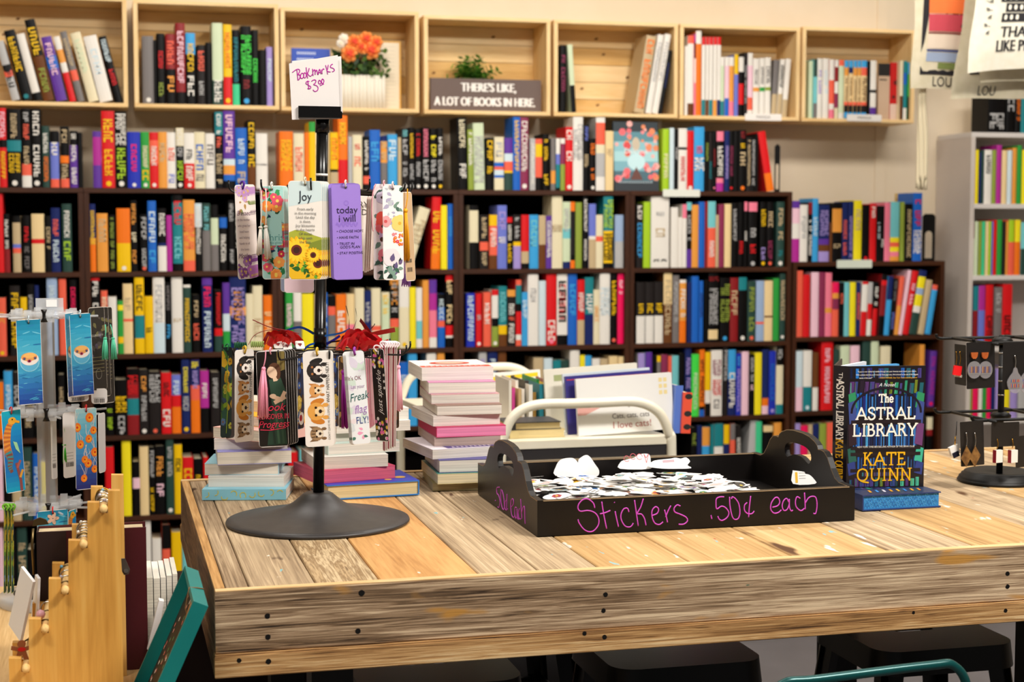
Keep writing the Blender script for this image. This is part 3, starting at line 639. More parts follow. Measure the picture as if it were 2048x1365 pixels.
# ---- white bookcase
G6 = 'books in the white bookcase'
WP = WY + 0.006
row('''1976:2010:168:k:s60-95 2012:2030:165:k:s30-60 2031:2041:150:k:o40-80 2042:2056:150:t:''', WLV[0], WP, 'on top of the white bookcase', G6, name='picture_book', cat='picture book')
row('''1943:1949:300:o: 1949:1956:300:Y: 1957:1961:305:n: 1962:1967:300:d: 1968:1983:300:w:k10-45 1984:1991:300:q: 1992:2002:290:m: 2003:2013:301:f: 2014:2023:301:i: 2024:2032:296:O: 2033:2042:291:g: 2043:2056:300:Y:''', WLV[1], WP, 'on the white bookcase\'s top shelf', G6, name='picture_book', cat='picture book', zmax=WLV[0] - 0.024, xr=(WX + 0.0225, WX + 0.5995))
row('''1941:1947:445:h30w70: 1948:1955:443:z: 1956:1962:443:q: 1963:1969:443:M: 1970:1976:443:f: 1977:1981:443:G: 1982:1985:443:u: 1986:1992:440:r: 1993:2003:440:g: 2004:2010:443:K: 2011:2015:443:O: 2016:2028:440:G40a60: 2029:2040:440:Y40o60: 2041:2055:445:T50d50:''', WLV[2], WP, 'on the white bookcase\'s second shelf', G6, name='picture_book', cat='picture book', zmax=WLV[1] - 0.024, xr=(WX + 0.0225, WX + 0.5995))
row('''1938:1944:575:n: 1945:1955:573:t40R60: 1956:1969:572:m40u60: 1970:1985:570:r:k50-90 1988:2003:575:S:s10-50 2004:2023:569:r:k50-90''', WLV[3], WP, 'on the white bookcase\'s third shelf', G6, name='picture_book', cat='picture book', zmax=WLV[2] - 0.024, xr=(WX + 0.0225, WX + 0.5995))
row('''1934:1944:735:q: 1945:1956:738:P: 1957:1964:735:w: 1965:1972:737:g: 1973:1981:735:P: 1982:1989:740:n: 1990:1998:738:V: 2008:2019:740:Y: 2020:2034:735:V: 2036:2056:735:s:''', WLV[4], WP, 'on the white bookcase\'s fourth shelf', G6, name='picture_book', cat='picture book', zmax=WLV[3] - 0.024, xr=(WX + 0.0225, WX + 0.5995))

finish_books(296)
# ================================================================== plank table
WE = [(0.31, '4a3a2c'), (0.44, '8c7458'), (0.56, 'b39a7a'), (0.70, 'd2bd9c')]
WG = [(0.31, '66523e'), (0.44, '9f8769'), (0.56, 'c0a785'), (0.70, 'dcc8a8')]
PNE = [(0.28, 'a4703a'), (0.45, 'c8955a'), (0.62, 'dba96c'), (0.8, 'e8c088')]
TAN = [(0.28, '80603a'), (0.45, 'b8925e'), (0.6, 'd2ac78'), (0.78, 'e6c898')]
SPK = [('7fb0b4', 70, 0.745, 0.76), ('e6ddcc', 60, 0.73, 0.75), ('4a2f1c', 26, 0.68, 0.74)]
SPK2 = [('8fb8bc', 52, 0.70, 0.73), ('e8dfcf', 40, 0.685, 0.72), ('b04a40', 90, 0.77, 0.78), ('5a3a20', 20, 0.66, 0.74)]
PLM = [grain_mat('plank_weathered_a', WE, 'y', 1.0, 0.8, 0.6, fine=6, specks=SPK[2:], seed=1, cr=230, al=4, fibre=.42),
       grain_mat('plank_weathered_b', WG, 'y', 0.8, 0.8, 0.5, fine=6, specks=SPK, seed=2, cr=230, al=4, fibre=.42),
       grain_mat('plank_ringed', [(0.34, '6a5238'), (0.43, 'c2a67e'), (0.49, '8a6e4c'), (0.56, 'd2ba94'), (0.62, '957854'), (0.68, 'd8c09a')], 'y', 2.6, 0.8, 0.6, fine=40, seed=3, fibre=0.3),
       grain_mat('plank_pine', PNE, 'y', 0.8, 0.65, 0.15, fine=40, specks=SPK[1:2], seed=4, fibre=0.35),
       grain_mat('plank_tan', TAN, 'y', 0.7, 0.75, 0.25, fine=5, specks=SPK2, seed=5, cr=150, al=3, fibre=.5),
       grain_mat('plank_tan_b', WG, 'y', 0.9, 0.78, 0.35, fine=6, specks=SPK2, seed=6, cr=200, al=4, fibre=.42)]
M_apron = grain_mat('apron_weathered', [(0.37, '2a1d13'), (0.455, '7a6046'), (0.53, 'a88c6e'), (0.62, 'd6bc9a')], 'x', 0.9, 0.85, 0.8, fine=5,
                    specks=[('b8853f', 26, 0.63, 0.70), ('3f97a8', 90, 0.775, 0.785), ('2f5a48', 80, 0.78, 0.79)], seed=7, fibre=0.36, cr=290, al=7)
M_trim = grain_mat('trim_weathered', [(0.36, '4a3018'), (0.455, '966c40'), (0.54, 'bf9460'), (0.63, 'dcbc8c')], 'x', 1.1, 0.85, 0.7, fine=6, seed=8, fibre=0.38, cr=220, al=6)
M_rim = grain_mat('rim_wood', [(0.3, 'b08450'), (0.5, 'dab480'), (0.7, 'eed6aa')], 'x', 1.0, 0.8, 0.3, fine=40, seed=9)
M_rimy = grain_mat('rim_wood_y', [(0.3, '8a6034'), (0.5, 'bf9158'), (0.7, 'd8b27c')], 'y', 1.0, 0.8, 0.3, fine=40, seed=10)
M_sideb = grain_mat('side_weathered', [(0.26, '2c1d12'), (0.45, '5c432c'), (0.62, '8a6a48')], 'y', 1.0, 0.85, 0.5, fine=60, seed=11)
M_iron = mat('100e0d', 0.5, 0.2)
TX0, TX1, TY0, TY1 = 0.153, 2.46, 2.36, 3.435
tab = thing('table', 'bar-height table of reclaimed planks with a deep weathered wooden apron', 'table', (1.3, 2.9, 0))
px = [0.1705, 0.2058, 0.307, 0.4065, 0.5653, 0.6631, 0.7622, 0.9194, 1.10, 1.2767, 1.3709, 1.4393, 1.62, 1.79, 1.93, 2.08, 2.25, TX1 - 0.017]
pm = [0, 1, 0, 3, 2, 1, 4, 4, 4, 5, 1, 4, 5, 4, 1, 4, 5]
pm[2] = 2; pm[4] = 1
b = MB()
for k in range(len(px) - 1):
    dz = R.uniform(-0.0012, 0.0)
    b.cbox(px[k] + 0.0011, px[k + 1] - 0.0011, TY0 + 0.02, TY1 - 0.02, TT - 0.03, TT + dz, PLM[pm[k]], 0.0016)
b.build('tabletop', tab)
MB().box(px[0], px[-1], TY0 + 0.02, TY1 - 0.02, TT - 0.05, TT - 0.031, mat('1a110a', 0.9)).build('underboard', tab)
def board(x0, x1, y0, y1, z0, z1, m, mt, nm):
    q = MB(); q.cbox(x0, x1, y0, y1, z0, z1 - 0.0015, m, 0.0015)
    q.box(x0 + 0.001, x1 - 0.001, y0 + 0.001, y1 - 0.001, z1 - 0.0015, z1, mt); q.build(nm, tab)
board(TX0, TX1, TY0, TY0 + 0.0195, TT - 0.095, TT + 0.001, M_apron, M_rim, 'apron_board')
board(TX0, TX1, TY1 - 0.0195, TY1, TT - 0.095, TT + 0.001, M_apron, M_rim, 'apron_board')
board(TX0, TX0 + 0.017, TY0 + 0.02, TY1 - 0.02, TT - 0.095, TT + 0.001, M_sideb, M_rimy, 'apron_board')
board(TX1 - 0.017, TX1, TY0 + 0.02, TY1 - 0.02, TT - 0.095, TT + 0.001, M_sideb, M_rimy, 'apron_board')
board(TX0 - 0.002, TX1 + 0.002, TY0 - 0.006, TY0 + 0.0195, TT - 0.131, TT - 0.0955, M_trim, M_trim, 'trim_board')
board(TX0 - 0.002, TX1 + 0.002, TY1 - 0.0195, TY1 + 0.004, TT - 0.131, TT - 0.0955, M_trim, M_trim, 'trim_board')
board(TX0 - 0.002, TX0 + 0.017, TY0 + 0.02, TY1 - 0.02, TT - 0.131, TT - 0.0955, M_sideb, M_sideb, 'trim_board')
M_hole = mat('0c0806', 0.6, 0.3)
for (qx, qy, rr) in ((535, 1233, 6), (536, 1275, 6), (723, 1187, 7), (716, 1263, 6), (1211, 1190, 5.5), (1207, 1222, 5.5), (478, 1322, 5), (537, 1324, 6), (1169, 1268, 5), (1209, 1275, 5.5), (1827, 1226, 4), (2015, 1148, 5.5), (2015, 1174, 5.5), (2011, 1222, 5)):
    yy = TY0 - (0.006 if (qy > 1262 and qx < 1300 and qx != 716 and qx != 536) or (qx > 1800 and qy > 1200) else 0)
    p = at_y(qx, qy, yy); q = MB(); q.M = frame(p, (1, 0, 0), (0, 0, 1)); r = rr * 0.00073
    q.prism([(r * math.cos(2 * PI * k / 9) * R.uniform(.85, 1.15), r * math.sin(2 * PI * k / 9)) for k in range(9)], -0.002, 0.0003, M_hole)
    q.build('screw_head', tab)
for (lx, ly) in ((0.36, 3.30), (1.655, 2.50), (1.655, 3.33), (0.36, 2.62), (2.36, 2.50), (2.36, 3.33)):
    MB().cbox(lx - 0.035, lx + 0.035, ly - 0.035, ly + 0.035, 0, TT - 0.05, M_iron, 0.003).build('leg', tab)
# ------------------------------------------------------------------ stools under the table
def hole_prism(outer, holes, h0, h1, m):
    """flat plate with holes: a filled 2D curve given thickness"""
    cu = bpy.data.curves.new('c', 'CURVE'); cu.dimensions = '2D'; cu.fill_mode = 'BOTH'; cu.extrude = (h1 - h0) / 2
    for P in [outer] + holes:
        sp = cu.splines.new('POLY'); sp.points.add(len(P) - 1); sp.use_cyclic_u = True
        for k, p in enumerate(P): sp.points[k].co = (p[0], p[1], 0, 1)
    ob = bpy.data.objects.new('c', cu); COL.objects.link(ob)
    me = bpy.data.meshes.new_from_object(ob.evaluated_get(bpy.context.evaluated_depsgraph_get()))
    r = ([(v.co.x, v.co.y, v.co.z + (h0 + h1) / 2) for v in me.vertices], [tuple(p.vertices) for p in me.polygons])
    bpy.data.objects.remove(ob); bpy.data.curves.remove(cu); bpy.data.meshes.remove(me)
    return r
M_blk = mat('0a0807', 0.35, 0.2, 0.4, 'black_painted_metal')
def stool(x, y, label):
    t = thing('bar_stool', label, 'stool', (x, y, 0), 'black metal stools under the table')
    H = 0.76; w = 0.315
    q = MB(); q.M = Matrix.Translation((x, y, 0))
    vs, fs = hole_prism(rrect(w, w, 0.05, 6), [rrect(0.09, 0.026, 0.0125, 5)], H - 0.003, H, M_blk); q.add(vs, fs, M_blk)
    n = len(rrect(w, w, 0.05, 6)); A = rrect(w, w, 0.05, 6); B = rrect(w + 0.012, w + 0.012, 0.055, 6)
    q.add([(p[0], p[1], H) for p in A] + [(p[0], p[1], H - 0.05) for p in B], [(k, (k + 1) % n, n + (k + 1) % n, n + k) for k in range(n)], M_blk, True)
    q.build('seat', t)
    for sx in (-1, 1):
        for sy in (-1, 1):
            q = MB(); a = Vector((x + sx * .13, y + sy * .13, H - 0.03)); c = Vector((x + sx * .21, y + sy * .21, 0))
            ax = Vector((0.022 * sx, 0, 0)); ay = Vector((0, 0.022 * sy, 0))
            vs = [a + ax, a - ax, a - ay * 0 - ax + Vector((0, 0, 0)), c + ax * .6, c - ax * .6]
            for d in (ax, ay):
                q.add([a + (ax + ay) * .3, a + (ax + ay) * .3 - d * 2, c - d * 1.2 + (ax + ay) * .3, c + (ax + ay) * .3], [(0, 1, 2, 3)], M_blk)
            q.tube([a + (ax + ay) * .3, c + (ax + ay) * .3], 0.008, M_blk, 6); q.build('leg', t)
    for (z, e) in ((0.52, .152), (0.25, .182)):
        for (p, r_) in (((-e, -e), (e, -e)), ((-e, e), (e, e)), ((-e, -e), (-e, e)), ((e, -e), (e, e))):
            MB().tube([(x + p[0], y + p[1], z), (x + r_[0], y + r_[1], z)], 0.008, M_blk, 6).build('rung', t)
stool(0.605, 2.985, 'black metal stool under the left end of the table')
stool(0.86, 3.46, 'black metal stool standing behind the left and middle ones')
stool(1.10, 2.99, 'black metal stool under the sticker tray, middle of the three')
stool(1.655, 2.975, 'black metal stool by the table leg, rightmost of the three')
# ------------------------------------------------------------------ teal chair in front
M_teal = mat('0a4b4a', 0.28, 0.25, 0.5, 'teal_painted_metal')
t = thing('bar_chair', 'teal metal tube-backed chair in front of the table\'s right half', 'chair', (1.15, 2.2, 0))
q = MB(); zt = 0.914
q.tube(smooth([(1.00, 2.24, 0.55), (0.985, 2.215, 0.80), (0.978, 2.205, zt - .035), (1.005, 2.20, zt - 0.001), (1.06, 2.198, zt + .002), (1.25, 2.198, zt + 0.010), (1.297, 2.20, zt + 0.006), (1.324, 2.205, zt - .035), (1.318, 2.215, 0.80), (1.30, 2.24, 0.55)], 6), 0.0075, M_teal, 10)
q.build('back_frame', t)
MB().box(1.12, 1.19, 2.214, 2.218, 0.60, 0.85, M_teal).build('back_slat', t)
q = MB(); q.M = Matrix.Translation((1.15, 2.06, 0)); q.prism(rrect(0.36, 0.36, 0.06, 6), 0.545, 0.57, M_teal); q.build('seat', t)
for (lx, ly) in ((0.99, 1.90), (1.31, 1.90), (0.99, 2.22), (1.31, 2.22)):
    MB().tube([(lx, ly, 0.55), (1.15 + (lx - 1.15) * 1.25, 2.06 + (ly - 2.06) * 1.2, 0)], 0.011, M_teal, 8).build('leg', t)

# dark cabinet added as stand-in for the shaded area behind the table's left end
sc_ = thing('low_cabinet', 'low dark cabinet added for the shade behind the left end of the table', 'cabinet', (.31, 3.85, 0)); M_lc = mat('1a0d07', .6, 0, .2)
MB().box(.137, .483, 3.64, 4.06, 0, .735, M_lc).build('carcass', sc_)
MB().box(.139, .481, 3.628, 3.64, .03, .405, M_lc).build('door', sc_)
MB().box(.135, .485, 3.622, 3.64, .41, .435, mat('3a1f0e', .5)).build('shelf_edge', sc_)
MB().box(.139, .481, 3.628, 3.64, .44, .72, M_lc).build('drawer', sc_)
# ================================================================== bookmark stand
M_gun = noise_mat('cast_base', '2c2929', '343131', 40, 0.42, 0.12, 0.5)
M_pole = mat('0e0d0d', 0.25, 0.4, 0.6, 'gloss_black_tube')
M_wire = mat('121110', 0.35, 0.4, 0.5, 'black_wire')
SX, SY = 0.377, 2.88
bs = thing('bookmark_stand', 'tall black spinner stand on a wide round base, hung with bookmarks', 'display stand', (SX, SY, TT))
MB().lathe([(0.001, 0), (.167, 0), (.1695, .003), (.168, .0065), (.15, .009), (.12, .013), (.09, .019), (.065, .027), (.048, .036), (.036, .046), (.028, .053), (.0225, .056), (.0, .056)], M_gun, (SX, SY, TT), 64).build('base', bs)
def pole_x(z): return SX + (z - TT) * 0.0195
def pp(z): return Vector((pole_x(z), SY, z))
MB().tube([pp(TT + .05), pp(1.56)], 0.0103, M_pole, 20).build('lower_pole', bs)
MB().tube([pp(1.56), pp(1.80)], 0.0107, M_pole, 20).build('upper_pole', bs)
MB().tube([pp(1.787), pp(1.812)], 0.0128, M_pole, 20).build('top_sleeve', bs)
MB().tube([pp(1.395), pp(1.43)], 0.0118, M_pole, 20).build('coupling', bs)
MB().tube([pp(1.708), pp(1.7125)], 0.0112, mat('e8e4de', 0.6), 20).build('rubber_ring', bs)
UZ, LZ, WR = 1.678, 1.384, 0.168
def wheel(z, hooks, nm):
    c = pp(z)
    MB().lathe([(.011, -.012), (.026, -.010), (.028, 0), (.026, .006), (.011, .008)], M_wire, tuple(c), 24).build(nm + '_hub', bs)
    for (th, rr, up) in hooks:
        a = math.radians(th); d = Vector((math.sin(a), -math.cos(a), 0))
        P = [c + d * 0.02, c + d * (rr - .012)] + [c + d * (rr - .012 + .012 * math.sin(s)) + Vector((0, 0, .012 * (1 - math.cos(s)))) for s in (.4, .8, 1.2, 1.57)] + [c + d * rr + Vector((0, 0, up))]
        MB().tube(P, 0.0017, M_wire, 8).build('hook_arm', bs)
HU = [(-88, WR, .021), (-46, WR, .020), (-14, WR, .022), (22, WR, .021), (54, WR, .018), (90, WR, .020), (118, WR, .018), (150, WR, .018), (195, WR, .018), (232, WR, .018)]
HL = [(-92, WR + .008, .019), (-66, WR + .012, .018), (-122, WR, .018), (-33, WR, .018), (-2, WR, .018), (31, WR, .018), (60, WR, .018), (88, WR, .019), (120, WR, .018), (155, WR, .018), (205, WR, .018)]
wheel(UZ, HU, 'upper'); wheel(LZ, HL, 'lower')
for z in (LZ + .004, UZ + .004):
    MB().tube([pp(z) + Vector((.085 * math.cos(k * PI / 16), .085 * math.sin(k * PI / 16), 0)) for k in range(32)], 0.0013, M_wire, 6, closed=True).build('spacer_ring', bs)
# sign holder
hz0, hz1 = 1.812, 1.834
q = MB(); hp = [at_y(x, y, 2.856) for (x, y) in ((597, 213), (597, 239), (682, 214), (682, 240))]
hx0, hx1 = hp[0].x, hp[2].x; hzb = 1.8125; hzt = 1.833
q.box(hx0, hx1, 2.857, 2.861, hzb, hzt, M_pole); q.box(hx0, hx1 + .003, 2.878, 2.882, hzb, hzt - .001, M_pole); q.box(hx0, hx1, 2.861, 2.878, hzb, hzb + .004, M_pole)
q.box(hx1, hx1 + .003, 2.861, 2.878, hzb, hzb + .012, M_pole)
q.build('sign_holder', bs)
# handwritten sign: folded white card standing in the holder
M_paper = mat('dfd9d5', 0.7); M_mag = mat('b4149a', 0.5, name='magenta_marker')
sg = thing('price_card', 'folded white card with magenta handwriting on top of the bookmark stand', 'sign', (0.375, 2.864, 1.812))
def sheet(cs, y, dz=0):
    P = [at_y(x, yy, y) for (x, yy) in cs]; q = MB(); n = Vector((0, 0.0006, 0))
    q.add(P + [p + n for p in P], [(0, 1, 2, 3), (7, 6, 5, 4), (0, 4, 5, 1), (1, 5, 6, 2), (2, 6, 7, 3), (3, 7, 4, 0)], M_paper); return q
sheet(((578, 127), (675.5, 110), (680, 238), (584, 239.5)), 2.863).build('front_leaf', sg)
sheet(((584, 122), (682.5, 112.5), (685.5, 226), (592, 236)), 2.872).build('back_leaf', sg)
def write(strokes, sc, ox, oy, plane, val, r, m, off, name, parent, k=5):
    q = MB()
    for s in strokes:
        P = [plane(ox + x / sc, oy + y / sc, val) for (x, y) in s]
        if len(P) > 2: P = smooth(P, k)
        P = [p + off for p in P]
        q.tube(P, r, m, 6)
    q.build(name, parent)
BK = [[(230, 540), (238, 610), (245, 685)], [(170, 580), (215, 545), (255, 535), (270, 560), (250, 600), (235, 615), (265, 610), (275, 640), (260, 675), (240, 685)],
      [(295, 590), (280, 620), (285, 655), (305, 660), (325, 630), (318, 595), (295, 590)], [(335, 580), (322, 620), (335, 655), (355, 640), (358, 600), (335, 580)],
      [(358, 510), (365, 590), (378, 660)], [(400, 520), (385, 570), (378, 590), (395, 620), (420, 630), (440, 605)],
      [(445, 530), (448, 580), (452, 625)], [(448, 570), (475, 540), (480, 610)], [(480, 580), (500, 545), (515, 610)], [(520, 610), (540, 535), (560, 600)], [(528, 585), (556, 575)],
      [(568, 540), (575, 600)], [(570, 565), (590, 530), (605, 540)], [(622, 480), (640, 545), (650, 605)], [(660, 475), (650, 530), (640, 555), (665, 570), (690, 572)],
      [(720, 465), (695, 480), (690, 510), (720, 520), (742, 540), (735, 560), (712, 572)],
      [(400, 700), (365, 705), (355, 730), (390, 755), (420, 775), (410, 800), (375, 800)], [(380, 690), (387, 750), (395, 810)],
      [(430, 700), (465, 680), (490, 690), (480, 725), (460, 745), (500, 760), (520, 790), (510, 825), (475, 840), (450, 815)],
      [(540, 685), (525, 700), (530, 730), (550, 735), (560, 705), (540, 685)], [(580, 665), (568, 690), (572, 725), (590, 725), (600, 690), (580, 665)], [(545, 760), (572, 748), (600, 735)]]
write(BK, 6.823, 560, 60, at_y, 2.8628, 0.00085, M_mag, Vector((0, 0, 0)), 'handwriting', sg)

# ================================================================== hanging bookmarks
def hang(q4, Y, design, label, name='bookmark', group='bookmarks on the black spinner', W=None, sgn=1, parent=None, cat='bookmark', edge='f2ede6', rc=0.006):
    TL, TR, BR, BL = [at_y(p[0], p[1], Y) for p in q4]
    top = (TL + TR) / 2; bot = (BL + BR) / 2; vis = ((TR - TL).length + (BR - BL).length) / 2
    up = top - bot; H = up.length; W = W or max(vis, 0.03)
    be = math.atan2(top.x, top.y); cs = min(1.0, vis * math.cos(be) / W); yaw = (-be + sgn * math.acos(cs)) if cs < .97 else 0.0
    ux = Vector((math.cos(yaw), math.sin(yaw), 0)); uz = up.normalized(); ux = (ux - uz * ux.dot(uz)).normalized()
    M = frame((top + bot) / 2, ux, uz)
    q = MB(); q.M = M; rc = min(rc, W * .25)
    q.prism(rrect(W, H, rc, 4), -0.0005, 0, mat(edge, 0.4, 0, 0.5))
    q.clip = (W / 2 - .0006, H / 2 - .0012); design(q, W, H); q.clip = None
    q.M = M
    o = q.build(name, None, label, cat, group, loc=tuple(top))
    o['_m'] = 0; del o['_m']
    return o, M, W, H
def face(q, W, H, c, rough=0.35): q.flat(rrect(W - .0008, H - .0008, 0.0055, 4), 0.0001, mat(c, rough, 0, 0.5))
def rndf(q, W, H, n, cols, r0, r1, lo=-.5, hi=.5, k=6, cen='f0c040', seed=1, lx=-.46, hx=.46):
    g = random.Random(seed)
    for i in range(n):
        q.petals(g.uniform(lx, hx) * W, g.uniform(lo, hi) * H * .96, g.uniform(r0, r1), 0.0003 + i * 2e-6, mat(g.choice(cols), .4), k, .75, mat(cen, .4), .28, g.uniform(0, 1))
def rndl(q, W, H, n, cols, l0, l1, lo=-.5, hi=.5, seed=1, h=0.0002, lx=-.44, hx=.44):
    g = random.Random(seed)
    for i in range(n): q.leaf(g.uniform(lx, hx) * W * .8, g.uniform(lo, hi) * H * .92, g.uniform(l0, l1), g.uniform(0, 6.28), h + i * 1e-6, mat(g.choice(cols), .4))
def lines(q, W, v0, dv, items, size, c, u=0, shear=0, sx=1.0, h=0.0006, align='CENTER', gap=None):
    for i, s in enumerate(items):
        if s: q.text(s, u, v0 - i * dv, size, h, mat(c, .5), align, 0, sx, shear)
def d_blessed(q, W, H):
    face(q, W, H, 'e9dcd6')
    rndf(q, W, H, 7, ['8a5a9c', 'b98ac0', 'c8a0cc'], .005, .009, .36, .49, 6, 'd8b070', 3); rndf(q, W, H, 10, ['7c3f8c', 'b06ab8', 'a070b0'], .005, .010, -.49, -.30, 6, 'd0b060', 4)
    rndl(q, W, H, 9, ['b08a50', '7c8a4c', 'c49a78'], .006, .012, .22, .42, 5); rndl(q, W, H, 8, ['7c8a3c', '5c6a34'], .007, .013, -.48, -.32, 6)
    lines(q, W, .20 * H, 0, ['Blessed'], .0125, '6a4a64', shear=.3)
    lines(q, W, .13 * H, .0105, ['is the mother', 'who gives her', 'kind heart', 'and helping', 'hands to all', 'she loves'], .0062, '8d7a86')
    lines(q, W, -.255 * H, 0, ['Mother'], .0125, '6a4a64', shear=.3)
def d_teal(q, W, H):
    face(q, W, H, 'a8d4cc')
    rndl(q, W, H, 46, ['2c7a4a', '3c9a5c', '1f3a5c', '24502c'], .008, .015, -.5, .5, 8)
    rndf(q, W, H, 26, ['e0556a', 'c02848', 'f08a40', 'f4a050', 'e87888'], .006, .0105, -.5, .5, 7, 'f4d060', 9)
    q.flat(rrect(W * .62, H * .30, .004, 3, W * .06, H * .01), .0008, mat('a8d4cc', .4))
    lines(q, W, .10 * H, .0165, ['I can Do', 'All Things', 'through'], .0095, '5c9c98', W * .06); lines(q, W, -.055 * H, 0, ['Christ'], .017, '5c9c98', W * .06, h=.0010)
    lines(q, W, -.11 * H, .008, ['who gives', 'me strength'], .006, '5c9c98', W * .06, h=.0010)
def sunflower(q, u, v, r, h):
    q.petals(u, v, r, h, mat('f4b418', .45), 16, .30, None); q.petals(u, v, r * .86, h + 2e-4, mat('f8cc30', .45), 15, .28, None, rot=.2)
    q.disc(u, v, r * .40, h + 4e-4, mat('6a2410', .6), 18); q.disc(u, v, r * .24, h + 5e-4, mat('3a1408', .6), 14)
def d_joy(q, W, H):
    face(q, W, H, 'ece4da')
    q.flat([(-W * .48, H * .30), (W * .48, H * .30)] + [(p[0], p[1]) for p in rrect(W - .0012, H - .0012, .0055, 4)[0:10]][::1], .0002, mat('d2e2e2', .4)) if False else None
    q.flat([(-W * .495, H * .24), (W * .495, H * .30), (W * .495, H * .46), (W * .42, H * .497), (-W * .42, H * .497), (-W * .495, H * .46)], .0002, mat('cfdfdf', .4))
    hill = [(-W * .495, -.02 * H), (-W * .3, .005 * H), (0, -.01 * H), (W * .25, -.05 * H), (W * .495, -.075 * H)]
    q.flat(hill[::-1] + [(-W * .495, -.3 * H), (W * .495, -.3 * H)], .0003, mat('a9ac38', .5))
    q.flat([(-W * .1, -.16 * H), (W * .2, -.12 * H), (W * .495, -.09 * H), (W * .495, -.3 * H), (-W * .3, -.3 * H)], .0004, mat('7f8a2c', .5))
    q.flat([(-W * .495, -.22 * H), (W * .495, -.2 * H), (W * .495, -.46 * H), (W * .42, -.497 * H), (-W * .42, -.497 * H), (-W * .495, -.46 * H)], .0005, mat('e3b21c', .5))
    rndl(q, W, H, 18, ['3f8a2c', '2c5c22', '62a030', '24481c'], .008, .016, -.49, -.36, 12, .0006)
    rndf(q, W, H, 8, ['f0e4d0', 'e88a40', 'f4c83c'], .003, .006, -.49, -.40, 6, 'e0a020', 13)
    sunflower(q, -W * .27, -H * .20, .0235, .0007); sunflower(q, W * .36, -H * .335, .021, .0012); sunflower(q, W * .22, -H * .25, .013, .0016)
    q.text('J', -W * .15, H * .345, .024, .0009, mat('26303a', .5), rot=0, sx=.8); q.text('oy', W * .04, H * .338, .021, .0009, mat('26303a', .5), sx=.85)
    lines(q, W, .215 * H, .0071, ['From early', 'in the morning', 'Until the day', 'is done,', 'Joy blossoms', 'in the hearts', 'Of those', 'who seek', 'the Son.'], .0066, '5a5a58', sx=.95, h=.0011)
def d_purple(q, W, H):
    face(q, W, H, 'a283d8')
    q.petals(0, H * .16, .013, .0002, mat('9574cc', .4), 6, .9); q.tube([(x * W, H * .285, .0003) for x in (0, .001)], .0001, mat('9574cc', .4), 4)
    q.line2([(W * .07 * math.cos(a / 5), H * .30 + W * .07 * math.sin(a / 5)) for a in range(32)], .0018, .0003, mat('9878d2', .4))
    q.line2([(W * (-.36 + .72 * k / 24), H * .075 + .003 * math.sin(k * 1.35)) for k in range(25)], .0026, .0003, mat('9474cf', .4))
    lines(q, W, .225 * H, .015, ['today', 'i will'], .0175, '2a1c40', u=.001, sx=.95)
    for v, s in ((.005, '• CHOOSE HOPE'), (-.06, '• HAVE FAITH'), (-.125, '• TRUST IN'), (-.16, '   GOD\'S PLAN'), (-.222, '• STAY POSITIVE')):
        q.text(s, -W * .36, v * H, .0066, .0005, mat('33244e', .5), 'LEFT', sx=.95, shear=.1)
def d_poppy(q, W, H):
    face(q, W, H, 'eee0e2'); rndl(q, W, H, 22, ['a8aeb4', '6c8478', '40544c', 'c4bccc'], .008, .017, -.5, .48, 21)
    for (u, v, r, c) in ((.05, .13, .017, 'ee5a4c'), (-.05, .06, .014, 'f07078'), (.1, -.25, .015, 'ec7c8c'), (-.1, .36, .011, 'c8bcd0'), (.1, -.03, .013, 'd0b4d8')):
        q.petals(u * W, v * H, r, .0006, mat(c, .45), 5, 1.0, mat('34180f', .6), .22)
    q.disc(-.1 * W, -.075 * H, .004, .0012, mat('5a3428', .5)); rndl(q, W, H, 10, ['2c4038', '405c50'], .010, .02, -.48, -.32, 22, .0013)
def d_white(q, W, H):
    face(q, W, H, 'f8f5f2'); rndl(q, W, H, 20, ['c8ccd0', '7d9a88', '507060', 'b8b0c8'], .007, .014, .1, .5, 23)
    q.petals(W * .32, H * .10, .015, .0005, mat('f4d878', .45), 5, 1.0, mat('e8b840', .5), .2); q.petals(-W * .36, H * .12, .010, .0005, mat('f0a8a8', .45), 5, 1.0, mat('d85858', .5), .3)
    rndf(q, W, H, 16, ['e83c64', 'f06030', 'f4b820', 'f08098'], .002, .0035, -.14, .0, 5, 'f4d040', 24, .0, .46)
    q.petals(-W * .1, -H * .26, .016, .0005, mat('efe4e6', .45), 6, 1.0, mat('e0c8c8', .5), .2); rndl(q, W, H, 14, ['3f6654', '24382f', '6a5a84', '82a090'], .009, .017, -.49, -.32, 25, .0008)
def barcode(q, W, H, u, v, w, h):
    g = random.Random(5); x = -w / 2
    while x < w / 2:
        d = g.uniform(.0006, .0018); q.flat([(u + x, v - h / 2), (u + x + d, v - h / 2), (u + x + d, v + h / 2), (u + x, v + h / 2)], .0004, mat('2a2622', .6)); x += d + g.uniform(.0006, .0015)
def d_back(q, W, H):
    face(q, W, H, 'cfae88'); barcode(q, W, H, -W * .1, -H * .27, W * .5, .007); barcode(q, W, H, -W * .1, -H * .37, W * .45, .008)
def d_plain(c): return lambda q, W, H: face(q, W, H, c)
def d_words(q, W, H):
    face(q, W, H, 'e8ddd4'); q.text('RY', W * .12, H * .38, .016, .0004, mat('4a4038', .5)); q.text('ED.', W * .12, H * .28, .016, .0004, mat('4a4038', .5))
def d_dark(q, W, H):
    face(q, W, H, '1c2a4c'); rndf(q, W, H, 14, ['3a5a9c', 'c8a848', '5878a8', '6a3c2c'], .004, .009, -.48, .48, 8, 'e8d070', 31); rndl(q, W, H, 18, ['142038', '4a3420', '34508c'], .012, .03, -.48, .4, 32)
def d_brown(q, W, H):
    face(q, W, H, '3a2818'); rndl(q, W, H, 20, ['7c5428', '1c120a', '94703c', '5a2c1c'], .01, .024, -.48, .48, 33)
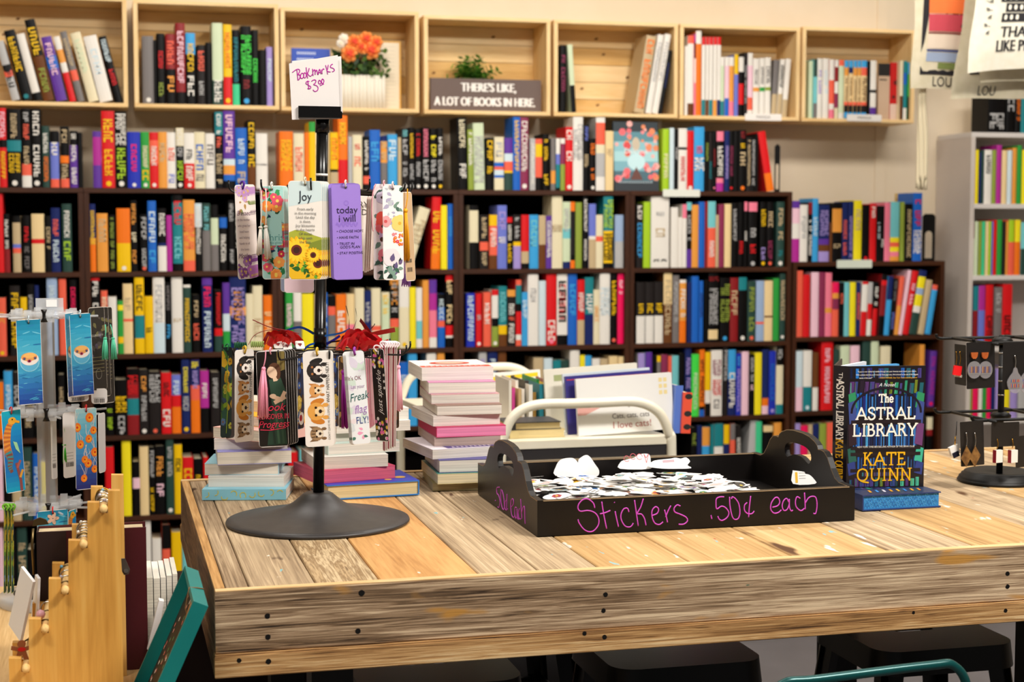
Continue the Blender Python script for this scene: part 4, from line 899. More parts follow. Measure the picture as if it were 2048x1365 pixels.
def d_green(q, W, H):
    face(q, W, H, '1f3a3c'); rndl(q, W, H, 26, ['4c7a2c', 'c8a028', '2c5c4c', '84a428', '34506c'], .012, .034, -.48, .44, 34); q.line2([(0, -.45 * H), (W * .1, -.2 * H), (-W * .05, .1 * H), (W * .1, .4 * H)], .002, .0006, mat('8cac3c', .5))
    rndf(q, W, H, 7, ['d8a828', 'b8c048', '5a7cb0'], .004, .007, -.4, .42, 6, '8c5a20', 35)
def pup(q, u, v, r, c1, c2, ear, h, pointy=False, tan=None):
    """an animal head lying on its side: its crown towards -u"""
    for s in (-1, 1):
        if pointy: q.flat([(u - r * .2, v + s * r * .35), (u - r * .95, v + s * r * 1.0), (u + r * .15, v + s * r * .95)], h, mat(ear, .6))
        else: q.disc(u + r * .15, v + s * r * .95, r * .72, h, mat(ear, .6), 12, r * .32, .25 * s)
    q.disc(u, v, r * .86, h + 1e-4, mat(c1, .6), 16, r * .9); q.disc(u + r * .38, v, r * .52, h + 2e-4, mat(c2, .6), 14, r * .48)
    if tan:
        for s in (-1, 1): q.disc(u - r * .28, v + s * r * .36, r * .13, h + 3e-4, mat(tan, .6), 8)
    for s in (-1, 1): q.disc(u - r * .02, v + s * r * .38, r * .13, h + 4e-4, mat('20140e', .4), 8); 
    q.disc(u + r * .42, v, r * .17, h + 4e-4, mat('2a1a16', .4), 8, r * .2); q.line2([(u + r * .55, v), (u + r * .72, v)], r * .06, h + 4e-4, mat('5a3a2c', .5))
    for s in (-1, 1): q.disc(u + r * .95, v + s * r * .62, r * .34, h + 5e-5, mat(c1 if not pointy else ear, .6), 10, r * .2)
def d_pets(q, W, H):
    face(q, W, H, 'efe8e0')
    pup(q, -.10 * W, .30 * H, .0165, '2a2320', 'efe4da', '1c1714', .0003, False, 'b0703c'); pup(q, -.10 * W, .09 * H, .0125, 'd89a58', 'f0d8b4', 'c07c3c', .0003, True)
    pup(q, -.10 * W, -.13 * H, .0175, 'e0a048', 'f0d09c', 'cc7c24', .0003); pup(q, -.10 * W, -.365 * H, .0135, '9c7c58', 'e4d4bc', '7c5c3c', .0003, True)
    for k in range(3): q.line2([(-.10 * W - .009, -.365 * H - .006 + k * .006), (-.10 * W - .003, -.365 * H - .005 + k * .005)], .001, .0008, mat('4a3420', .6))
    q.text('WHAT HAPPENS NEXT?', .34 * W, .17 * H, .0085, .0004, mat('4a4440', .5), rot=PI / 2, sx=.78)
    q.text('DON\'T LEAVE ME IN SUSPENSE...', .34 * W, -.24 * H, .0056, .0004, mat('9a948c', .5), rot=PI / 2, sx=.80)
def d_hang(q, W, H):
    face(q, W, H, '1d1712')
    q.flat([(W * .2, H * .49), (W * .46, H * .49), (W * .46, H * .30), (W * .2, H * .28)], .0002, mat('7c6a34', .6)); q.line2([(W * .33, H * .49), (W * .33, H * .30)], .001, .0003, mat('3c3018', .6)); q.line2([(W * .2, H * .40), (W * .46, H * .40)], .001, .0003, mat('3c3018', .6))
    q.flat([(-W * .10, H * .20), (W * .30, H * .22), (W * .46, H * .08), (W * .44, -H * .05), (W * .25, -H * .12), (-W * .02, -H * .06), (-W * .06, H * .08)], .0003, mat('2c4a38', .6))
    q.flat([(-W * .06, -H * .10), (W * .34, -H * .10), (W * .46, -H * .48), (-W * .22, -H * .48)], .0003, mat('1f3a2a', .6))
    for (a, c_) in ((.10, '34543c'), (.26, '2c4834'), (-.04, '16281c')): q.line2([(a * W, -.12 * H), (a * W + .004, -.46 * H)], .004, .0005, mat(c_, .6))
    q.flat([(W * .02, H * .235), (W * .28, H * .225), (W * .18, H * .185), (W * .06, H * .18)], .0005, mat('e4c4a4', .6))
    q.disc(W * .02, H * .275, .0085, .0006, mat('e8c8a8', .6), 14, .011, .4); q.disc(W * .10, H * .305, .011, .0005, mat('5a3620', .6), 14, .012); q.disc(W * .22, H * .27, .0045, .0005, mat('5a3620', .6), 10, .012)
    q.line2([(W * .42, H * .06), (W * .30, -H * .01), (W * .04, H * .02)], .007, .0007, mat('dcb898', .6)); q.disc(W * .02, H * .03, .006, .0008, mat('e4c4a4', .6), 10, .004); q.line2([(W * .40, H * .01), (W * .1, -H * .035)], .007, .0007, mat('d8b494', .6))
    for k, c_ in enumerate(('6a2420', '2c3c4c', '7c5a28', '5a1c1c', '2a2c20')): q.flat([(-W * .48, H * (.10 - k * .035)), (-W * .2, H * (.10 - k * .035)), (-W * .2, H * (.075 - k * .035)), (-W * .48, H * (.075 - k * .035))], .0002, mat(c_, .6))
    m = mat('ee3c5c', .45)
    q.text('Book', -W * .0, -H * .09, .019, .0010, m, shear=.35); q.text('HANGOVER IN', 0, -H * .185, .0135, .0010, m, sx=.62); q.text('Progress', 0, -H * .265, .018, .0010, m, shear=.35, sx=.85)
    q.line2([(-W * .44, -H * .315), (-W * .1, -H * .325), (W * .42, -H * .305)], .0012, .0010, m)
def d_freak(q, W, H):
    face(q, W, H, 'eaedf0'); rndl(q, W, H, 12, ['cfe0d4', 'dcd4e4', 'd4dce0', 'e8dce0'], .016, .03, -.45, .45, 41)
    q.text('It\'s OK', -W * .12, H * .21, .0105, .0005, mat('8a5a64', .5), sx=.8); q.text('Let your', W * .02, H * .12, .0095, .0005, mat('a890b0', .5), sx=.75)
    q.text('Freak', W * .02, H * .01, .0205, .0005, mat('1f5c58', .5), shear=.4, sx=.75, rot=.15); q.text('flag', W * .06, -H * .125, .021, .0005, mat('a078b8', .5), shear=.3, sx=.8, rot=.12)
    q.text('FLY!', W * .14, -H * .245, .018, .0005, mat('2c4484', .5), sx=.7); rndl(q, W, H, 5, ['e8a0c0', '4a7a6c'], .008, .012, -.49, -.36, 42)
def d_sparkle(q, W, H):
    face(q, W, H, '1f1d1a'); g = random.Random(44)
    for i in range(46):
        v = g.choice((g.uniform(.30, .48), g.uniform(-.48, -.25))); u = g.uniform(-.44, .44)
        q.disc(u * W, v * H, .0034, .0003 + i * 2e-6, mat(g.choice(('ee6ab0', 'f4f0ea', 'e8c23c', 'f090c4')), .4), 10)
    for v in (.22, .15, .08): q.disc(W * .40, v * H, .0026, .0005, mat('f4f0ea', .4), 10)
    q.text('just sparkle', W * .02, H * .03, .018, .0006, mat('f4f0ea', .5), rot=PI / 2, shear=.4, sx=.95)
M_cord = mat('f0ece4', 0.8)
def loop(o, M, W, H, col='f0ece4', r=.0013, arm=.012):
    """cord from the punched hole up over the hook arm"""
    P = [M @ Vector(p) for p in ((0, H / 2 - .006, .001), (-.002, H / 2 + .002, .006), (0, H / 2 + .006, .002), (.002, H / 2 + .002, -.006), (0, H / 2 - .006, -.001))]
    MB().tube(smooth(P, 4), r, mat(col, .8), 6).build('cord_loop', o)
    q = MB(); q.M = M; q.disc(0, H / 2 - .006, .0022, .0016, mat('1a1612', .7), 10); q.build('punched_hole', o)
def tassel(o, a, knot, bot, col, r=.006, strands=18, cord=True):
    """silk tassel: cord from a to knot, bundle of strands down to bot"""
    a, knot, bot = Vector(a), Vector(knot), Vector(bot); m = mat(col, .45); q = MB()
    if cord: q.tube(smooth([a, (a + knot) / 2 + Vector((.001, -.002, 0)), knot], 4), .0011, m, 6)
    d = (bot - knot); q.tube([knot, knot + d * .04, knot + d * .08], [.0025, .0042, .0030], m, 10)
    g = random.Random(int(abs(knot.x) * 1e4))
    for k in range(strands):
        t_ = 2 * PI * k / strands; rr = r * g.uniform(.35, 1.0); e = Vector((math.cos(t_) * rr, math.sin(t_) * rr, g.uniform(-.004, .004)))
        q.tube([knot + d * .07 + e * .3, knot + d * .45 + e * .75, bot + e], .0011, m, 5)
    q.build('tassel', o)
def fan(o, n, dx, dy, dY, label, plain=None):
    """further bookmarks of the same design hanging behind the first"""
    base = o.location.copy(); me = None
    if plain:                             # only the edges of the copies show: same outline, unprinted
        q = MB(); q.M = plain[0]; q.prism(rrect(plain[1], plain[2], .006, 4), -.0005, 0, mat('eee8e4', .4)); q.flat(rrect(plain[1] - .0008, plain[2] - .0008, .0055, 4), .0001, mat(plain[3], .35))
        t_ = q.build('bookmark', loc=tuple(base)); me = t_.data; bpy.data.objects.remove(t_)
    for k in range(1, n + 1):
        c = o.copy(); COL.objects.link(c)
        if me: c.data = me
        c.location = base + Vector((dx * k, dY * k, dy * k)); c['label'] = label % ordn(k)
        for ch in o.children:
            if ch.name[:4] in ('tass', 'cord', 'punc'): continue
            d = ch.copy(); COL.objects.link(d); d.parent = c
Zq = lambda ox, oy, s, P: [(ox + x / s, oy + y / s) for (x, y) in P]
GU = 'bookmarks on the upper ring of the black spinner'; GL = 'bookmarks on the lower ring of the black spinner'
# upper ring
o, M, W, H = hang(Zq(440, 330, 5.69, ((160, 235), (345, 222), (375, 1300), (215, 1300))), 2.835, d_blessed, 'lilac flowered verse bookmark at the far left of the spinner\'s upper ring', group=GU, W=.042, sgn=1)
loop(o, M, W, H, '5c2c9c', .002); fan(o, 4, .0028, .0004, .006, '%s lilac bookmark fanned behind the front lilac verse one')
o, M, W, H = hang(Zq(440, 330, 5.69, ((455, 265), (720, 208), (755, 1302), (485, 1302))), 2.775, d_teal, 'aqua bookmark with red flowers and white tassels, left of the Joy one', group=GU)
loop(o, M, W, H); pA = at_y(440 + 520 / 5.69, 330 + 270 / 5.69, 2.768)
tassel(o, pA, at_y(440 + 520 / 5.69, 330 + 690 / 5.69, 2.768), at_y(440 + 548 / 5.69, 330 + 1055 / 5.69, 2.768), 'eee8de')
tassel(o, at_y(440 + 470 / 5.69, 330 + 280 / 5.69, 2.768), at_y(440 + 462 / 5.69, 330 + 700 / 5.69, 2.768), at_y(440 + 443 / 5.69, 330 + 1005 / 5.69, 2.768), 'e8e0d4', .005)
fan(o, 3, .0032, .0, .006, '%s aqua flowered bookmark fanned behind the tasselled aqua one')
o, M, W, H = hang(Zq(560, 340, 5.689, ((95, 125), (475, 125), (485, 1250), (100, 1250))), 2.722, d_joy, 'sunflower bookmark headed Joy at the front of the upper ring', group=GU)
loop(o, M, W, H, 'e8d8b8'); fan(o, 4, .0042, .0, .007, '%s sunflower bookmark fanned behind the front Joy one')
o, M, W, H = hang(Zq(560, 340, 5.689, ((580, 157), (912, 157), (945, 1248), (612, 1252))), 2.735, d_purple, 'purple bookmark reading today i will, right of the pole', group=GU, edge='8a6cc0')
loop(o, M, W, H); fan(o, 1, -.004, .001, .006, '%s purple bookmark tucked behind the front purple one')
o, M, W, H = hang(Zq(690, 340, 5.689, ((325, 172), (560, 150), (560, 1255), (328, 1252))), 2.80, d_poppy, 'watercolour poppy bookmark half hidden by the white flowered one', group=GU)
loop(o, M, W, H, 'e8a8b0')
q = MB(); q.tube(smooth([at_y(690 + x / 5.689, 340 + y / 5.689, 2.795) for (x, y) in ((350, 160), (318, 260), (305, 450), (312, 640), (322, 700))], 4), .0011, mat('e09aa4', .7), 6); q.build('cord', o)
o, M, W, H = hang(Zq(690, 340, 5.689, ((430, 167), (655, 182), (675, 1257), (432, 1252))), 2.785, d_white, 'white bookmark with scattered small flowers at the right of upper ring', group=GU)
loop(o, M, W, H, 'f0d8d8')
o, M, W, H = hang(Zq(690, 340, 5.689, ((655, 255), (752, 245), (812, 1270), (690, 1262))), 2.86, d_back, 'tan bookmark back with barcodes at the far right of upper ring', group=GU)
tassel(o, at_y(690 + 710 / 5.689, 340 + 215 / 5.689, 2.85), at_y(690 + 690 / 5.689, 340 + 440 / 5.689, 2.85), at_y(690 + 705 / 5.689, 340 + 1020 / 5.689, 2.85), 'f0a810', .0065, 26)
o, M, W, H = hang(Zq(690, 340, 5.689, ((640, 300), (730, 300), (760, 1235), (660, 1235))), 2.885, d_plain('c8a0d8'), 'bookmark whose lilac tassel end peeks out below the tan one', group=GU)
tassel(o, at_y(812, 540, 2.88), at_y(812, 548, 2.88), at_y(813, 570, 2.88), 'a878dc', .010, 26, False)
o, M, W, H = hang(Zq(690, 340, 5.689, ((100, 300), (285, 290), (250, 1150), (60, 1150))), 2.96, d_words, 'cream worded bookmark seen between the purple and poppy bookmarks', group=GU)
for k, (a, b_) in enumerate(((215, 250), (240, 275), (265, 300), (285, 322))):
    o, M, W, H = hang(Zq(690, 340, 5.689, ((a + 40, 300), (b_ + 30, 300), (b_ + 5, 1165 - k * 12), (a, 1170 - k * 10))), 2.93 - k * .012, d_plain(('e0c4bc', 'e8ccc4', 'dcb8b0', 'e4d0c8')[k]), '%s narrow blush bookmark edge right of the purple bookmark' % ordn(k), group=GU, W=.03)
o, M, W, H = hang(((640, 372), (662, 372), (667, 556), (645, 556)), 2.97, d_plain('e6c414'), 'yellow bookmark peeking out between the Joy and purple ones', group=GU)
o, M, W, H = hang(((567, 392), (627, 392), (628, 586), (569, 586)), 3.02, d_plain('e9ccd4'), 'pale pink bookmark end hanging lower behind the Joy one', group=GU)
o, M, W, H = hang(((560, 390), (618, 390), (620, 584), (561, 584)), 3.03, d_plain('a8b4d0'), 'pale blue bookmark behind the hanging pale pink one', group=GU)
# lower ring
o, M, W, H = hang(Zq(420, 600, 4.404, ((105, 415), (195, 420), (190, 1215), (90, 1212))), 2.86, d_green, 'dark green painted plant bookmark at the far left of lower ring', group=GL, W=.027, sgn=1, edge='1c2c2c')
loop(o, M, W, H, '2c7a5c')
o, M, W, H = hang(Zq(420, 600, 4.404, ((150, 425), (235, 425), (215, 1220), (140, 1218))), 2.885, d_plain('3a3436'), 'black backed bookmark behind the dark green plant one', group=GL, W=.03, sgn=1, edge='2a2426')
o, M, W, H = hang(Zq(420, 600, 4.404, ((220, 440), (386, 436), (386, 1255), (218, 1247))), 2.815, d_pets, 'white puppies and kittens bookmark left of the black Book Hangover one', group=GL, W=.045, sgn=1)
loop(o, M, W, H, 'e0b840', .0018)
o, M, W, H = hang(Zq(420, 600, 4.404, ((405, 450), (662, 450), (696, 1296), (432, 1296))), 2.765, d_hang, 'black bookmark with pink lettering and a reading woman, pink tassel', group=GL, edge='eee8e4')
loop(o, M, W, H, 'f4a8bc')
tassel(o, at_y(420 + 490 / 4.404, 600 + 445 / 4.404, 2.757), at_y(420 + 472 / 4.404, 600 + 590 / 4.404, 2.755), at_y(420 + 472 / 4.404, 600 + 1035 / 4.404, 2.752), 'f29cb4', .0105, 40)
fan(o, 4, .0052, .0, .008, '%s black Book Hangover bookmark fanned behind the front one', (M, W, H, '1d1712'))
o, M, W, H = hang(Zq(420, 600, 4.404, ((770, 470), (830, 470), (830, 1140), (770, 1140))), 2.86, d_dark, 'blue picture bookmark in the gap left of the centre puppies one', group=GL)
q = MB(); q.M = M; q.disc(0, -H * .36, .012, .0012, mat('f0e8e0', .5)); q.disc(-.003, -H * .35, .006, .0016, mat('b02030', .5)); q.build('heart_print', o)
o, M, W, H = hang(((605, 703), (663, 703), (669, 893.5), (611.5, 893.5)), 2.715, d_pets, 'white puppies and kittens bookmark in front of the pole', group=GL)
loop(o, M, W, H, 'e0b840', .0018); fan(o, 2, .0022, .0, .006, '%s puppies bookmark behind the one in front of the pole')
o, M, W, H = hang(Zq(620, 600, 4.404, ((195, 470), (255, 470), (290, 1115), (215, 1115))), 2.84, d_dark, 'dark blue night scene bookmark right of the centre puppies one', group=GL)
o, M, W, H = hang(Zq(620, 600, 4.404, ((255, 490), (330, 490), (345, 1125), (250, 1125))), 2.85, d_brown, 'brown painted bookmark behind the purple tassel', group=GL)
tassel(o, at_y(620 + 320 / 4.404, 600 + 470 / 4.404, 2.80), at_y(620 + 293 / 4.404, 600 + 620 / 4.404, 2.80), at_y(620 + 312 / 4.404, 600 + 1120 / 4.404, 2.80), '9c1c9c', .0085, 30)
o, M, W, H = hang(Zq(620, 600, 4.404, ((312, 460), (472, 442), (536, 1262), (376, 1286))), 2.765, d_freak, 'pale marbled freak flag bookmark tilted on the lower ring', group=GL)
loop(o, M, W, H, 'a040b0', .002); fan(o, 2, -.0018, -.0006, .006, '%s marbled bookmark directly behind the freak flag one')
for k in range(3):
    o, M, W, H = hang(Zq(620, 600, 4.404, ((488 + k * 22, 500), (520 + k * 20, 500), (562 + k * 8, 1130 - k * 20), (520 + k * 15, 1125))), 2.83 + k * .01, d_plain(('d88c9c', 'c87084', 'e8b4bc')[k]), '%s rose bookmark edge left of the just sparkle one' % ordn(k), group=GL, W=.03)
o, M, W, H = hang(Zq(620, 600, 4.404, ((700, 480), (790, 480), (782, 1140), (710, 1140))), 2.89, d_brown, 'brown gilt edged bookmark behind the pink cluster on the right', group=GL)
o, M, W, H = hang(Zq(620, 600, 4.404, ((530, 440), (652, 420), (690, 1240), (590, 1255))), 2.78, d_sparkle, 'black just sparkle bookmark with pink and gold dots', group=GL, W=.036, sgn=-1)
loop(o, M, W, H, 'f0d8dc'); 
for k in range(6):
    a = 640 + k * 21
    o, M, W, H = hang(Zq(620, 600, 4.404, ((a, 400), (a + 20, 395), (a + 22 - k * 2, 1330 - k * 8), (a + 2 - k * 3, 1335 - k * 8))), 2.80 + k * .012, d_plain(('b8405c', 'f0dce0', 'c4506c', 'f0e4e4', 'a83050', 'f4dce4')[k]), '%s pink bookmark edge right of the just sparkle one' % ordn(k), group=GL, W=.014, sgn=-1)
    loop(o, M, W, H, 'f6e4e8', .0018)
tassel(o, at_y(800, 700, 2.86), at_y(797, 731, 2.86), at_y(799, 820, 2.86), 'f4b4c8', .006, 20)
# ------------------------------------------------------------------ ribbons heaped on the lower ring
def ribbons(name, label, paths, cols, w, Y0, spread):
    base = at_y(paths[0][0][0], paths[0][0][1], Y0)
    t = thing(name, label, 'ribbons', tuple(base), 'satin ribbons lying on the lower ring'); g = random.Random(len(label))
    for k, P in enumerate(paths):
        yy = Y0 + g.uniform(-spread, spread)
        pts = smooth([at_y(x, y, yy + g.uniform(-.006, .006)) for (x, y) in P], 6)
        q = MB(); q.ribbon(pts, w * g.uniform(.8, 1.1), mat(cols[k % len(cols)], .3, 0, .5), side=(g.uniform(-.2, .2), g.uniform(-.6, -.1), g.uniform(.6, 1.0))); q.build('ribbon', t)
g = random.Random(3)
def heap(x0, x1, yb, yt, n):
    out = []; w = x1 - x0
    for k in range(n):
        a = g.uniform(x0, x1 - w * .45); b_ = a + g.uniform(w * .3, w * .5) * g.choice((1, 1, .7)); h = g.uniform(.35, 1.0)
        out.append([(a, yb + g.uniform(-8, 0)), (a + (b_ - a) * .3, yb + (yt - yb) * h), (a + (b_ - a) * .65, yb + (yt - yb) * h * g.uniform(.8, 1.1)), (b_, yb + (yt - yb) * g.uniform(.0, .6))])
    return out
ribbons('ribbon_bundle', 'heap of red satin ribbons left of the pole on lower ring', heap(524, 606, 693, 666, 15), ('d01418', 'b80e14', 'e02424'), .0095, 2.86, .03)
ribbons('ribbon_bundle', 'heap of red satin ribbons right of the pole on lower ring', heap(664, 784, 702, 664, 20) + [[(720, 640), (728, 650), (740, 668)], [(712, 690), (735, 672), (790, 660)]], ('d0141c', 'e43840', 'c01018'), .0105, 2.86, .03)
ribbons('ribbon_bundle', 'blue satin ribbons either side of the pole on lower ring', [[(568, 663), (600, 655), (628, 668)], [(650, 672), (680, 667), (700, 658)], [(650, 690), (665, 682), (680, 672)], [(645, 685), (620, 690), (608, 700)]], ('1a5cc8', '2c80e0', '2c2c9c'), .005, 2.88, .02)
ribbons('ribbon_bundle', 'black upright ribbon tails right of the pole on lower ring', [[(702, 668), (713, 640), (711, 617)], [(697, 668), (698, 640), (692, 612)], [(740, 660), (749, 650), (748, 649)], [(660, 685), (690, 680), (706, 672)]], ('0c0a0a',), .0035, 2.87, .01)
q = MB()
for (P, r_) in ((((505, 640), (540, 655), (575, 662), (598, 668)), .0009), (((497, 690), (508, 672), (530, 662), (560, 660)), .0006)):
    q.tube(smooth([at_y(x, y, 2.85) for x, y in P], 6), r_, mat('a01418', .5), 5)
q.build('red_cord', None, 'thin red cord curling up left of the red ribbon heap', 'cord', loc=tuple(at_y(540, 655, 2.85)))
M_card = mat('f0ebe4', .4)
for k, (x, y, a) in enumerate(((556, 689, .2), (575, 692, -.1), (600, 690, .1))):
    c = at_y(x, y, 2.84); q = MB(); q.M = frame(c, (math.cos(a), math.sin(a) * .3, 0), (0, .75, .65))
    q.prism(rrect(.016, .02, .003), -.0006, 0, M_card); q.disc(-.0015, .0015, .0022, .0003, mat('7a1420', .5)); q.disc(.0015, .0015, .0022, .00035, mat('7a1420', .5)); q.flat([(-.0035, .001), (.0035, .001), (0, -.005)], .0004, mat('7a1420', .5))
    q.build('playing_card_bookmark', None, ('left', 'middle', 'right')[k] + ' white heart card end lying below the left red ribbons', 'bookmark', 'heart card ends under the red ribbons', loc=tuple(c))
for (nm, lab, x0, x1, y, col) in (('cord_coil', 'pale green coiled cord left of the red ribbons', 503, 527, 689, 'c4dc84'), ('cord_coil', 'dark green coiled cord above the far left bookmarks', 470, 492, 691, '1f6a48')):
    q = MB()
    for k in range(7):
        c = at_y(x0 + (x1 - x0) * k / 6, y, 2.85); q.tube([c + Vector((0, .008 * math.cos(s * PI / 6), .005 * math.sin(s * PI / 6))) for s in range(12)], .0012, mat(col, .6), 5, closed=True)
    q.build(nm, None, lab, 'cord', loc=tuple(at_y((x0 + x1) / 2, y, 2.85)))
# ================================================================== stacks of paperbacks on the table
M_pg = {}
def page_m(h):
    if h not in M_pg:
        c = lin(h); dk = '%02x%02x%02x' % tuple(int(int(h[i:i + 2], 16) * .88) for i in (0, 2, 4))
        m, nt, b, N, L = nodes_mat('page_edges_' + h)
        tc = N('ShaderNodeTexCoord'); mp = N('ShaderNodeMapping'); mp.inputs['Scale'].default_value = (6, 6, 900); L(tc.outputs['Object'], mp.inputs[0])
        n = N('ShaderNodeTexNoise'); n.inputs['Scale'].default_value = 1; n.inputs['Detail'].default_value = 2; L(mp.outputs[0], n.inputs['Vector'])
        r = ramp(N, [(.35, dk), (.6, h)]); L(n.outputs['Fac'], r.inputs[0]); L(r.outputs[0], b.inputs['Base Color']); b.inputs['Roughness'].default_value = .8
        M_pg[h] = m
    return M_pg[h]
def flatbook(FL, FR, z, th, dep, cov, pages, label, spine='right', hard=False, group=None, art=None, name='paperback', cat='paperback', wmax=None, top=None):
    a, c = at_z(FL[0], FL[1], z), at_z(FR[0], FR[1], z)
    d = (c - a); w = d.length if not wmax else min(wmax, d.length); d.normalize()
    M = frame(a, d, (-d.y, d.x, 0))            # local x along the front edge, y away, z up
    t = thing(name, label, cat, tuple(M @ Vector((w / 2, dep / 2, 0))), group)
    o = .003 if hard else .0004; tc = .0022 if hard else .0009
    m = mat(cov, .4, 0, .4); mt = mat(top, .4, 0, .4) if top else m
    q = MB(); q.M = M
    q.box(0, w, 0, dep, 0, tc, m); q.box(0, w, 0, dep, th - tc, th, m, {1: mt})
    if spine == 'right': q.box(w - tc, w, 0, dep, tc, th - tc, m)
    if spine == 'left': q.box(0, tc, 0, dep, tc, th - tc, m)
    if spine == 'back': q.box(0, w, dep - tc, dep, tc, th - tc, m)
    if spine == 'front': q.box(0, w, 0, tc, tc, th - tc, m)
    q.build('cover', t)
    q = MB(); q.M = M
    q.box(o if spine != 'left' else tc, w - (o if spine != 'right' else tc), o if spine != 'front' else tc, dep - (o if spine != 'back' else tc), tc, th - tc, page_m(pages)); q.build('page_block', t)
    if art:
        q = MB(); art(q, M, w, dep, th)
        if q.f: q.build('cover_print', t)
    return t, M, w
GS = ('left stack of paperbacks on the table', 'paperback stack behind the bookmark stand', 'paperback stack left of the sticker tray')
def moons(q, M, w, dep, th):
    g = random.Random(5)
    q.M = M @ frame((0, -.0006, 0), (1, 0, 0), (0, 0, 1))
    for k in range(9):
        u = .008 + w * .11 * k; v = th * g.uniform(.25, .75); r = .006; a0 = g.uniform(0, 6.28); e = g.choice((3.2, 4.8, 2.2))
        q.line2([(u + r * math.cos(a0 + e * s / 9), max(.001, min(th - .001, v + r * math.sin(a0 + e * s / 9)))) for s in range(10)], .0014, 0, mat('d8c83c', .45))
Q3 = lambda x, y: (380 + x / 4.267, 780 + y / 4.267)
z = TT
def st(lst, grp):
    z = TT + .0006; out = []
    for (FL, FR, th, dep, cov, pages, lab, kw) in lst:
        out.append(flatbook(FL, FR, z, th, dep, cov, pages, lab, group=grp, **kw)); z += th + .0002
    return out
st([(Q3(103, 943), Q3(820, 940), .0215, .145, '84c4d8', 'e6e0d4', 'light blue book with yellow moon pattern at the bottom of left stack', dict(spine='front', art=moons)),
    (Q3(155, 830), Q3(802, 830), .0215, .14, 'd8d4cc', 'e4ddd2', 'white paged book second from the bottom of left stack', dict(spine='back')),
    (Q3(125, 730), Q3(757, 725), .0235, .14, '9ccbd8', 'dfd6c6', 'cream paged book with light blue cover, third in left stack', dict(spine='right', top='8cc4d4')),
    (Q3(235, 645), Q3(868, 625), .0265, .14, '8a86c8', 'e2d8c8', 'thick cream paged book with violet cover, fourth in left stack', dict(spine='back')),
    (Q3(205, 512), Q3(830, 505), .0215, .145, 'd8d4d0', 'e4dcd0', 'pale book under the tilted ones, fifth in left stack', dict(spine='back')),
    (Q3(198, 410), Q3(690, 455), .0225, .15, 'e8b4a8', 'e6dccc', 'pink covered book turned askew near the top of left stack', dict(spine='right', wmax=.15)),
    (Q3(262, 283), Q3(700, 330), .021, .15, 'f0b010', 'e4d8c4', 'yellow covered book turned askew on top of left stack', dict(spine='right', wmax=.14)),
    (Q3(330, 175), Q3(600, 190), .022, .10, 'e8d0bc', 'e0c8a8', 'small buff book capping the left stack', dict(spine='right', wmax=.10))], GS[0])
def bluecover(q, M, w, dep, th):
    q.M = M @ Matrix.Translation((0, 0, th + .0004)); q.disc(w * .86, dep * .35, .012, 0, mat('d8a83c', .4)); q.disc(w * .70, dep * .2, .008, 0, mat('d8a83c', .4))
st([(Q3(1170, 945), Q3(1957, 897), .030, .145, '2f7fd0', 'e4cf9c', 'blue hardback with cream pages at the bottom of middle stack', dict(spine='right', hard=True, top='2238a8', art=bluecover)),
    (Q3(1080, 805), Q3(1752, 752), .026, .14, 'd04a6c', 'd9607c', 'pink edged book second from the bottom of middle stack', dict(spine='back')),
    (Q3(1060, 683), Q3(1692, 652), .0245, .14, 'd8d2ca', 'ddd4c6', 'grey white book above the pink edged one in middle stack', dict(spine='back')),
    (Q3(1180, 560), Q3(1790, 525), .023, .14, 'c8dcd4', 'e2dace', 'book with a mint spine edge, fourth in middle stack', dict(spine='left')),
    (Q3(1140, 450), Q3(1720, 420), .018, .14, 'd0c8c0', 'd8cfc2', 'thin shadowed book, fifth in middle stack', dict(spine='back')),
    (Q3(1250, 375), Q3(1882, 345), .021, .145, 'e8e2da', 'e9e1d5', 'white book second from the top of middle stack', dict(spine='back')),
    (Q3(1240, 275), Q3(1868, 248), .0235, .14, 'f0ebe4', 'ece5da', 'white book topping the middle stack behind the pink bookmarks', dict(spine='back'))], GS[1])
Q4 = lambda x, y: (780 + x / 4.403, 690 + y / 4.403)
def redtitle(q, M, w, dep, th):
    q.M = M @ Matrix.Translation((0, 0, th + .0004))
    q.flat([(.002, .008), (w - .002, .008), (w - .002, .045), (.002, .045)], 0, mat('d8452c', .4)); q.text('ARROW TO MOON', w * .5, .027, .013, .0003, mat('f0e8e0', .4)) if False else None
    q.disc(w * .5, dep * .55, .045, .0002, mat('c83c2c', .4), 20, .035); q.disc(w * .5, dep * .55, .032, .0003, mat('e8b8a0', .4), 20, .022)
    g = random.Random(2)
    for k in range(11):
        u = .012 + k * (w - .024) / 11; q.flat([(u, .018), (u + .008, .018), (u + .008, .021), (u, .021)], .0003, mat('f4ece4', .4)); q.flat([(u, .018), (u + .002, .018), (u + .002, .036), (u, .036)], .0003, mat('f4ece4', .4)); q.flat([(u + g.choice((0, .005)), .033), (u + .008, .033), (u + .008, .036), (u + .002, .036)], .0003, mat('f4ece4', .4))
def purptop(q, M, w, dep, th):
    q.M = M @ Matrix.Translation((0, 0, th + .0004)); q.flat([(w * .22, .006), (w - .004, .006), (w - .004, .05), (w * .22, .05)], 0, mat('4a3c86', .4))
    for k in range(9): q.flat([(w * .3 + k * .010, .012), (w * .3 + k * .010 + .006, .012), (w * .3 + k * .010 + .003, .03)], .0003, mat('e8dce8', .4))
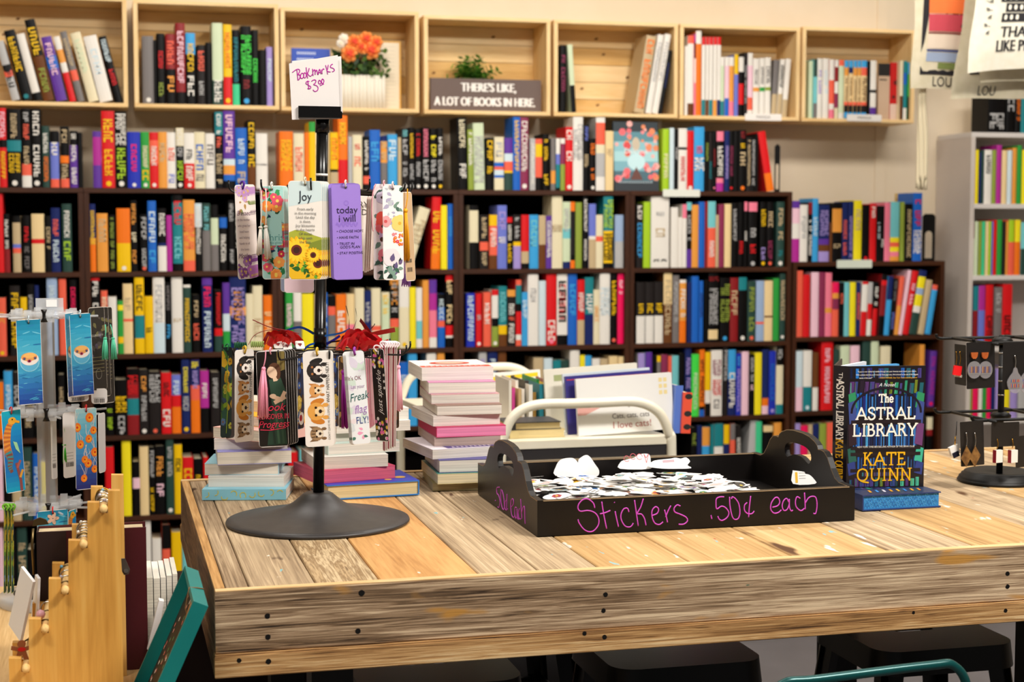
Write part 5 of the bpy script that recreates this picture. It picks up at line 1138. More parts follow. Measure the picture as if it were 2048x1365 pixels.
st([(Q4(375, 1290), Q4(940, 1275), .0165, .20, '8f8150', 'b5a57c', 'olive tinted book at the bottom of the right stack', dict(spine='back')),
    (Q4(420, 1230), Q4(960, 1210), .021, .20, 'd8c890', 'e0d2ae', 'cream paged book second from the bottom of right stack', dict(spine='back', top='2f7c74')),
    (Q4(435, 1130), Q4(980, 1112), .026, .195, '3f3a80', 'e4dcd2', 'thick white paged book with indigo cover, third in right stack', dict(spine='back')),
    (Q4(375, 1010), Q4(1015, 972), .020, .195, 'e4dce4', 'e6ded2', 'white book with a violet titled top, fourth in right stack', dict(spine='back', art=purptop)),
    (Q4(390, 897), Q4(975, 878), .019, .20, 'b09898', 'b8a096', 'mauve grey book under the pink one in right stack', dict(spine='back')),
    (Q4(410, 818), Q4(1022, 797), .0215, .20, 'c8185c', 'ee86b0', 'hot pink book with pink sprayed edges in right stack', dict(spine='left')),
    (Q4(380, 720), Q4(970, 697), .022, .195, 'e0d8d0', 'eae3da', 'white paged book directly on the hot pink one', dict(spine='back')),
    (Q4(415, 626), Q4(985, 611), .021, .19, '8a6a5c', 'e8dfd2', 'white paged book with a brownish cover, fifth from top of right stack', dict(spine='back')),
    (Q4(365, 524), Q4(965, 511), .020, .19, 'd8a8a8', 'e8e0d6', 'white paged book with rosy cover, third from top of right stack', dict(spine='back')),
    (Q4(340, 434), Q4(932, 424), .0245, .185, 'c880a8', 'eae3d8', 'white book with pinkish cover, second from top of right stack', dict(spine='back')),
    (Q4(280, 318), Q4(912, 304), .028, .185, 'efe6e2', 'ece5dc', 'white book with red lettered cover topping the right stack', dict(spine='back', art=redtitle))], GS[2])

# ================================================================== sticker tray
M_tray = noise_mat('tray_black', '0b0706', '0f0a08', 12, 0.4, 0.02, 0.35)
M_worn = mat('a58a66', 0.7)
M_pink = mat('c94cc4', 0.5, name='pink_marker')
A0, A1 = at_z(1076, 1076, TT), at_z(1706, 1041, TT)
RX0, RX1, RY0, RY1, RH = A0.x, A1.x, 2.641, 3.095, .064
tr = thing('serving_tray', 'black wooden tray with scalloped handle ends, full of stickers', 'tray', ((RX0 + RX1) / 2, (RY0 + RY1) / 2, TT))
def wall(x0, x1, y0, y1, z0, z1, nm):
    q = MB(); q.box(x0, x1, y0, y1, z0, z1 - .0012, M_tray); q.box(x0 + .0008, x1 - .0008, y0 + .0008, y1 - .0008, z1 - .0012, z1, M_tray)
    a = .0009
    for (ya, yb) in ((y0 - .0001, y0 + a), (y1 - a, y1 + .0001)): q.box(x0, x1, ya, yb, z1 - a, z1 + .0002, M_worn)
    q.build(nm, tr)
wt = .011
MB().box(RX0 + wt, RX1 - wt, RY0 + wt, RY1 - wt, TT + .003, TT + .009, M_tray).build('base_panel', tr)
wall(RX0 + wt, RX1 - wt, RY0, RY0 + wt, TT + .001, TT + RH, 'front_wall'); wall(RX0 + wt, RX1 - wt, RY1 - wt, RY1, TT + .001, TT + RH, 'back_wall')
L_ = RY1 - RY0
half = [(0, 0), (0, RH), (.045, RH + .001), (.062, RH + .007), (.078, RH + .022), (.094, RH + .041), (.108, RH + .050), (.122, RH + .052), (.134, RH + .051), (.139, RH + .058), (.150, RH + .064), (.175, RH + .071), (.205, RH + .074)]
prof = half + [(L_ - p[0], p[1]) for p in half[::-1]]
hc = L_ / 2
slot = [(hc - .062, .092), (hc - .056, .104), (hc - .035, .111), (hc, .113), (hc + .035, .111), (hc + .056, .104), (hc + .062, .092), (hc + .052, .080), (hc + .038, .083), (hc + .018, .089), (hc, .090), (hc - .018, .089), (hc - .038, .083), (hc - .052, .080)]
slot = [tuple(p) for p in smooth([(a, b_, 0) for a, b_ in slot], 3, True)]; slot = [(p[0], p[1]) for p in slot]
for nm, x in (('end_wall', RX0), ('end_wall', RX1 - wt)):
    q = MB(); q.M = Matrix(((0, 0, 1, x), (1, 0, 0, RY0), (0, 1, 0, TT + .001), (0, 0, 0, 1)))
    vs, fs = hole_prism(prof, [slot], 0, wt, M_tray); q.add(vs, fs, M_tray)
    for h in (-.0003, wt + .0003): 
        for i in range(1, len(prof) - 2):
            q.M = Matrix(((0, 0, 1, x), (1, 0, 0, RY0), (0, 1, 0, TT + .001), (0, 0, 0, 1))); q.line2([(prof[i][0], prof[i][1] - .0007), (prof[i + 1][0], prof[i + 1][1] - .0007)], .0012, h, M_worn)
    q.build(nm, tr)
ST = [[(975, 528), (965, 495), (930, 468), (895, 472), (868, 500), (862, 530), (880, 550), (930, 545), (975, 560), (1000, 595), (1000, 640), (970, 680), (935, 688), (900, 670), (870, 630), (862, 605)],
      [(1022, 485), (1035, 570), (1055, 668)], [(1010, 568), (1045, 560), (1080, 545)], [(1112, 550), (1122, 600), (1135, 655)], [(1106, 489), (1109, 492)],
      [(1205, 555), (1195, 530), (1170, 535), (1152, 570), (1155, 610), (1180, 650), (1215, 655), (1235, 630)], [(1243, 475), (1255, 560), (1268, 650)],
      [(1302, 465), (1285, 520), (1262, 565), (1290, 570), (1310, 600), (1320, 645)], [(1358, 580), (1395, 565), (1405, 535), (1385, 520), (1362, 545), (1362, 590), (1380, 630), (1410, 640), (1435, 622)],
      [(1445, 540), (1458, 590), (1465, 625)], [(1452, 590), (1470, 545), (1488, 512)], [(1552, 515), (1530, 508), (1510, 530), (1515, 555), (1550, 570), (1590, 590), (1600, 615), (1575, 637), (1540, 638)]]
write(ST, 3.37, 900, 860, at_y, RY0, .00125, M_pink, Vector((0, -.0001, 0)), 'word_stickers', tr)
EA = [[(580, 815), (584, 835), (588, 850)], [(705, 640), (660, 642), (632, 660), (628, 700), (635, 755), (680, 730), (720, 745), (750, 790), (735, 835), (690, 865), (660, 855), (645, 825)],
      [(757, 640), (760, 720), (780, 820), (805, 855), (840, 845), (855, 790), (845, 710), (815, 660), (785, 640), (775, 660)], [(925, 695), (900, 720), (900, 770), (930, 800), (970, 800), (992, 775)], [(958, 632), (945, 740), (938, 835)],
      [(1165, 740), (1215, 725), (1235, 690), (1220, 650), (1190, 650), (1155, 700), (1150, 760), (1180, 795), (1220, 790), (1250, 765)],
      [(1320, 690), (1300, 655), (1270, 680), (1258, 730), (1275, 770), (1305, 760), (1325, 710), (1325, 660), (1328, 740), (1345, 775), (1360, 765)],
      [(1430, 655), (1400, 640), (1385, 680), (1390, 730), (1420, 765), (1445, 770), (1470, 750)], [(1470, 600), (1475, 680), (1478, 760)], [(1478, 700), (1510, 650), (1550, 635), (1580, 650), (1590, 710), (1585, 770), (1575, 800), (1555, 798)]]
write(EA[:5], 4.763, 1300, 860, at_y, RY0, .00125, M_pink, Vector((0, -.0001, 0)), 'price_lettering', tr); write(EA[5:], 4.763, 1300, 860, at_y, RY0, .00125, M_pink, Vector((0, -.0001, 0)), 'word_each', tr)
EL = [[(312, 724), (313, 727), (314, 729)], [(355, 590), (328, 598), (330, 655), (345, 670), (360, 730), (352, 795), (337, 792)], [(372, 610), (368, 700), (380, 790), (400, 820), (405, 760), (395, 670), (380, 620)],
      [(432, 720), (415, 740), (410, 800), (425, 825), (440, 810)], [(432, 660), (430, 750), (428, 830)], [(478, 790), (498, 760), (495, 715), (478, 715), (470, 780), (480, 870), (498, 900), (512, 880)],
      [(530, 800), (515, 800), (512, 870), (525, 910), (535, 880), (535, 810), (540, 900), (550, 920)], [(560, 810), (548, 850), (555, 910), (575, 915)], [(572, 710), (580, 830), (585, 910)], [(582, 850), (600, 790), (612, 800), (615, 900), (618, 965)]]
write(EL[:5], 5.12, 930, 860, at_x, RX0, .0011, M_pink, Vector((-.0001, 0, 0)), 'price_lettering', tr); write(EL[5:], 5.12, 930, 860, at_x, RX0, .0011, M_pink, Vector((-.0001, 0, 0)), 'word_each', tr)
# ------------------------------------------------------------------ stickers
g = random.Random(12)
M_st = mat('f6f4f1', .35, 0, .5)
SCOL = ['c8322c', '2c7a48', 'e8b020', '5a3c7c', '2c6cac', '8a5a34', 'd87898', '3c3a38', 'e88a3c', '7ab0b8', 'b8b0a4', '9c2c3c', '6a8a3c']
def sticker_outline(kind, r):
    if kind == 0: return [(r * 1.25 * math.cos(2 * PI * k / 18), r * .8 * math.sin(2 * PI * k / 18)) for k in range(18)]
    if kind == 1: return rrect(r * 2.3, r * 1.25, r * .25, 3)
    if kind == 2:
        n = 24; a = g.uniform(0, 6); return [(r * (1 + .16 * math.sin(5 * t + a) + .1 * math.sin(3 * t)) * math.cos(t), r * (.8 + .14 * math.sin(4 * t + a)) * math.sin(t)) for t in [2 * PI * k / n for k in range(n)]]
    if kind == 3: return [(r * (1 if k % 2 else .82) * 1.1 * math.cos(2 * PI * k / 16), r * (1 if k % 2 else .82) * math.sin(2 * PI * k / 16)) for k in range(16)]
    return rrect(r * 1.5, r * 1.9, r * .5, 3)
def sticker(c, kind, r, M, label, group=None, art=True):
    P = sticker_outline(kind, r); q = MB(); q.M = M
    q.prism(P, -.0002, 0, M_st)
    if art:
        s = .78
        q.flat([(p[0] * s, p[1] * s) for p in P], .0001, mat(g.choice(SCOL + ['f0eeea'] * 24), .4, 0, .5)); c2 = g.choice(SCOL)
        k = g.randrange(4)
        if k == 0:
            for i in range(3): q.flat([(-r * .5, r * (.3 - .3 * i)), (r * .5, r * (.3 - .3 * i)), (r * .5, r * (.2 - .3 * i)), (-r * .5, r * (.2 - .3 * i))], .0002, mat(c2, .4))
        elif k == 1: q.disc(r * .1, 0, r * .3, .0002, mat(c2, .4)); q.disc(-r * .35, r * .1, r * .2, .0002, mat(g.choice(SCOL), .4))
        elif k == 2: q.petals(0, 0, r * .45, .0002, mat(c2, .4), 6, .8, mat('f0c840', .4))
        else: q.flat([(-r * .6, -r * .3), (r * .2, -r * .4), (r * .5, r * .2), (-r * .2, r * .35)], .0002, mat(c2, .4))
    return q.build('sticker', None, label, 'sticker', group, loc=tuple(c))
def stl(u, v):
    pr = g.random() < .6
    return 'small %s sticker lying in the %s %s of the black tray\'s heap' % ('printed' if pr else 'plain white', 'front' if v < .5 else 'back', 'left' if u < .33 else 'middle' if u < .62 else 'right'), GP, pr
zb = TT + .0095
def mound(u, v):     # height of the pile over the tray floor, u and v from 0 to 1
    return .044 * max(0, 1 - abs(u - .40) ** 3 * 6.0) * (0.72 + .28 * math.sin(PI * min(1, max(0, v * .85 + .18)))) * (1 if u < .80 else max(0, (1.0 - u) / .2))
GP = 'stickers heaped in the black tray'
order = []
for i in range(285):
    while True:
        u, v = g.uniform(.03, .90), g.uniform(.06, .93)
        if g.random() < .35 + 22 * mound(u, v): break
    order.append((u, v))
for i, (u, v) in enumerate(order):
    x = RX0 + .030 + u * (RX1 - RX0 - .060); y = RY0 + .034 + v * (RY1 - RY0 - .068)
    lay = (i + 1) / len(order)
    z = zb + .0015 + mound(u, v) * (.45 + .55 * lay) + .0005 * g.random()
    r = g.uniform(.015, .026); x = min(max(x, RX0 + wt + r * 1.35), RX1 - wt - r * 1.35); y = min(max(y, RY0 + wt + r * 1.35), RY1 - wt - r * 1.35)
    tl = g.uniform(.02, .22) * (.5 + lay * .6); a = g.uniform(0, 2 * PI); ta = g.uniform(0, 2 * PI)
    z += r * 1.2 * math.sin(tl) * .5
    M = Matrix.Translation((x, y, z)) @ Matrix.Rotation(tl, 4, Vector((math.cos(ta), math.sin(ta), 0))) @ Matrix.Rotation(a, 4, 'Z')
    sticker((x, y, z), g.randrange(5), r, M, *stl(u, v))
def upright(pxs, Y, tilt, name_lab, art=None):
    P = [at_y(x, y, Y) for (x, y) in pxs]; c = sum(P, Vector()) / len(P)
    M = Matrix.Translation((c.x, Y, c.z)) @ Matrix.Rotation(PI / 2 - tilt, 4, 'X')
    q = MB(); q.M = M; L2 = [(p.x - c.x, p.z - c.z) for p in P]; L2 = [(p[0], p[1]) for p in smooth([(a, b_, 0) for a, b_ in L2], 3, True)]
    q.prism(L2, -.0003, 0, M_st)
    if art: art(q)
    return q.build('sticker', None, name_lab, 'sticker', 'stickers standing against the tray walls', loc=(c.x, Y, c.z))
Q5 = lambda L: [(930 + x / 5.12, 860 + y / 5.12) for x, y in L]
upright(Q5([(920, 470), (930, 380), (980, 310), (1060, 290), (1120, 295), (1160, 340), (1180, 420), (1190, 480)]), 3.062, .25, 'blank white scalloped sticker standing at the back left of tray')
upright(Q5([(1160, 330), (1200, 280), (1250, 260), (1290, 285), (1330, 350), (1370, 420), (1340, 480), (1190, 480)]), 3.070, .2, 'blank white pointed sticker standing right of the scalloped one')
def lov(q):
    m = mat('c85a64', .4)
    for (a, b_) in ((-.02, .004), (-.006, .008), (.008, .007)): q.line2([(a + .006 * math.cos(t / 2), b_ + .006 * math.sin(t / 2)) for t in range(12)], .0012, .0003, m)
    q.line2([(.018, .012), (.022, .004), (.028, .012), (.022, -.006), (.018, .012)], .0012, .0003, m)
upright(Q5([(1580, 400), (1585, 340), (1620, 315), (1680, 300), (1740, 285), (1780, 255), (1850, 245), (1895, 260), (1900, 330), (1890, 400)]), 3.05, .3, 'white sticker with red outlined letters standing at the back of tray', lov)
Q6 = lambda L: [(1300 + x / 4.763, 860 + y / 4.763) for x, y in L]
def strip(q): q.flat([(-.022, .0), (.004, .001), (.004, .007), (-.022, .006)], .0003, mat('a8848c', .4))
upright(Q6([(-20, 350), (30, 300), (100, 285), (200, 275), (250, 265), (300, 275), (350, 262), (382, 300), (350, 340), (380, 370), (200, 375), (80, 370)]), 3.04, .5, 'white banner sticker with a grey strip, back centre of tray', strip)
def mug(q):
    q.flat([(-.017, -.012), (-.012, -.012), (-.012, .008), (-.017, .008)], .0003, mat('e8b83c', .4))
    for k in range(3): q.line2([(-.009, .006 - k * .005), (.004, .006 - k * .005)], .0006, .0003, mat('8a8884', .5))
upright(Q6([(1358, 515), (1362, 400), (1375, 390), (1470, 402), (1480, 420), (1520, 430), (1560, 470), (1568, 515)]), 2.70, .15, 'mug shaped sticker standing at the tray\'s right end', mug)

# ================================================================== the featured novel and its flat copy
SERIF = {'A': [[(0, 0), (.45, 1)], [(.45, 1), (.95, 0)], [(.2, .33), (.74, .33)], 's', (-.1, .14, 0), (.80, 1.12, 0)], 'S': [[(.62, .80), (.52, .97), (.28, 1.0), (.08, .86), (.1, .66), (.35, .52), (.6, .38), (.64, .16), (.45, 0), (.2, .0), (.04, .2)], 's', ],
         'T': [[(.4, 0), (.4, 1)], [(0, .98), (.8, .98)], [(0, .98), (0, .82)], [(.8, .98), (.8, .82)], 's', (.24, .56, 0)], 'R': [[(.1, 0), (.1, 1)], [(.1, .98), (.42, .96), (.58, .76), (.42, .54), (.1, .5)], [(.36, .52), (.72, 0)], 's', (-.04, .26, 0), (.6, .86, 0), (-.04, .2, 1)],
         'L': [[(.1, 0), (.1, 1)], [(.1, .02), (.66, .02)], [(.66, .02), (.70, .22)], 's', (-.04, .26, 1), (-.04, .2, 0)], 'I': [[(.14, 0), (.14, 1)], 's', (0, .28, 0), (0, .28, 1)],
         'B': [[(.1, 0), (.1, 1)], [(.1, .98), (.42, .96), (.54, .76), (.42, .55), (.1, .52)], [(.4, .54), (.62, .4), (.62, .16), (.44, .02), (.1, .02)], 's', (-.04, .2, 0), (-.04, .2, 1)], 'Y': [[(0, 1), (.38, .46)], [(.38, .46), (.8, 1)], [(.38, .48), (.38, 0)], 's', (-.1, .14, 1), (.68, .92, 1), (.24, .54, 0)],
         'K': [[(.1, 0), (.1, 1)], [(.62, 1), (.12, .45)], [(.3, .6), (.70, 0)], 's', (-.04, .26, 0), (-.04, .26, 1), (.5, .76, 1), (.56, .86, 0)], 'E': [[(.1, 0), (.1, 1)], [(.1, .98), (.6, .98)], [(.1, .5), (.48, .5)], [(.1, .02), (.62, .02)], [(.6, .98), (.6, .82)], [(.62, .02), (.64, .2)], 's', (-.04, .2, 0), (-.04, .2, 1)],
         'Q': [[(.4, 1), (.12, .86), (.02, .5), (.12, .14), (.4, 0), (.68, .14), (.78, .5), (.68, .86), (.4, 1)], [(.3, -.02), (.5, -.1), (.86, -.16)], 's'], 'U': [[(.1, 1), (.1, .3), (.22, .05), (.4, 0), (.58, .08), (.66, .3), (.66, 1)], 's', (-.04, .24, 1), (.54, .8, 1)],
         'N': [[(.1, 0), (.1, 1)], [(.1, 1), (.68, 0)], [(.68, 0), (.68, 1)], 's', (-.04, .24, 0), (-.06, .1, 1), (.54, .82, 1)], 'h': [[(.1, 0), (.1, 1.05)], [(.1, .5), (.28, .64), (.44, .56), (.46, 0)], 's', (-.02, .22, 0), (.36, .58, 0)],
         'e': [[(.04, .34), (.5, .36), (.44, .58), (.26, .66), (.08, .52), (.04, .28), (.14, .04), (.34, 0), (.5, .12)], 's'], ' ': ['s']}
SW = dict(A=1.0, S=.72, T=.86, R=.84, L=.76, I=.34, B=.74, Y=.88, K=.84, E=.74, Q=.88, U=.80, N=.82, h=.62, e=.6); SW[' '] = .4
def serif(q, txt, u, v, size, h, m, w=.13, sp=.10, sx=1.0, rot=0.0, fit=None):
    if fit: sx = fit / (sum(SW[c] + sp for c in txt) * size)
    tot = sum(SW[c] + sp for c in txt) * size * sx; x = u - tot / 2; M0 = q.M.copy()
    if rot: q.M = M0 @ Matrix.Translation((u, v, 0)) @ Matrix.Rotation(rot, 4, 'Z') @ Matrix.Translation((-u, -v, 0))
    for c in txt:
        sr = False
        for it in SERIF[c]:
            if it == 's': sr = True; continue
            if not sr:
                P = it if len(it) < 4 else [(p[0], p[1]) for p in smooth([(a, b_, 0) for a, b_ in it], 4)]
                q.line2([(x + p[0] * size * sx, v + (p[1] - .5) * size) for p in P], w * size, h, m)
            else: q.line2([(x + it[0] * size * sx, v + (it[2] - .5) * size), (x + it[1] * size * sx, v + (it[2] - .5) * size)], w * .62 * size, h, m)
        x += (SW[c] + sp) * size * sx
    q.M = M0
def spines(q, x0, x1, z0, z1, n, cols, h, slant=0, gap=.1, vary=.25):
    g = random.Random(n * 7 + int(z0 * 1e4)); x = x0; w = (x1 - x0) / n
    for k in range(n):
        ww = w * g.uniform(.4, .95); zt = z1 - (z1 - z0) * g.uniform(0, vary); c = g.choice(cols)
        q.flat([(x, z0), (x + ww, z0), (x + ww + slant, zt), (x + slant, zt)], h + k * 1e-6, mat(c, .35, 0, .5))
        if ww > .004: q.flat([(x + ww * .3, z0 + (zt - z0) * .1), (x + ww * .45, z0 + (zt - z0) * .1), (x + ww * .45, zt - (zt - z0) * .1), (x + ww * .3, zt - (zt - z0) * .1)], h + 1e-4, mat(g.choice(cols), .35, 0, .5))
        x += w
BLU = ['1a58a8', '2470c0', '4aa4dc', '142c5c', '22246c', '3a78bc', '0c1634', '141c44', '10204c']
GRN = ['2c8a68', '4cb890', '1f5c68', '34407c', '523068', '6a7820', '14403c', '443a7c', '1e3460', '2a1c30', '1a1c2c', '241828']
def astral_art(q, W, H):
    """local u across, v up, origin in the cover's centre"""
    D = mat('1a1418', .3, 0, .5)
    q.flat([(-W / 2, -H / 2), (W / 2, -H / 2), (W / 2, H / 2), (-W / 2, H / 2)], .0001, D)
    spines(q, -W * .47, W * .47, H * .40, H * .49, 13, GRN + BLU, .0002); spines(q, -W * .48, W * .48, H * .27, H * .385, 15, GRN, .0003, .002)
    spines(q, -W * .42, W * .42, H * .09, H * .29, 22, BLU, .0004); spines(q, -W * .42, W * .42, -H * .165, H * .035, 26, BLU, .0004)
    spines(q, -W * .40, W * .40, -H * .35, -H * .235, 20, BLU, .0004); spines(q, -W * .46, W * .46, -H * .49, -H * .415, 14, GRN, .0004)
    spines(q, -W * .30, W * .30, -H * .405, -H * .362, 16, ['7a4a68', '3c4c7c', '2c6c7c', '8a5a4c', '4a3c5c'], .0004)
    for s in (-1, 1):
        for (v0, v1, c) in ((.27, .14, '2f8a5c'), (.2, .02, '3c4c8c'), (.02, -.16, '6a3c70'), (-.18, -.3, '3cae90'), (-.3, -.40, '2c3c80')):
            q.flat([(s * W * .49, v0 * H), (s * W * .40, (v0 + .02) * H), (s * W * .37, (v1 + .02) * H), (s * W * .47, v1 * H)][::s], .0005, mat(c if s > 0 else {'3fae78': '3c4a20', '6a3c70': '2c1c26', '3cae90': '245c50'}.get(c, c), .35, 0, .5))
    arch = [(math.cos(a) * W * .445, H * .12 + math.sin(a) * H * .20) for a in [PI * k / 20 for k in range(21)]]
    q.line2(arch, .0045, .0006, mat('1c1422', .4))
    for v in (.04, -.175, -.225, -.36): q.flat([(-W * .45, v * H - .003), (W * .45, v * H - .003), (W * .45, v * H + .004), (-W * .45, v * H + .004)], .0006, mat('20171c', .4))
    Wm = mat('f2ece0', .4); Ym = mat('e8b018', .4)
    t0 = ['"If you\'ve ever wished to tumble through into your favorite novel, here\'s your chance.', 'With a plucky heroine you\'ll root for from page one, this is bound to be one of the biggest']
    for k, s in enumerate(t0): q.text(s, 0, H * (.455 - k * .026), .0044, .0009, Wm, sx=.78)
    q.text('books of the year!"', -W * .27, H * .403, .0044, .0009, Wm, sx=.78); q.text('—SARAH PENNER, New York Times bestselling author', W * .14, H * .403, .0044, .0009, Ym, sx=.78)
    q.text('A Novel', 0, H * .345, .0095, .0009, mat('e4e0e8', .4), shear=.35)
    serif(q, 'The', 0, H * .236, .0155, .0009, Wm, .17, .08, fit=W * .19); serif(q, 'ASTRAL', .001, H * .112, .0225, .0009, Wm, .15, .14, fit=W * .77); serif(q, 'LIBRARY', 0, -H * .023, .0235, .0009, Wm, .145, .14, fit=W * .84)
    q.text('NEW YORK TIMES BESTSELLING AUTHOR OF THE BRIAR CLUB', 0, -H * .163, .0050, .0010, Wm, sx=.83)
    serif(q, 'KATE', 0, -H * .262, .0245, .0009, Ym, .13, .14, fit=W * .56); serif(q, 'QUINN', 0, -H * .392, .0235, .0009, Ym, .13, .14, fit=W * .72)
zf = TT + .0008
fb, FM, fw = flatbook((1725, 1023), (1881.5, 1015), zf, .0305, .232, '23376c', '2f86c8', 'novel lying flat with blue scale patterned page edges, under the upright copy', 'left', True, None, None, 'novel', 'book', top='2a3a5c')
q = MB(); q.M = FM @ frame((0, .0026, 0), (1, 0, 0), (0, 0, 1)); n = 0
for r_ in range(4):
    for k in range(24):
        u = .008 + (k + (.5 if r_ % 2 else 0)) * (fw - .016) / 24; v = .005 + r_ * .0062
        q.line2([(u + .0032 * math.cos(a), v + .0042 * math.sin(a)) for a in [PI * s / 6 for s in range(7)]], .0006, .0003 + n * 1e-7, mat(('1a5aa0', '1f4c94', '5ab0e0')[(k + r_) % 3], .4)); n += 1
q.build('scale_pattern', fb)
q = MB(); q.M = FM @ Matrix.Translation((0, 0, .0309))
spines(q, .012, fw - .01, .06, .14, 14, GRN + BLU, 0); spines(q, .012, fw - .01, .15, .22, 14, GRN + BLU, 0)
for k, c in enumerate(('e0a030', '3c8ad8', 'd8d8e8', 'e0a030', 'e8b840', '3c8ad8', 'e0a030', 'd88a28')): q.flat([(fw * (.16 + .09 * k), .022), (fw * (.19 + .09 * k), .022), (fw * (.23 + .09 * k), .046), (fw * (.20 + .09 * k), .046)], .0003, mat(c, .4))
q.build('cover_print', fb)
# upright copy, opened a little so that it stands
zu = zf + .0309
BL, BR = at_z(1692, 977, zu), at_z(1847, 974, zu)
d1 = (BR - BL); Wc = d1.length; d1.normalize(); Hc = .241
BR = BL + d1 * Wc
nv = thing('novel', 'upright hardcover novel with dark blue bookshelf cover, standing on its flat copy', 'book', tuple(BL + d1 * Wc / 2))
Mc = frame(BL, d1, (0, 0, 1))
q = MB(); q.M = Mc; M_jk = mat('18131a', .28, 0, .5)
q.box(0, Wc, 0, Hc, -.003, 0, M_jk); q.build('front_cover', nv)
q = MB(); q.M = Mc @ Matrix.Translation((Wc / 2, Hc / 2, 0)); astral_art(q, Wc, Hc); q.build('cover_print', nv)
spd = Vector((-.0155, .0303, 0)); spd = spd.normalized() * .034
q = MB(); S0 = BL + spd; Ms = frame(S0, BL - S0, (0, 0, 1)); q.M = Ms
q.box(0, .034, 0, Hc, -.0025, 0, M_jk)
q.build('spine', nv)
q = MB(); q.M = Ms
q.text('The', .017, Hc * .90, .014, .0006, mat('f0e8dc', .4), rot=-PI / 2); serif(q, 'ASTRAL LIBRARY', .017, Hc * .63, .0165, .0006, mat('f0e8dc', .4), .14, .07, .62, rot=-PI / 2)
serif(q, 'KATE QUINN', .017, Hc * .22, .0165, .0006, mat('e0a81c', .4), .13, .07, .62, rot=-PI / 2); q.build('spine_print', nv)
db = Vector((.52, .855, 0)).normalized()
q = MB(); Mb = frame(S0, db, (0, 0, 1)); q.M = Mb; q.box(0, Wc, 0, Hc, .0, .003, M_jk); q.flat([(0.002, .002), (Wc - .002, .002), (Wc - .002, Hc - .002), (.002, Hc - .002)], -.0003, mat('4a3c9c', .4)); q.build('back_cover', nv)
for k, (t_, a) in enumerate(((.010, .38), (.008, .72))):
    dd = (d1 * (1 - a) + db * a).normalized(); q = MB(); o_ = S0 * a + BL * (1 - a); q.M = frame(o_ + dd * (.006 + t_), dd, (0, 0, 1))
    q.box(0, Wc - .012 - t_, .003, Hc - .003, -t_, 0, page_m('4a9ad8' if k == 0 else 'dfe4ea')); q.build('page_block', nv)
# ================================================================== side table on the left with gift displays
ZL = 0.875
M_lt = grain_mat('light_board', [(.3, 'c49a62'), (.5, 'd9b27a'), (.7, 'e6c692')], 'y', .9, .6, .1, seed=21, fibre=.4)
t = thing('side_table', 'low light wood table at the lower left, holding gift displays', 'table', (-.4, 2.75, 0))
MB().cbox(-.95, .075, 2.2, 3.36, ZL - .025, ZL, M_lt, .002).build('tabletop', t)
for (lx, ly) in ((-.9, 2.26), (.02, 2.26), (-.9, 3.30), (.02, 3.30)): MB().box(lx - .02, lx + .02, ly - .02, ly + .02, 0, ZL - .025, M_lt).build('leg', t)
# ------------------------------------------------------------------ stepped wooden ring stand
M_rs = grain_mat('ring_stand_pine', [(.28, 'b57c2e'), (.5, 'd6a04c'), (.72, 'e6bb6c')], 'z', .75, .42, .08, fine=30, seed=22, fibre=.3, spec=.5)
M_peg = grain_mat('peg_pine', [(.3, 'd8a65c'), (.6, 'efcb8a')], 'y', 1, .5, .05, seed=23)
M_sil = mat('c8c4be', .22, 1.0, .5, 'silver_metal'); M_gold = mat('c9962c', .25, 1.0, .5, 'gold_metal'); M_brz = mat('6b5a3a', .35, .9, .5, 'bronze_metal')
YF, YB = 2.48, 2.63
rs = thing('ring_stand', 'stepped pine display stand with pegs of rings at lower left', 'display stand', (-.05, 2.555, ZL))
fp = [(62, 1200), (150, 1200), (152, 1295), (205, 1300), (205, 920), (290, 920), (292, 1015), (345, 1018), (345, 635), (430, 635), (432, 742), (485, 745), (485, 362), (570, 362), (572, 412), (620, 415), (620, 92), (705, 92), (707, 165), (765, 168), (765, 8), (850, 8)]
def sboard(P, y, y2, nm, dx=0, dz=0, bev=True):
    pts = [(lambda p: (p.x + dx, p.z + dz))(at_y(x / 3.547, 980 + yy / 3.547, y)) for (x, yy) in P]
    pts = pts + [(pts[-1][0], ZL + .0005), (pts[0][0], ZL + .0005)]
    q = MB(); vs, fs = hole_prism(pts[::-1], [], 0, y2 - y, M_rs); q.M = Matrix(((1, 0, 0, 0), (0, 0, 1, y), (0, 1, 0, 0), (0, 0, 0, 1))); q.add(vs, fs, M_rs); q.build(nm, rs); return pts
FPf = sboard(fp, YF - .016, YF, 'front_board')
b5 = at_y(218, 921, YB); f5 = at_y(765 / 3.547, 980 + 8 / 3.547, YF)
FPb = sboard(fp, YB, YB + .016, 'back_board', dx=.006, dz=b5.z - f5.z)
MB().box(FPf[0][0] + .01, FPf[-3][0] - .01, YF, YB, ZL + .0005, ZL + .015, M_rs).build('base_slat', rs)
pegs = [(182, 1280), (318, 998), (460, 722), (592, 395), (735, 143)]
gR = random.Random(9)
PEGW = ('lowest', 'second lowest', 'middle', 'second highest', 'highest')
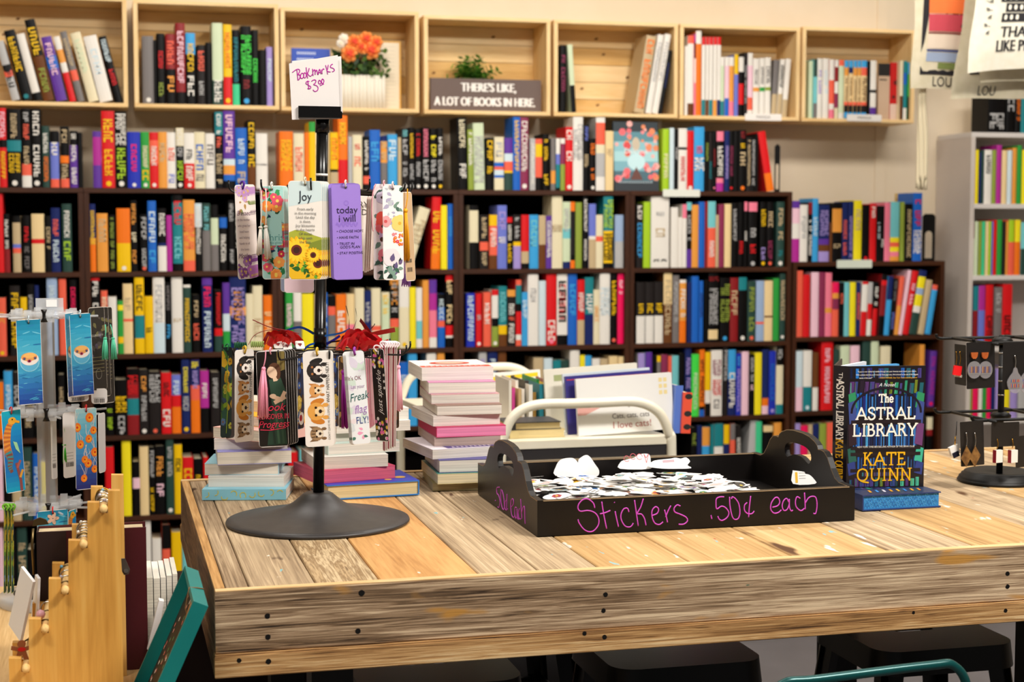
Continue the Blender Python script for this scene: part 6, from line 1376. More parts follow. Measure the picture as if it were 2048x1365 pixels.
for k, (x, y) in enumerate(pegs):
    p = at_y(x / 3.547, 980 + y / 3.547, YF - .03); r = .0056
    q = MB(); q.tube([(p.x, YF - .030, p.z), (p.x, YF - .028, p.z), (p.x, YB, p.z)], [r * .85, r, r], M_peg, 14)
    q.tube([(p.x, YF - .018, p.z), (p.x, YF - .0165, p.z)], r * 1.12, M_peg, 14); q.build('peg', rs)
    n = (3, 3, 4, 6, 7)[k]
    for j in range(n):
        R0 = gR.uniform(.0095, .0125); yy = YF + .012 + (YB - YF - .03) * j / max(1, n - 1); cz = p.z + r - R0 + .0006
        ml = gR.choice((M_sil, M_sil, M_gold, M_brz)) if k != 2 else gR.choice((M_brz, M_sil)); 
        if k == 4 and j == n - 1: ml = M_gold
        tl = gR.uniform(-.25, .25)
        q = MB(); q.tube([(p.x + R0 * math.cos(a), yy + R0 * .3 * math.sin(a + 1) * tl, cz + R0 * math.sin(a)) for a in [2 * PI * s / 20 for s in range(20)]], .0013, ml, 8, closed=True)
        rg = thing('finger_ring', '%s metal ring from the front on the %s peg of the stepped stand' % (ordn(j), PEGW[k]), 'ring', (p.x, yy, cz - R0), 'rings on the stepped pine stand')
        q.build('band', rg)
        if gR.random() < .6 or k == 4:
            a = PI / 2 + gR.uniform(-.9, .9); c = (p.x + (R0 + .001) * math.cos(a), yy, cz + (R0 + .001) * math.sin(a))
            MB().ball(c, .0030, mat(gR.choice(('e8e4dc', '6c9cb0', 'd8c8a8', 'b8b4c0')), .12, .3), 10, 6).build('gem', rg)
# small charms on the lower rings
p = at_y(155 / 3.547, 980 + 1150 / 3.547, YF + .01)
ch = thing('gingerbread_charm', 'brown gingerbread figure charm with a red scarf on the lowest peg', 'charm', tuple(p)); M_gb = mat('9a5a34', .6)
q = MB(); q.M = frame(p, (1, 0, 0), (0, 0, 1)); q.prism([(.0065 * math.cos(a), .012 + .006 * math.sin(a)) for a in [2 * PI * s / 14 for s in range(14)]], -.0015, .0015, M_gb)
q.prism([(-.005, .007), (-.015, .010), (-.016, .004), (-.006, .001), (-.010, -.012), (-.003, -.012), (0, -.004), (.003, -.012), (.010, -.012), (.006, .001), (.016, .004), (.015, .010), (.005, .007)], -.0015, .0014, M_gb); q.build('figure', ch)
q = MB(); q.M = frame(p, (1, 0, 0), (0, 0, 1)); q.disc(0, .004, .0062, .0018, mat('d01c1c', .5), 10, .0035); q.build('scarf', ch)
p = at_y(288 / 3.547, 980 + 885 / 3.547, YF + .01); q = MB(); q.ball(tuple(p), .0075, mat('e8b0bc', .3), 6, 4); q.build('bead_charm', None, 'pink faceted bead charm on the second lowest peg', 'charm', loc=tuple(p))
p = at_y(893 / 3.547, 980 + 560 / 3.547, YF + .03); kc = thing('leather_tab', 'grey leather snap tab hooked on the right edge of the stepped stand', 'keychain', tuple(p))
q = MB(); q.M = frame(p, (1, 0, 0), (0, 0, 1)); q.prism([(-.007, .016), (-.001, .016), (.006, -.002), (.004, -.009), (-.003, -.010), (-.006, -.004)], -.002, .001, mat('4a443e', .5)); q.build('tab', kc)
q = MB(); q.M = frame(p, (1, 0, 0), (0, 0, 1)); q.prism([(.0035 * math.cos(a), -.003 + .0035 * math.sin(a)) for a in [2 * PI * s / 12 for s in range(12)]], .001, .003, M_sil); q.build('snap', kc)
# ------------------------------------------------------------------ maroon book, white cards, booklets
M_mar = mat('451018', .45); M_mard = mat('241412', .5)
a, b_ = at_y(75, 1062, 2.665), at_y(292, 1055, 2.665); zt = at_y(292, 1055, 2.665).z
mb_ = thing('maroon_book', 'large maroon hardback standing behind the stepped pine stand', 'book', ((a.x + b_.x) / 2, 2.69, ZL))
q = MB(); q.box(a.x, b_.x, 2.665, 2.668, ZL + .0005, zt, M_mar); q.build('front_cover', mb_)
q = MB(); q.box(a.x, a.x + .045, 2.6642, 2.6649, ZL + .0005, zt, M_mard); q.box(a.x - .002, a.x, 2.665, 2.715, ZL + .0005, zt, M_mard); q.build('spine_cloth', mb_)
MB().box(a.x, b_.x, 2.712, 2.715, ZL + .0005, zt + .001, M_mar).build('back_cover', mb_)
MB().box(a.x + .001, b_.x - .005, 2.6685, 2.7115, ZL + .003, zt - .003, page_m('d8c49c')).build('page_block', mb_)
q = MB(); c = at_y(75, 1058, 2.69); q.M = frame((c.x + .004, 2.69, zt + .012), (1, 0, 0), (0, 0, 1)); q.prism([(-.012, -.006), (-.010, .004), (0, .008), (.010, .004), (.014, -.004)], -.002, .002, M_brz)
q.M = Matrix.Identity(4); q.tube([(c.x - .006, 2.668, zt + .006), (c.x - .008, 2.664, zt - .02), (c.x - .006, 2.663, zt - .07)], .0025, M_brz, 6)
q.build('metal_bookmark', None, 'bronze clip bookmark over the corner of the maroon book', 'bookmark', loc=(c.x, 2.69, zt))
M_wc = mat('ecebea', .5)
def slab(P, label, name, cat, th=(0.004, 0.003, 0), m=M_wc, group=None):
    th = Vector(th); q = MB(); P = [Vector(p) for p in P]
    q.add(P + [p + th for p in P], [(0, 1, 2, 3), (7, 6, 5, 4), (0, 4, 5, 1), (1, 5, 6, 2), (2, 6, 7, 3), (3, 7, 4, 0)], m)
    return q.build(name, None, label, cat, group, loc=tuple(P[3]))
slab([at_y(42, 1134, 2.60), at_y(66, 1165, 2.56), at_y(40, 1284, 2.56), at_y(17, 1250, 2.60)], 'white card leaning at the left behind the lowest peg', 'blank_card', 'card', group='white cards at the lower left')
slab([at_y(70, 1150, 2.645), at_y(76, 1158, 2.62), at_y(72, 1260, 2.62), at_y(62, 1240, 2.645)], 'narrow white card between the leaning card and maroon book', 'blank_card', 'card', group='white cards at the lower left')
M_bk = page_m('e6e0d2')
for k, (x0, x1, yt, lean) in enumerate(((293, 308, 1157, 0), (309, 322, 1158, .004), (323, 334, 1156, .004), (335, 346, 1152, .006), (347, 357, 1149, .008))):
    pa, pb = at_y(x0, 1250, 2.70), at_y(x1, 1250, 2.70); zt_ = at_y(x0, yt, 2.70).z
    q = MB(); q.box(pa.x, pb.x - .0006, 2.70, 2.84, ZL + .0005, zt_, M_wc, {1: M_bk, 2: M_bk}); q.build('booklet', None, '%s from left of the white booklets beside the maroon book' % ordn(k), 'booklet', 'white booklets right of the maroon book', loc=((pa.x + pb.x) / 2, 2.77, ZL))
slab([at_y(318, 1202, 2.655), at_y(328, 1204, 2.655), at_y(312, 1300, 2.655), at_y(294, 1300, 2.655)], 'white booklet leaning in front of the row beside maroon book', 'booklet', 'booklet', (0, .02, 0), M_wc, 'white booklets right of the maroon book')
# ------------------------------------------------------------------ teal shadow box leaning on the big table
M_tb = noise_mat('teal_box', '0c716d', '107b76', 6, .45, .02, .4); M_tb2 = M_tb
A, Bq = at_y(404, 1135, 2.53), at_y(373, 1125, 2.53); Cn, Dn = at_y(419.5, 1213, 2.285), at_y(387, 1203, 2.285)
e1 = Vector((0, 1, 0)); lo = at_y(316, 1365, 2.285) - Dn; e2 = Vector((lo.x, 0, lo.z)).normalized(); e3 = Vector((-e2.z, 0, e2.x)); 
if e3.x > 0: e3 = -e3
wid, dep_ = .245, (Cn - Dn).length * .93; 
oT = Dn - e3 * dep_                      # rear near top corner
oT.x = min(oT.x, TX0 - .0045)
ln = (oT.z - ZL - .0005 - 0) / -e2.z - .0; ln = min(ln, .235)
tx = thing('shadow_box', 'teal shadow box frame leaning against the left end of the plank table', 'frame', tuple(oT + e2 * ln + e1 * wid / 2))
def tbx(a0, a1, b0, b1, c0, c1, nm, m=M_tb):
    q = MB(); q.M = Matrix(((e1.x, e2.x, e3.x, oT.x), (e1.y, e2.y, e3.y, oT.y), (e1.z, e2.z, e3.z, oT.z), (0, 0, 0, 1))); q.box(a0, a1, b0, b1, c0, c1, m); q.build(nm, tx)
th = .006
tbx(0, wid, 0, th, 0, dep_, 'frame_rail'); tbx(0, wid, ln - th, ln, 0, dep_, 'frame_rail'); tbx(0, th, th, ln - th, 0, dep_, 'frame_rail'); tbx(wid - th, wid, th, ln - th, 0, dep_, 'frame_rail'); tbx(th, wid - th, th, ln - th, 0, .003, 'back_panel')
tbx(.03, wid - .02, .025, ln - .012, .0035, .005, 'black_print_card', mat('1d1a19', .5)); tbx(.022, .115, .03, ln - .05, .0055, .007, 'white_card', mat('e9e4dc', .6))
q = MB(); q.M = Matrix(((e1.x, e2.x, e3.x, oT.x), (e1.y, e2.y, e3.y, oT.y), (e1.z, e2.z, e3.z, oT.z), (0, 0, 0, 1))); gg = random.Random(6)
for k in range(26):
    q.petals(gg.uniform(.125, wid - .03), gg.uniform(.03, ln - .02), .004, .0054 + k * 1e-6, mat(gg.choice(('d87868', 'e8a090', '5a8a5c', 'efe0d0')), .5), 5, .8)
q.build('flower_print', tx)
q = MB(); T_ = lambda a, b, c: oT + e1 * a + e2 * b + e3 * c
q.tube([T_(.09, .001, dep_ + .001), T_(.10, -.001, dep_ * .5), T_(.11, -.001, 0)], .0010, mat('7a5a34', .8), 5); q.tube([T_(.09, .001, dep_ + .001), T_(.08, .03, dep_ * .8), T_(.07, .04, .01)], .0010, mat('7a5a34', .8), 5); q.tube([T_(.075, .01, dep_ * .6), T_(.07, .045, .012)], .0024, mat('b07a48', .5), 6); q.build('twine_hanger', tx)

# ================================================================== acrylic bookmark spinner
M_acr = clear_mat('acrylic', 'f2f4f6', .72, .06); M_acd = clear_mat('acrylic_edge', 'e6e8ea', .58, .08)
bc = at_z(101, 1204, ZL); AX, AY = bc.x, bc.y
ac = thing('acrylic_spinner', 'clear acrylic spinner of animal bookmarks on the left', 'display stand', (AX, AY, ZL))
def zat(y, x=103): return at_y(x, y, AY).z
zt1, zt2, zt3 = zat(628), zat(822), zat(1008)
q = MB(); q.lathe([(.001, .0005), (.098, .0005), (.10, .004), (.10, .016), (.094, .02), (.001, .02)], M_acd, (AX, AY, ZL), 40); q.build('base', ac)
q = MB(); q.lathe([(.001, .021), (.07, .021), (.07, .022), (.001, .022)], mat('141212', .3), (AX, AY, ZL), 40); q.build('base_plate', ac)
q = MB(); w = .0165
q.box(AX - w, AX + w, AY - w, AY + w, ZL + .022, zt1 + .004, M_acr); q.build('post', ac)
q = MB()
for (sx, sy) in ((-1, -1), (1, -1), (1, 1), (-1, 1)): q.box(AX + sx * w - .0015, AX + sx * w + .0015, AY + sy * w - .0015, AY + sy * w + .0015, ZL + .022, zt1 + .004, mat('c9c4be', .15, .6))  # silver strips imitate the reflections along the clear post's edges
q.box(AX - .004, AX + .003, AY - .003, AY + .003, ZL + .022, zt1, mat('7a6458', .2, .5)); q.build('corner_bead', ac)
for z, nm in ((zt1, 'upper_tier'), (zt2, 'middle_tier'), (zt3, 'lower_tier')):
    q = MB(); q.lathe([(.02, -.006), (.062, -.006), (.066, -.003), (.066, .003), (.062, .006), (.02, .006)], M_acr, (AX, AY, z), 32)
    for k in range(8):
        a_ = k * PI / 4 + .25; q.box(AX + .056 * math.cos(a_) - .007, AX + .056 * math.cos(a_) + .007, AY + .056 * math.sin(a_) - .007, AY + .056 * math.sin(a_) + .007, z - .013, z + .010, M_acd)
    q.build(nm, ac)
    for k in range(8):
        a_ = k * PI / 4 + .25; MB().tube([(AX + .06 * math.cos(a_), AY + .06 * math.sin(a_), z - .004), (AX + .118 * math.cos(a_), AY + .118 * math.sin(a_), z - .002)], .0022, M_acd, 8).build('peg', ac)
    MB().lathe([(.001, -.012), (.007, -.012), (.003, -.004), (.003, .004), (.006, .012), (.001, .012)], mat('121010', .3), (AX + .002, AY - .0675, z), 12).build('pivot_pin', ac)
q = MB(); c0, c1 = at_y(71, 597, AY), at_y(127, 619, AY); q.box(c0.x, c1.x, AY - .003, AY + .003, zt1 + .006, c0.z, M_acd); q.build('sign_plate', ac)
q = MB(); c0, c1 = at_y(92, 600, AY - .004), at_y(114, 614, AY - .004); q.box(c0.x, c1.x, AY - .0042, AY - .0032, c1.z, c0.z, mat('f4f2f0', .5)); q.build('price_sticker', ac)
def bands(q, W, H, cols, n=16):
    C = [lin(c) for c in cols]
    def hx(f):
        f = f * (len(cols) - 1); i = min(int(f), len(cols) - 2); f -= i; A_, B_ = cols[i], cols[i + 1]
        return '%02x%02x%02x' % tuple(int(int(A_[j:j + 2], 16) * (1 - f) + int(B_[j:j + 2], 16) * f) for j in (0, 2, 4))
    for k in range(n):
        v1, v0 = H * (.5 - k / n), H * (.5 - (k + 1) / n); q.flat([(-W / 2, v0), (W / 2, v0), (W / 2, v1), (-W / 2, v1)], .0001, mat(hx((k + .5) / n), .28, 0, .6))
def d_puffer(q, W, H):
    bands(q, W, H, ['1a7fa0', '2f9cc0', '52b4d0', '3c9cc4', '2a6cb4', '1c3f94'])
    g = random.Random(3)
    for k in range(34): q.disc(g.uniform(-.45, .45) * W, g.uniform(-.47, .47) * H, g.uniform(.004, .010), .0002 + k * 1e-6, mat(g.choice(('6cc0d8', '2a80b4', '4aa8cc', '1f6ca4')), .3, 0, .6), 10, g.uniform(.0006, .0014), g.uniform(-.3, .3))
    q.disc(0, 0, W * .40, .0004, mat('8ccce0', .3, 0, .6), 22, H * .115); q.disc(0, -.005 * H, W * .36, .0005, mat('5cb0d4', .3, 0, .6), 20, H * .10); q.disc(0, .035 * H, W * .37, .0006, mat('efe4dc', .3, 0, .6), 20, H * .075)
    q.disc(-.02 * W, .06 * H, W * .33, .0007, mat('e2a45c', .3, 0, .6), 20, H * .05); q.disc(0, .075 * H, W * .27, .0008, mat('f0b868', .3, 0, .6), 16, H * .028)
    for s in (-1, 1): q.disc(s * W * .22, .045 * H, W * .075, .0009, mat('d8704c', .3), 10, H * .018); q.disc(s * W * .22, .04 * H, W * .05, .0010, mat('4a5a74', .3), 10)
    q.disc(-.02 * W, .012 * H, W * .085, .0010, mat('c04a6c', .3), 12, H * .018); q.disc(-.02 * W, .012 * H, W * .045, .0011, mat('5a1c34', .3), 10)
def d_sea(q, W, H):
    bands(q, W, H, ['18a8bc', '1a8cc8', '1a68b4', '1c74b8', '1aa0c0'])
    P = [(.05, .36), (-.1, .30), (-.18, .18), (-.20, .05), (-.12, -.08), (-.14, -.18), (-.10, -.24)]
    P2 = smooth([(a * W * 1.6, b_ * H, 0) for a, b_ in P], 5); ws = [.008, .012, .016, .017, .013, .009, .006]
    n = len(P2)
    for i in range(n - 1):
        f = i / (n - 1) * 6; j = min(5, int(f)); wd = ws[j] * (1 - (f - j)) + ws[j + 1] * (f - j)
        q.line2([(P2[i][0], P2[i][1]), (P2[i + 1][0], P2[i + 1][1])], wd, .0003 + i * 1e-6, mat(('e0913c', 'c06a34')[i % 2] if i < n * .55 else ('3c8a90', '7a4a44')[i % 2], .3, 0, .6))
    q.disc(.02 * W, .37 * H, .009, .0006, mat('e8a838', .3), 14, .007); q.line2([(.06 * W, .37 * H), (.36 * W, .345 * H)], .0045, .0007, mat('e8a428', .3)); q.disc(.03 * W, .385 * H, .0015, .0009, mat('241810', .3))
    q.flat([(0, .12 * H), (.2 * W, .10 * H), (.34 * W, -.04 * H), (.12 * W, .02 * H)], .0006, mat('9cd0a0', .3))
    q.line2([(.12 * W, -.16 * H), (.2 * W, -.26 * H), (.28 * W, -.36 * H), (.30 * W, -.49 * H)], .006, .0005, mat('8a4a48', .4)); q.line2([(.28 * W, -.32 * H), (.40 * W, -.25 * H)], .005, .0005, mat('d89a38', .4)); q.line2([(.16 * W, -.2 * H), (.3 * W, -.13 * H)], .005, .0005, mat('a85a50', .4))
def d_jelly(q, W, H):
    bands(q, W, H, ['a8d0d4', '6cb8d0', '4ca4cc', '3c80bc', '2c4c94', '2a2c74'])
    g = random.Random(8)
    for (u, v) in ((.16, .38), (-.42, .27), (.12, .12), (-.28, .06), (-.08, -.13), (.08, -.18), (.38, -.26), (-.12, -.36), (.34, .22), (.4, -.05)):
        for k in range(3): q.line2([(u * W, v * H), (u * W + g.uniform(-.006, .006), v * H + .012), (u * W + g.uniform(-.012, .012), v * H + .028)], .0008, .0003, mat('e8d0c0', .4))
        r = g.uniform(.0065, .0085); q.disc(u * W, v * H, r, .0005, mat('f07820', .3, 0, .6), 14, r * 1.1); q.disc(u * W + .001, v * H - .001, r * .62, .0006, mat('f8a828', .3), 12); q.disc(u * W, v * H, r * .3, .0007, mat('d8381c', .3), 10)
def d_black(q, W, H):
    face(q, W, H, '2a2724'); rndl(q, W, H, 16, ['4a4440', '6a6440', '544a5c'], .008, .02, -.1, .48, 51)
    q.text('CURIOSITY', 0, .16 * H, .006, .0005, mat('b8b4a8', .5))
    for k in range(5): q.line2([(-W * .35, -.1 * H - k * .007), (W * .35, -.1 * H - k * .007)], .0012, .0005, mat('8a845c', .5))
    q.line2([(W * .18 * math.cos(a), -.30 * H + .010 * math.sin(a)) for a in [PI * s / 8 for s in range(17)]], .001, .0005, mat('8c887c', .5))
def d_label(q, W, H):
    face(q, W, H, 'ece8e6'); barcode(q, W, H, 0, -H * .30, W * .6, .008); 
    for k in range(4): q.line2([(-W * .35, -.12 * H - k * .006), (W * .3, -.12 * H - k * .006)], .0008, .0005, mat('a8a4a0', .5))
GA = 'bookmarks on the acrylic spinner'; Z6 = lambda x, y, y0=580: (x / 5.46, y0 + y / 5.46)
q6 = lambda L, y0=580: [Z6(x, y, y0) for x, y in L]
o, M, W, H = hang(q6(((175, 325), (440, 320), (475, 1258), (205, 1248))), AY - .115, d_puffer, 'blue pufferfish bookmark at left of the acrylic spinner\'s top tier', group=GA, W=.048); loop(o, M, W, H, 'c8d8e0')
o, M, W, H = hang(q6(((755, 275), (988, 240), (1028, 1142), (800, 1168))), AY - .085, d_puffer, 'blue pufferfish bookmark right of the acrylic spinner\'s post', group=GA, W=.045); loop(o, M, W, H, 'c8d8e0')
o, M, W, H = hang(q6(((706, 255), (800, 250), (840, 1165), (748, 1165))), AY - .075, d_puffer, 'darker pufferfish bookmark tucked behind the right hand one', group=GA, W=.04)
for k in range(3):
    dx = k * 42
    o, M, W, H = hang(q6(((960 + dx, 190), (1140 + dx, 188), (1172 + dx, 1100 + k * 70), (1000 + dx, 1100 + k * 70))), AY - .03 + k * .012, d_black, '%s black nature bookmark at the right of the acrylic spinner' % ordn(k), group=GA, W=.042, sgn=1, edge='d8d0c4')
    if k < 2:
        tassel(o, at_y(*Z6(1150 + k * 55, 380), AY - .05), at_y(*Z6(1148 + k * 85, 520), AY - .05), at_y(*Z6(1150 + k * 92, 742), AY - .05), '5ccca4', .0065, 24)
o, M, W, H = hang(q6(((995, 1080), (1168, 1078), (1175, 1250), (998, 1240))), AY - .035, d_label, 'white price label hanging under the black nature bookmarks', group=GA, name='price_label', cat='label')
o, M, W, H = hang(q6(((738, 1090), (960, 1100), (975, 1230), (742, 1215))), AY - .07, d_label, 'white price label hanging behind the right pufferfish bookmark', group=GA, name='price_label', cat='label')
o, M, W, H = hang(q6(((20, 165), (215, 172), (290, 1068), (62, 1060)), 790), AY - .11, d_sea, 'seahorse bookmark at the left of the middle tier', group=GA, W=.043); loop(o, M, W, H, 'd04040')
o, M, W, H = hang(q6(((812, 160), (1062, 130), (1050, 1010), (842, 1058)), 790), AY - .085, d_jelly, 'orange jellyfish bookmark on the middle tier of acrylic spinner', group=GA, W=.045); loop(o, M, W, H, 'd02828')
o, M, W, H = hang(q6(((1075, 200), (1145, 200), (1160, 850), (1080, 850)), 790), AY - .06, d_plain('d8d4d4'), 'pale grey bookmark back right of the jellyfish one', group=GA, W=.03)
o, M, W, H = hang(q6(((690, 195), (810, 190), (835, 905), (690, 905)), 790), AY - .05, d_label, 'white backed bookmark with barcode left of the jellyfish one', group=GA, W=.03); tassel(o, at_y(*Z6(690, 220, 790), AY - .055), at_y(*Z6(700, 540, 790), AY - .055), at_y(*Z6(708, 730, 790), AY - .055), '3cb828', .004, 16)
o, M, W, H = hang(q6(((550, 210), (615, 210), (628, 920), (568, 920)), 790), AY - .03, d_label, 'narrow white label strip in front of the acrylic post', group=GA, W=.016, name='price_label', cat='label')
o, M, W, H = hang(q6(((405, 1262), (742, 1258), (745, 1720), (410, 1720)), 790), AY - .09, d_puffer, 'blue starfish bookmark top below the bottom tier', group=GA, W=.06); loop(o, M, W, H, 'e02020')
q = MB(); q.M = M; q.petals(0, H * .30, .012, .0014, mat('e0b8a0', .4), 5, .5); q.build('starfish_print', o)
o, M, W, H = hang(q6(((745, 1258), (830, 1258), (832, 1700), (748, 1700)), 790), AY - .08, d_sea, 'blue bookmark sliver right of the starfish one', group=GA)
for k in range(3):
    o, M, W, H = hang(q6(((45 + k * 36, 1230), (78 + k * 36, 1230), (70 + k * 42, 2165), (42 + k * 42, 2165)), 790), AY - .10 + k * .012, d_green, '%s green corded bookmark edge at the far left bottom tier' % ordn(k), group=GA, W=.02, edge='b8c060'); loop(o, M, W, H, '7cc83c', .002)
# ================================================================== earring stand
EX, EY = 1.853, 2.975
es = thing('earring_stand', 'black metal spinner with hanging earring cards at the right edge', 'display stand', (EX, EY, TT))
MB().lathe([(.001, .0005), (.086, .0005), (.088, .003), (.086, .006), (.084, .008), (.084, .011), (.080, .013), (.079, .017), (.074, .019), (.073, .022), (.066, .024), (.001, .016)], M_iron, (EX, EY, TT), 48).build('base', es)
MB().tube([(EX, EY, TT + .015), (EX, EY, 1.385)], .0068, M_iron, 14).build('pole', es)
for z in (1.115, 1.165, 1.255, 1.285, 1.315, 1.345): MB().tube([(EX, EY, z), (EX, EY, z + .003)], .0076, mat('a8a4a0', .3, .8), 14).build('notch_ring', es)
ZU, ZW = 1.374, 1.213
for z, nm in ((ZU, 'upper_rack'), (ZW, 'lower_rack')):
    q = MB(); s = .105
    q.tube([(EX - s * .82, EY - .075, z), (EX + s, EY - .075, z)], .0034, M_iron, 10); q.tube([(EX - s * .82, EY + .075, z), (EX + s, EY + .075, z)], .0034, M_iron, 10)
    q.tube([(EX - .075, EY - s, z), (EX - .075, EY + s, z)], .0034, M_iron, 10); q.tube([(EX + .075, EY - s, z), (EX + .075, EY + s, z)], .0034, M_iron, 10)
    q.lathe([(.001, -.007), (.02, -.007), (.022, 0), (.016, .006), (.001, .008)], M_iron, (EX, EY, z), 20); q.build(nm, es)
    for yy in (-.075, .075):
        for sx in (-1, 1):
            x = EX + sx * .105; MB().tube(smooth([(EX + sx * .075, EY + yy, z), (x, EY + yy, z), (x + sx * .008, EY + yy, z + .004), (x + sx * .009, EY + yy, z + .010)], 4), .0036, M_iron, 8).build('hook', es)
M_ec = mat('191615', .6); M_woodear = noise_mat('ear_wood', '9a4a20', 'b8622c', 40, .5); M_lens = clear_mat('lens', 'a8a4a8', .62, .08)
q7 = lambda L: [(1880 + x / 3.79, 640 + y / 3.79) for x, y in L]
GE = 'earring cards on the black spinner'
def ecard(L, Y, label, W=None, sgn=1):
    return hang(q7(L), Y, lambda q, W_, H_: None, label, 'earring_card', GE, W, sgn, None, 'earrings', '191615', .002)
def ear_pt(x, y, Y): return at_y(1880 + x / 3.79, 640 + y / 3.79, Y)
def hookw(o, a, b_, m=M_gold, r=.0009): MB().tube(smooth([a, (a + b_) / 2 + Vector((.002, 0, 0)), b_], 4), r, m, 6).build('ear_wire', o)
o, M, W, H = ecard(((110, 195), (195, 180), (195, 510), (115, 480)), EY - .06, 'black card of red square earrings at the upper left arm', W=.04, sgn=-1)
for k, x in enumerate((122, 150)): hookw(o, ear_pt(x, 240, EY - .064), ear_pt(x, 340, EY - .066))
q = MB(); q.M = frame(ear_pt(130, 385, EY - .07), (1, 0, -.15), (.15, 0, 1)); q.prism(rrect(.0185, .020, .001, 2), -.002, .002, mat('e01c20', .4)); q.build('red_square', o)
q = MB(); q.M = frame(ear_pt(140, 425, EY - .067), (1, 0, -.15), (.15, 0, 1)); q.prism(rrect(.0165, .006, .001, 2), -.002, .001, mat('e8dcd0', .4)); q.build('page_edge', o)
o, M, W, H = ecard(((200, 165), (415, 170), (415, 530), (205, 510)), EY - .085, 'black card of round clear bookshelf earrings with wooden tops')
for x in (260, 340):
    p = ear_pt(x, 270, EY - .09); q = MB(); q.M = frame(p, (1, 0, 0), (0, 0, 1)); q.prism([(-.008, .006), (.008, .006), (.0065, -.003), (.003, -.007), (-.003, -.007), (-.0065, -.003)], -.0015, .0015, M_woodear); q.build('wooden_top', o)
    p = ear_pt(x + (0 if x < 300 else 5), 380, EY - .092 + (x > 300) * .004); q = MB(); q.M = frame(p, (1, 0, 0), (0, 0, 1)); q.prism([(.0158 * math.cos(a), .018 * math.sin(a)) for a in [2 * PI * s / 24 for s in range(24)]], -.0012, .0012, M_lens)
    for k in range(9): q.flat([(-.011 + k * .0025, -.006), (-.0095 + k * .0025, -.006), (-.0095 + k * .0025, .007), (-.011 + k * .0025, .007)], .0014, mat(('5a4a8c', 'b8863c', '8a4a3c', '3c3c4c')[k % 4], .4))
    q.line2([(-.013, -.0075), (.013, -.0075)], .0012, .0015, mat('8a8684', .4)); q.build('clear_disc', o)
o, M, W, H = ecard(((480, 170), (720, 165), (715, 530), (470, 525)), EY - .095, 'black card of teardrop clear bookshelf earrings at the right edge')
for x in (567, 655):
    hookw(o, ear_pt(x, 270, EY - .099), ear_pt(x + 3, 360, EY - .1), M_sil, .0013)
    p = ear_pt(x + 2, 470, EY - .101 + (x > 600) * .003); q = MB(); q.M = frame(p, (1, 0, 0), (0, 0, 1)); P = [(.0185 * math.cos(a) * (1 - .62 * max(0, math.sin(a)) ** 1.3), .024 * math.sin(a) + (.006 if math.sin(a) > .9 else 0)) for a in [2 * PI * s / 28 for s in range(28)]]
    q.prism(P, -.0012, .0012, M_lens)
    for r_ in range(2):
        for k in range(8): q.flat([(-.010 + k * .0025, -.012 + r_ * .011), (-.0085 + k * .0025, -.012 + r_ * .011), (-.0085 + k * .0025, -.004 + r_ * .011 - r_ * .002), (-.010 + k * .0025, -.004 + r_ * .011 - r_ * .002)], .0014, mat(('c05a34', '2c4c9c', 'b8863c', '8a2c3c')[(k + r_) % 4], .4))
    q.build('clear_teardrop', o)
o, M, W, H = ecard(((152, 770), (328, 768), (336, 1118), (160, 1095)), EY - .085, 'black card of wooden diamond earrings on the lower rack')
M_dm = noise_mat('carved_wood', '5a3a1c', '8a6434', 90, .6)
for x in (198, 263):
    hookw(o, ear_pt(x, 855, EY - .089), ear_pt(x + 2, 960, EY - .09), M_sil, .0012)
    q = MB(); q.M = frame(ear_pt(x + 2, 1035, EY - .091), (1, 0, 0), (0, 0, 1)); q.prism([(0, .021), (.0125, .002), (0, -.022), (-.0125, -.004)], -.0012, .0012, M_dm); q.build('wooden_diamond', o)
o, M, W, H = ecard(((390, 775), (602, 780), (598, 968), (388, 955)), EY - .10, 'black card of little white book earrings, front of lower rack')
for x in (438, 552):
    hookw(o, ear_pt(x - 4, 905, EY - .104), ear_pt(x - 4, 975, EY - .105))
    p = ear_pt(x, 1035, EY - .106); q = MB(); q.M = frame(p, (1, .25, 0), (0, 0, 1)); q.box(-.009, .010, -.013, .013, -.004, .004, mat('efeae4', .5)); q.build('tiny_pages', o); q = MB(); q.M = frame(p, (1, .25, 0), (0, 0, 1)); q.box(-.0098, -.009, -.0135, .0135, -.0045, .0045, mat('8a1c2c', .4)); q.build('tiny_cover', o)
o, M, W, H = ecard(((585, 975), (700, 780), (700, 1115), (600, 1115)), EY - .09, 'black card behind the white book earrings at the frame edge')
p = ear_pt(108, 990, EY - .07)
o = thing('book_earring', 'single white and black book earring dangling at the lower left hook', 'earrings', tuple(p))
q = MB(); q.tube([ear_pt(128, 770, EY - .07), ear_pt(122, 880, EY - .07)], .0009, M_iron, 5); q.tube([ear_pt(116, 885, EY - .07), ear_pt(114, 950, EY - .07)], .0012, M_gold, 6); q.build('ear_wire', o)
q = MB(); q.M = frame(p, (1, .1, .35), (-.35, 0, 1)); q.box(-.011, .011, -.009, .010, -.004, .003, mat('f0ece8', .4)); q.build('tiny_pages', o); q = MB(); q.M = frame(p, (1, .1, .35), (-.35, 0, 1)); q.box(-.009, .006, -.014, -.003, .003, .005, mat('1c1c2c', .4)); q.build('tiny_cover', o)

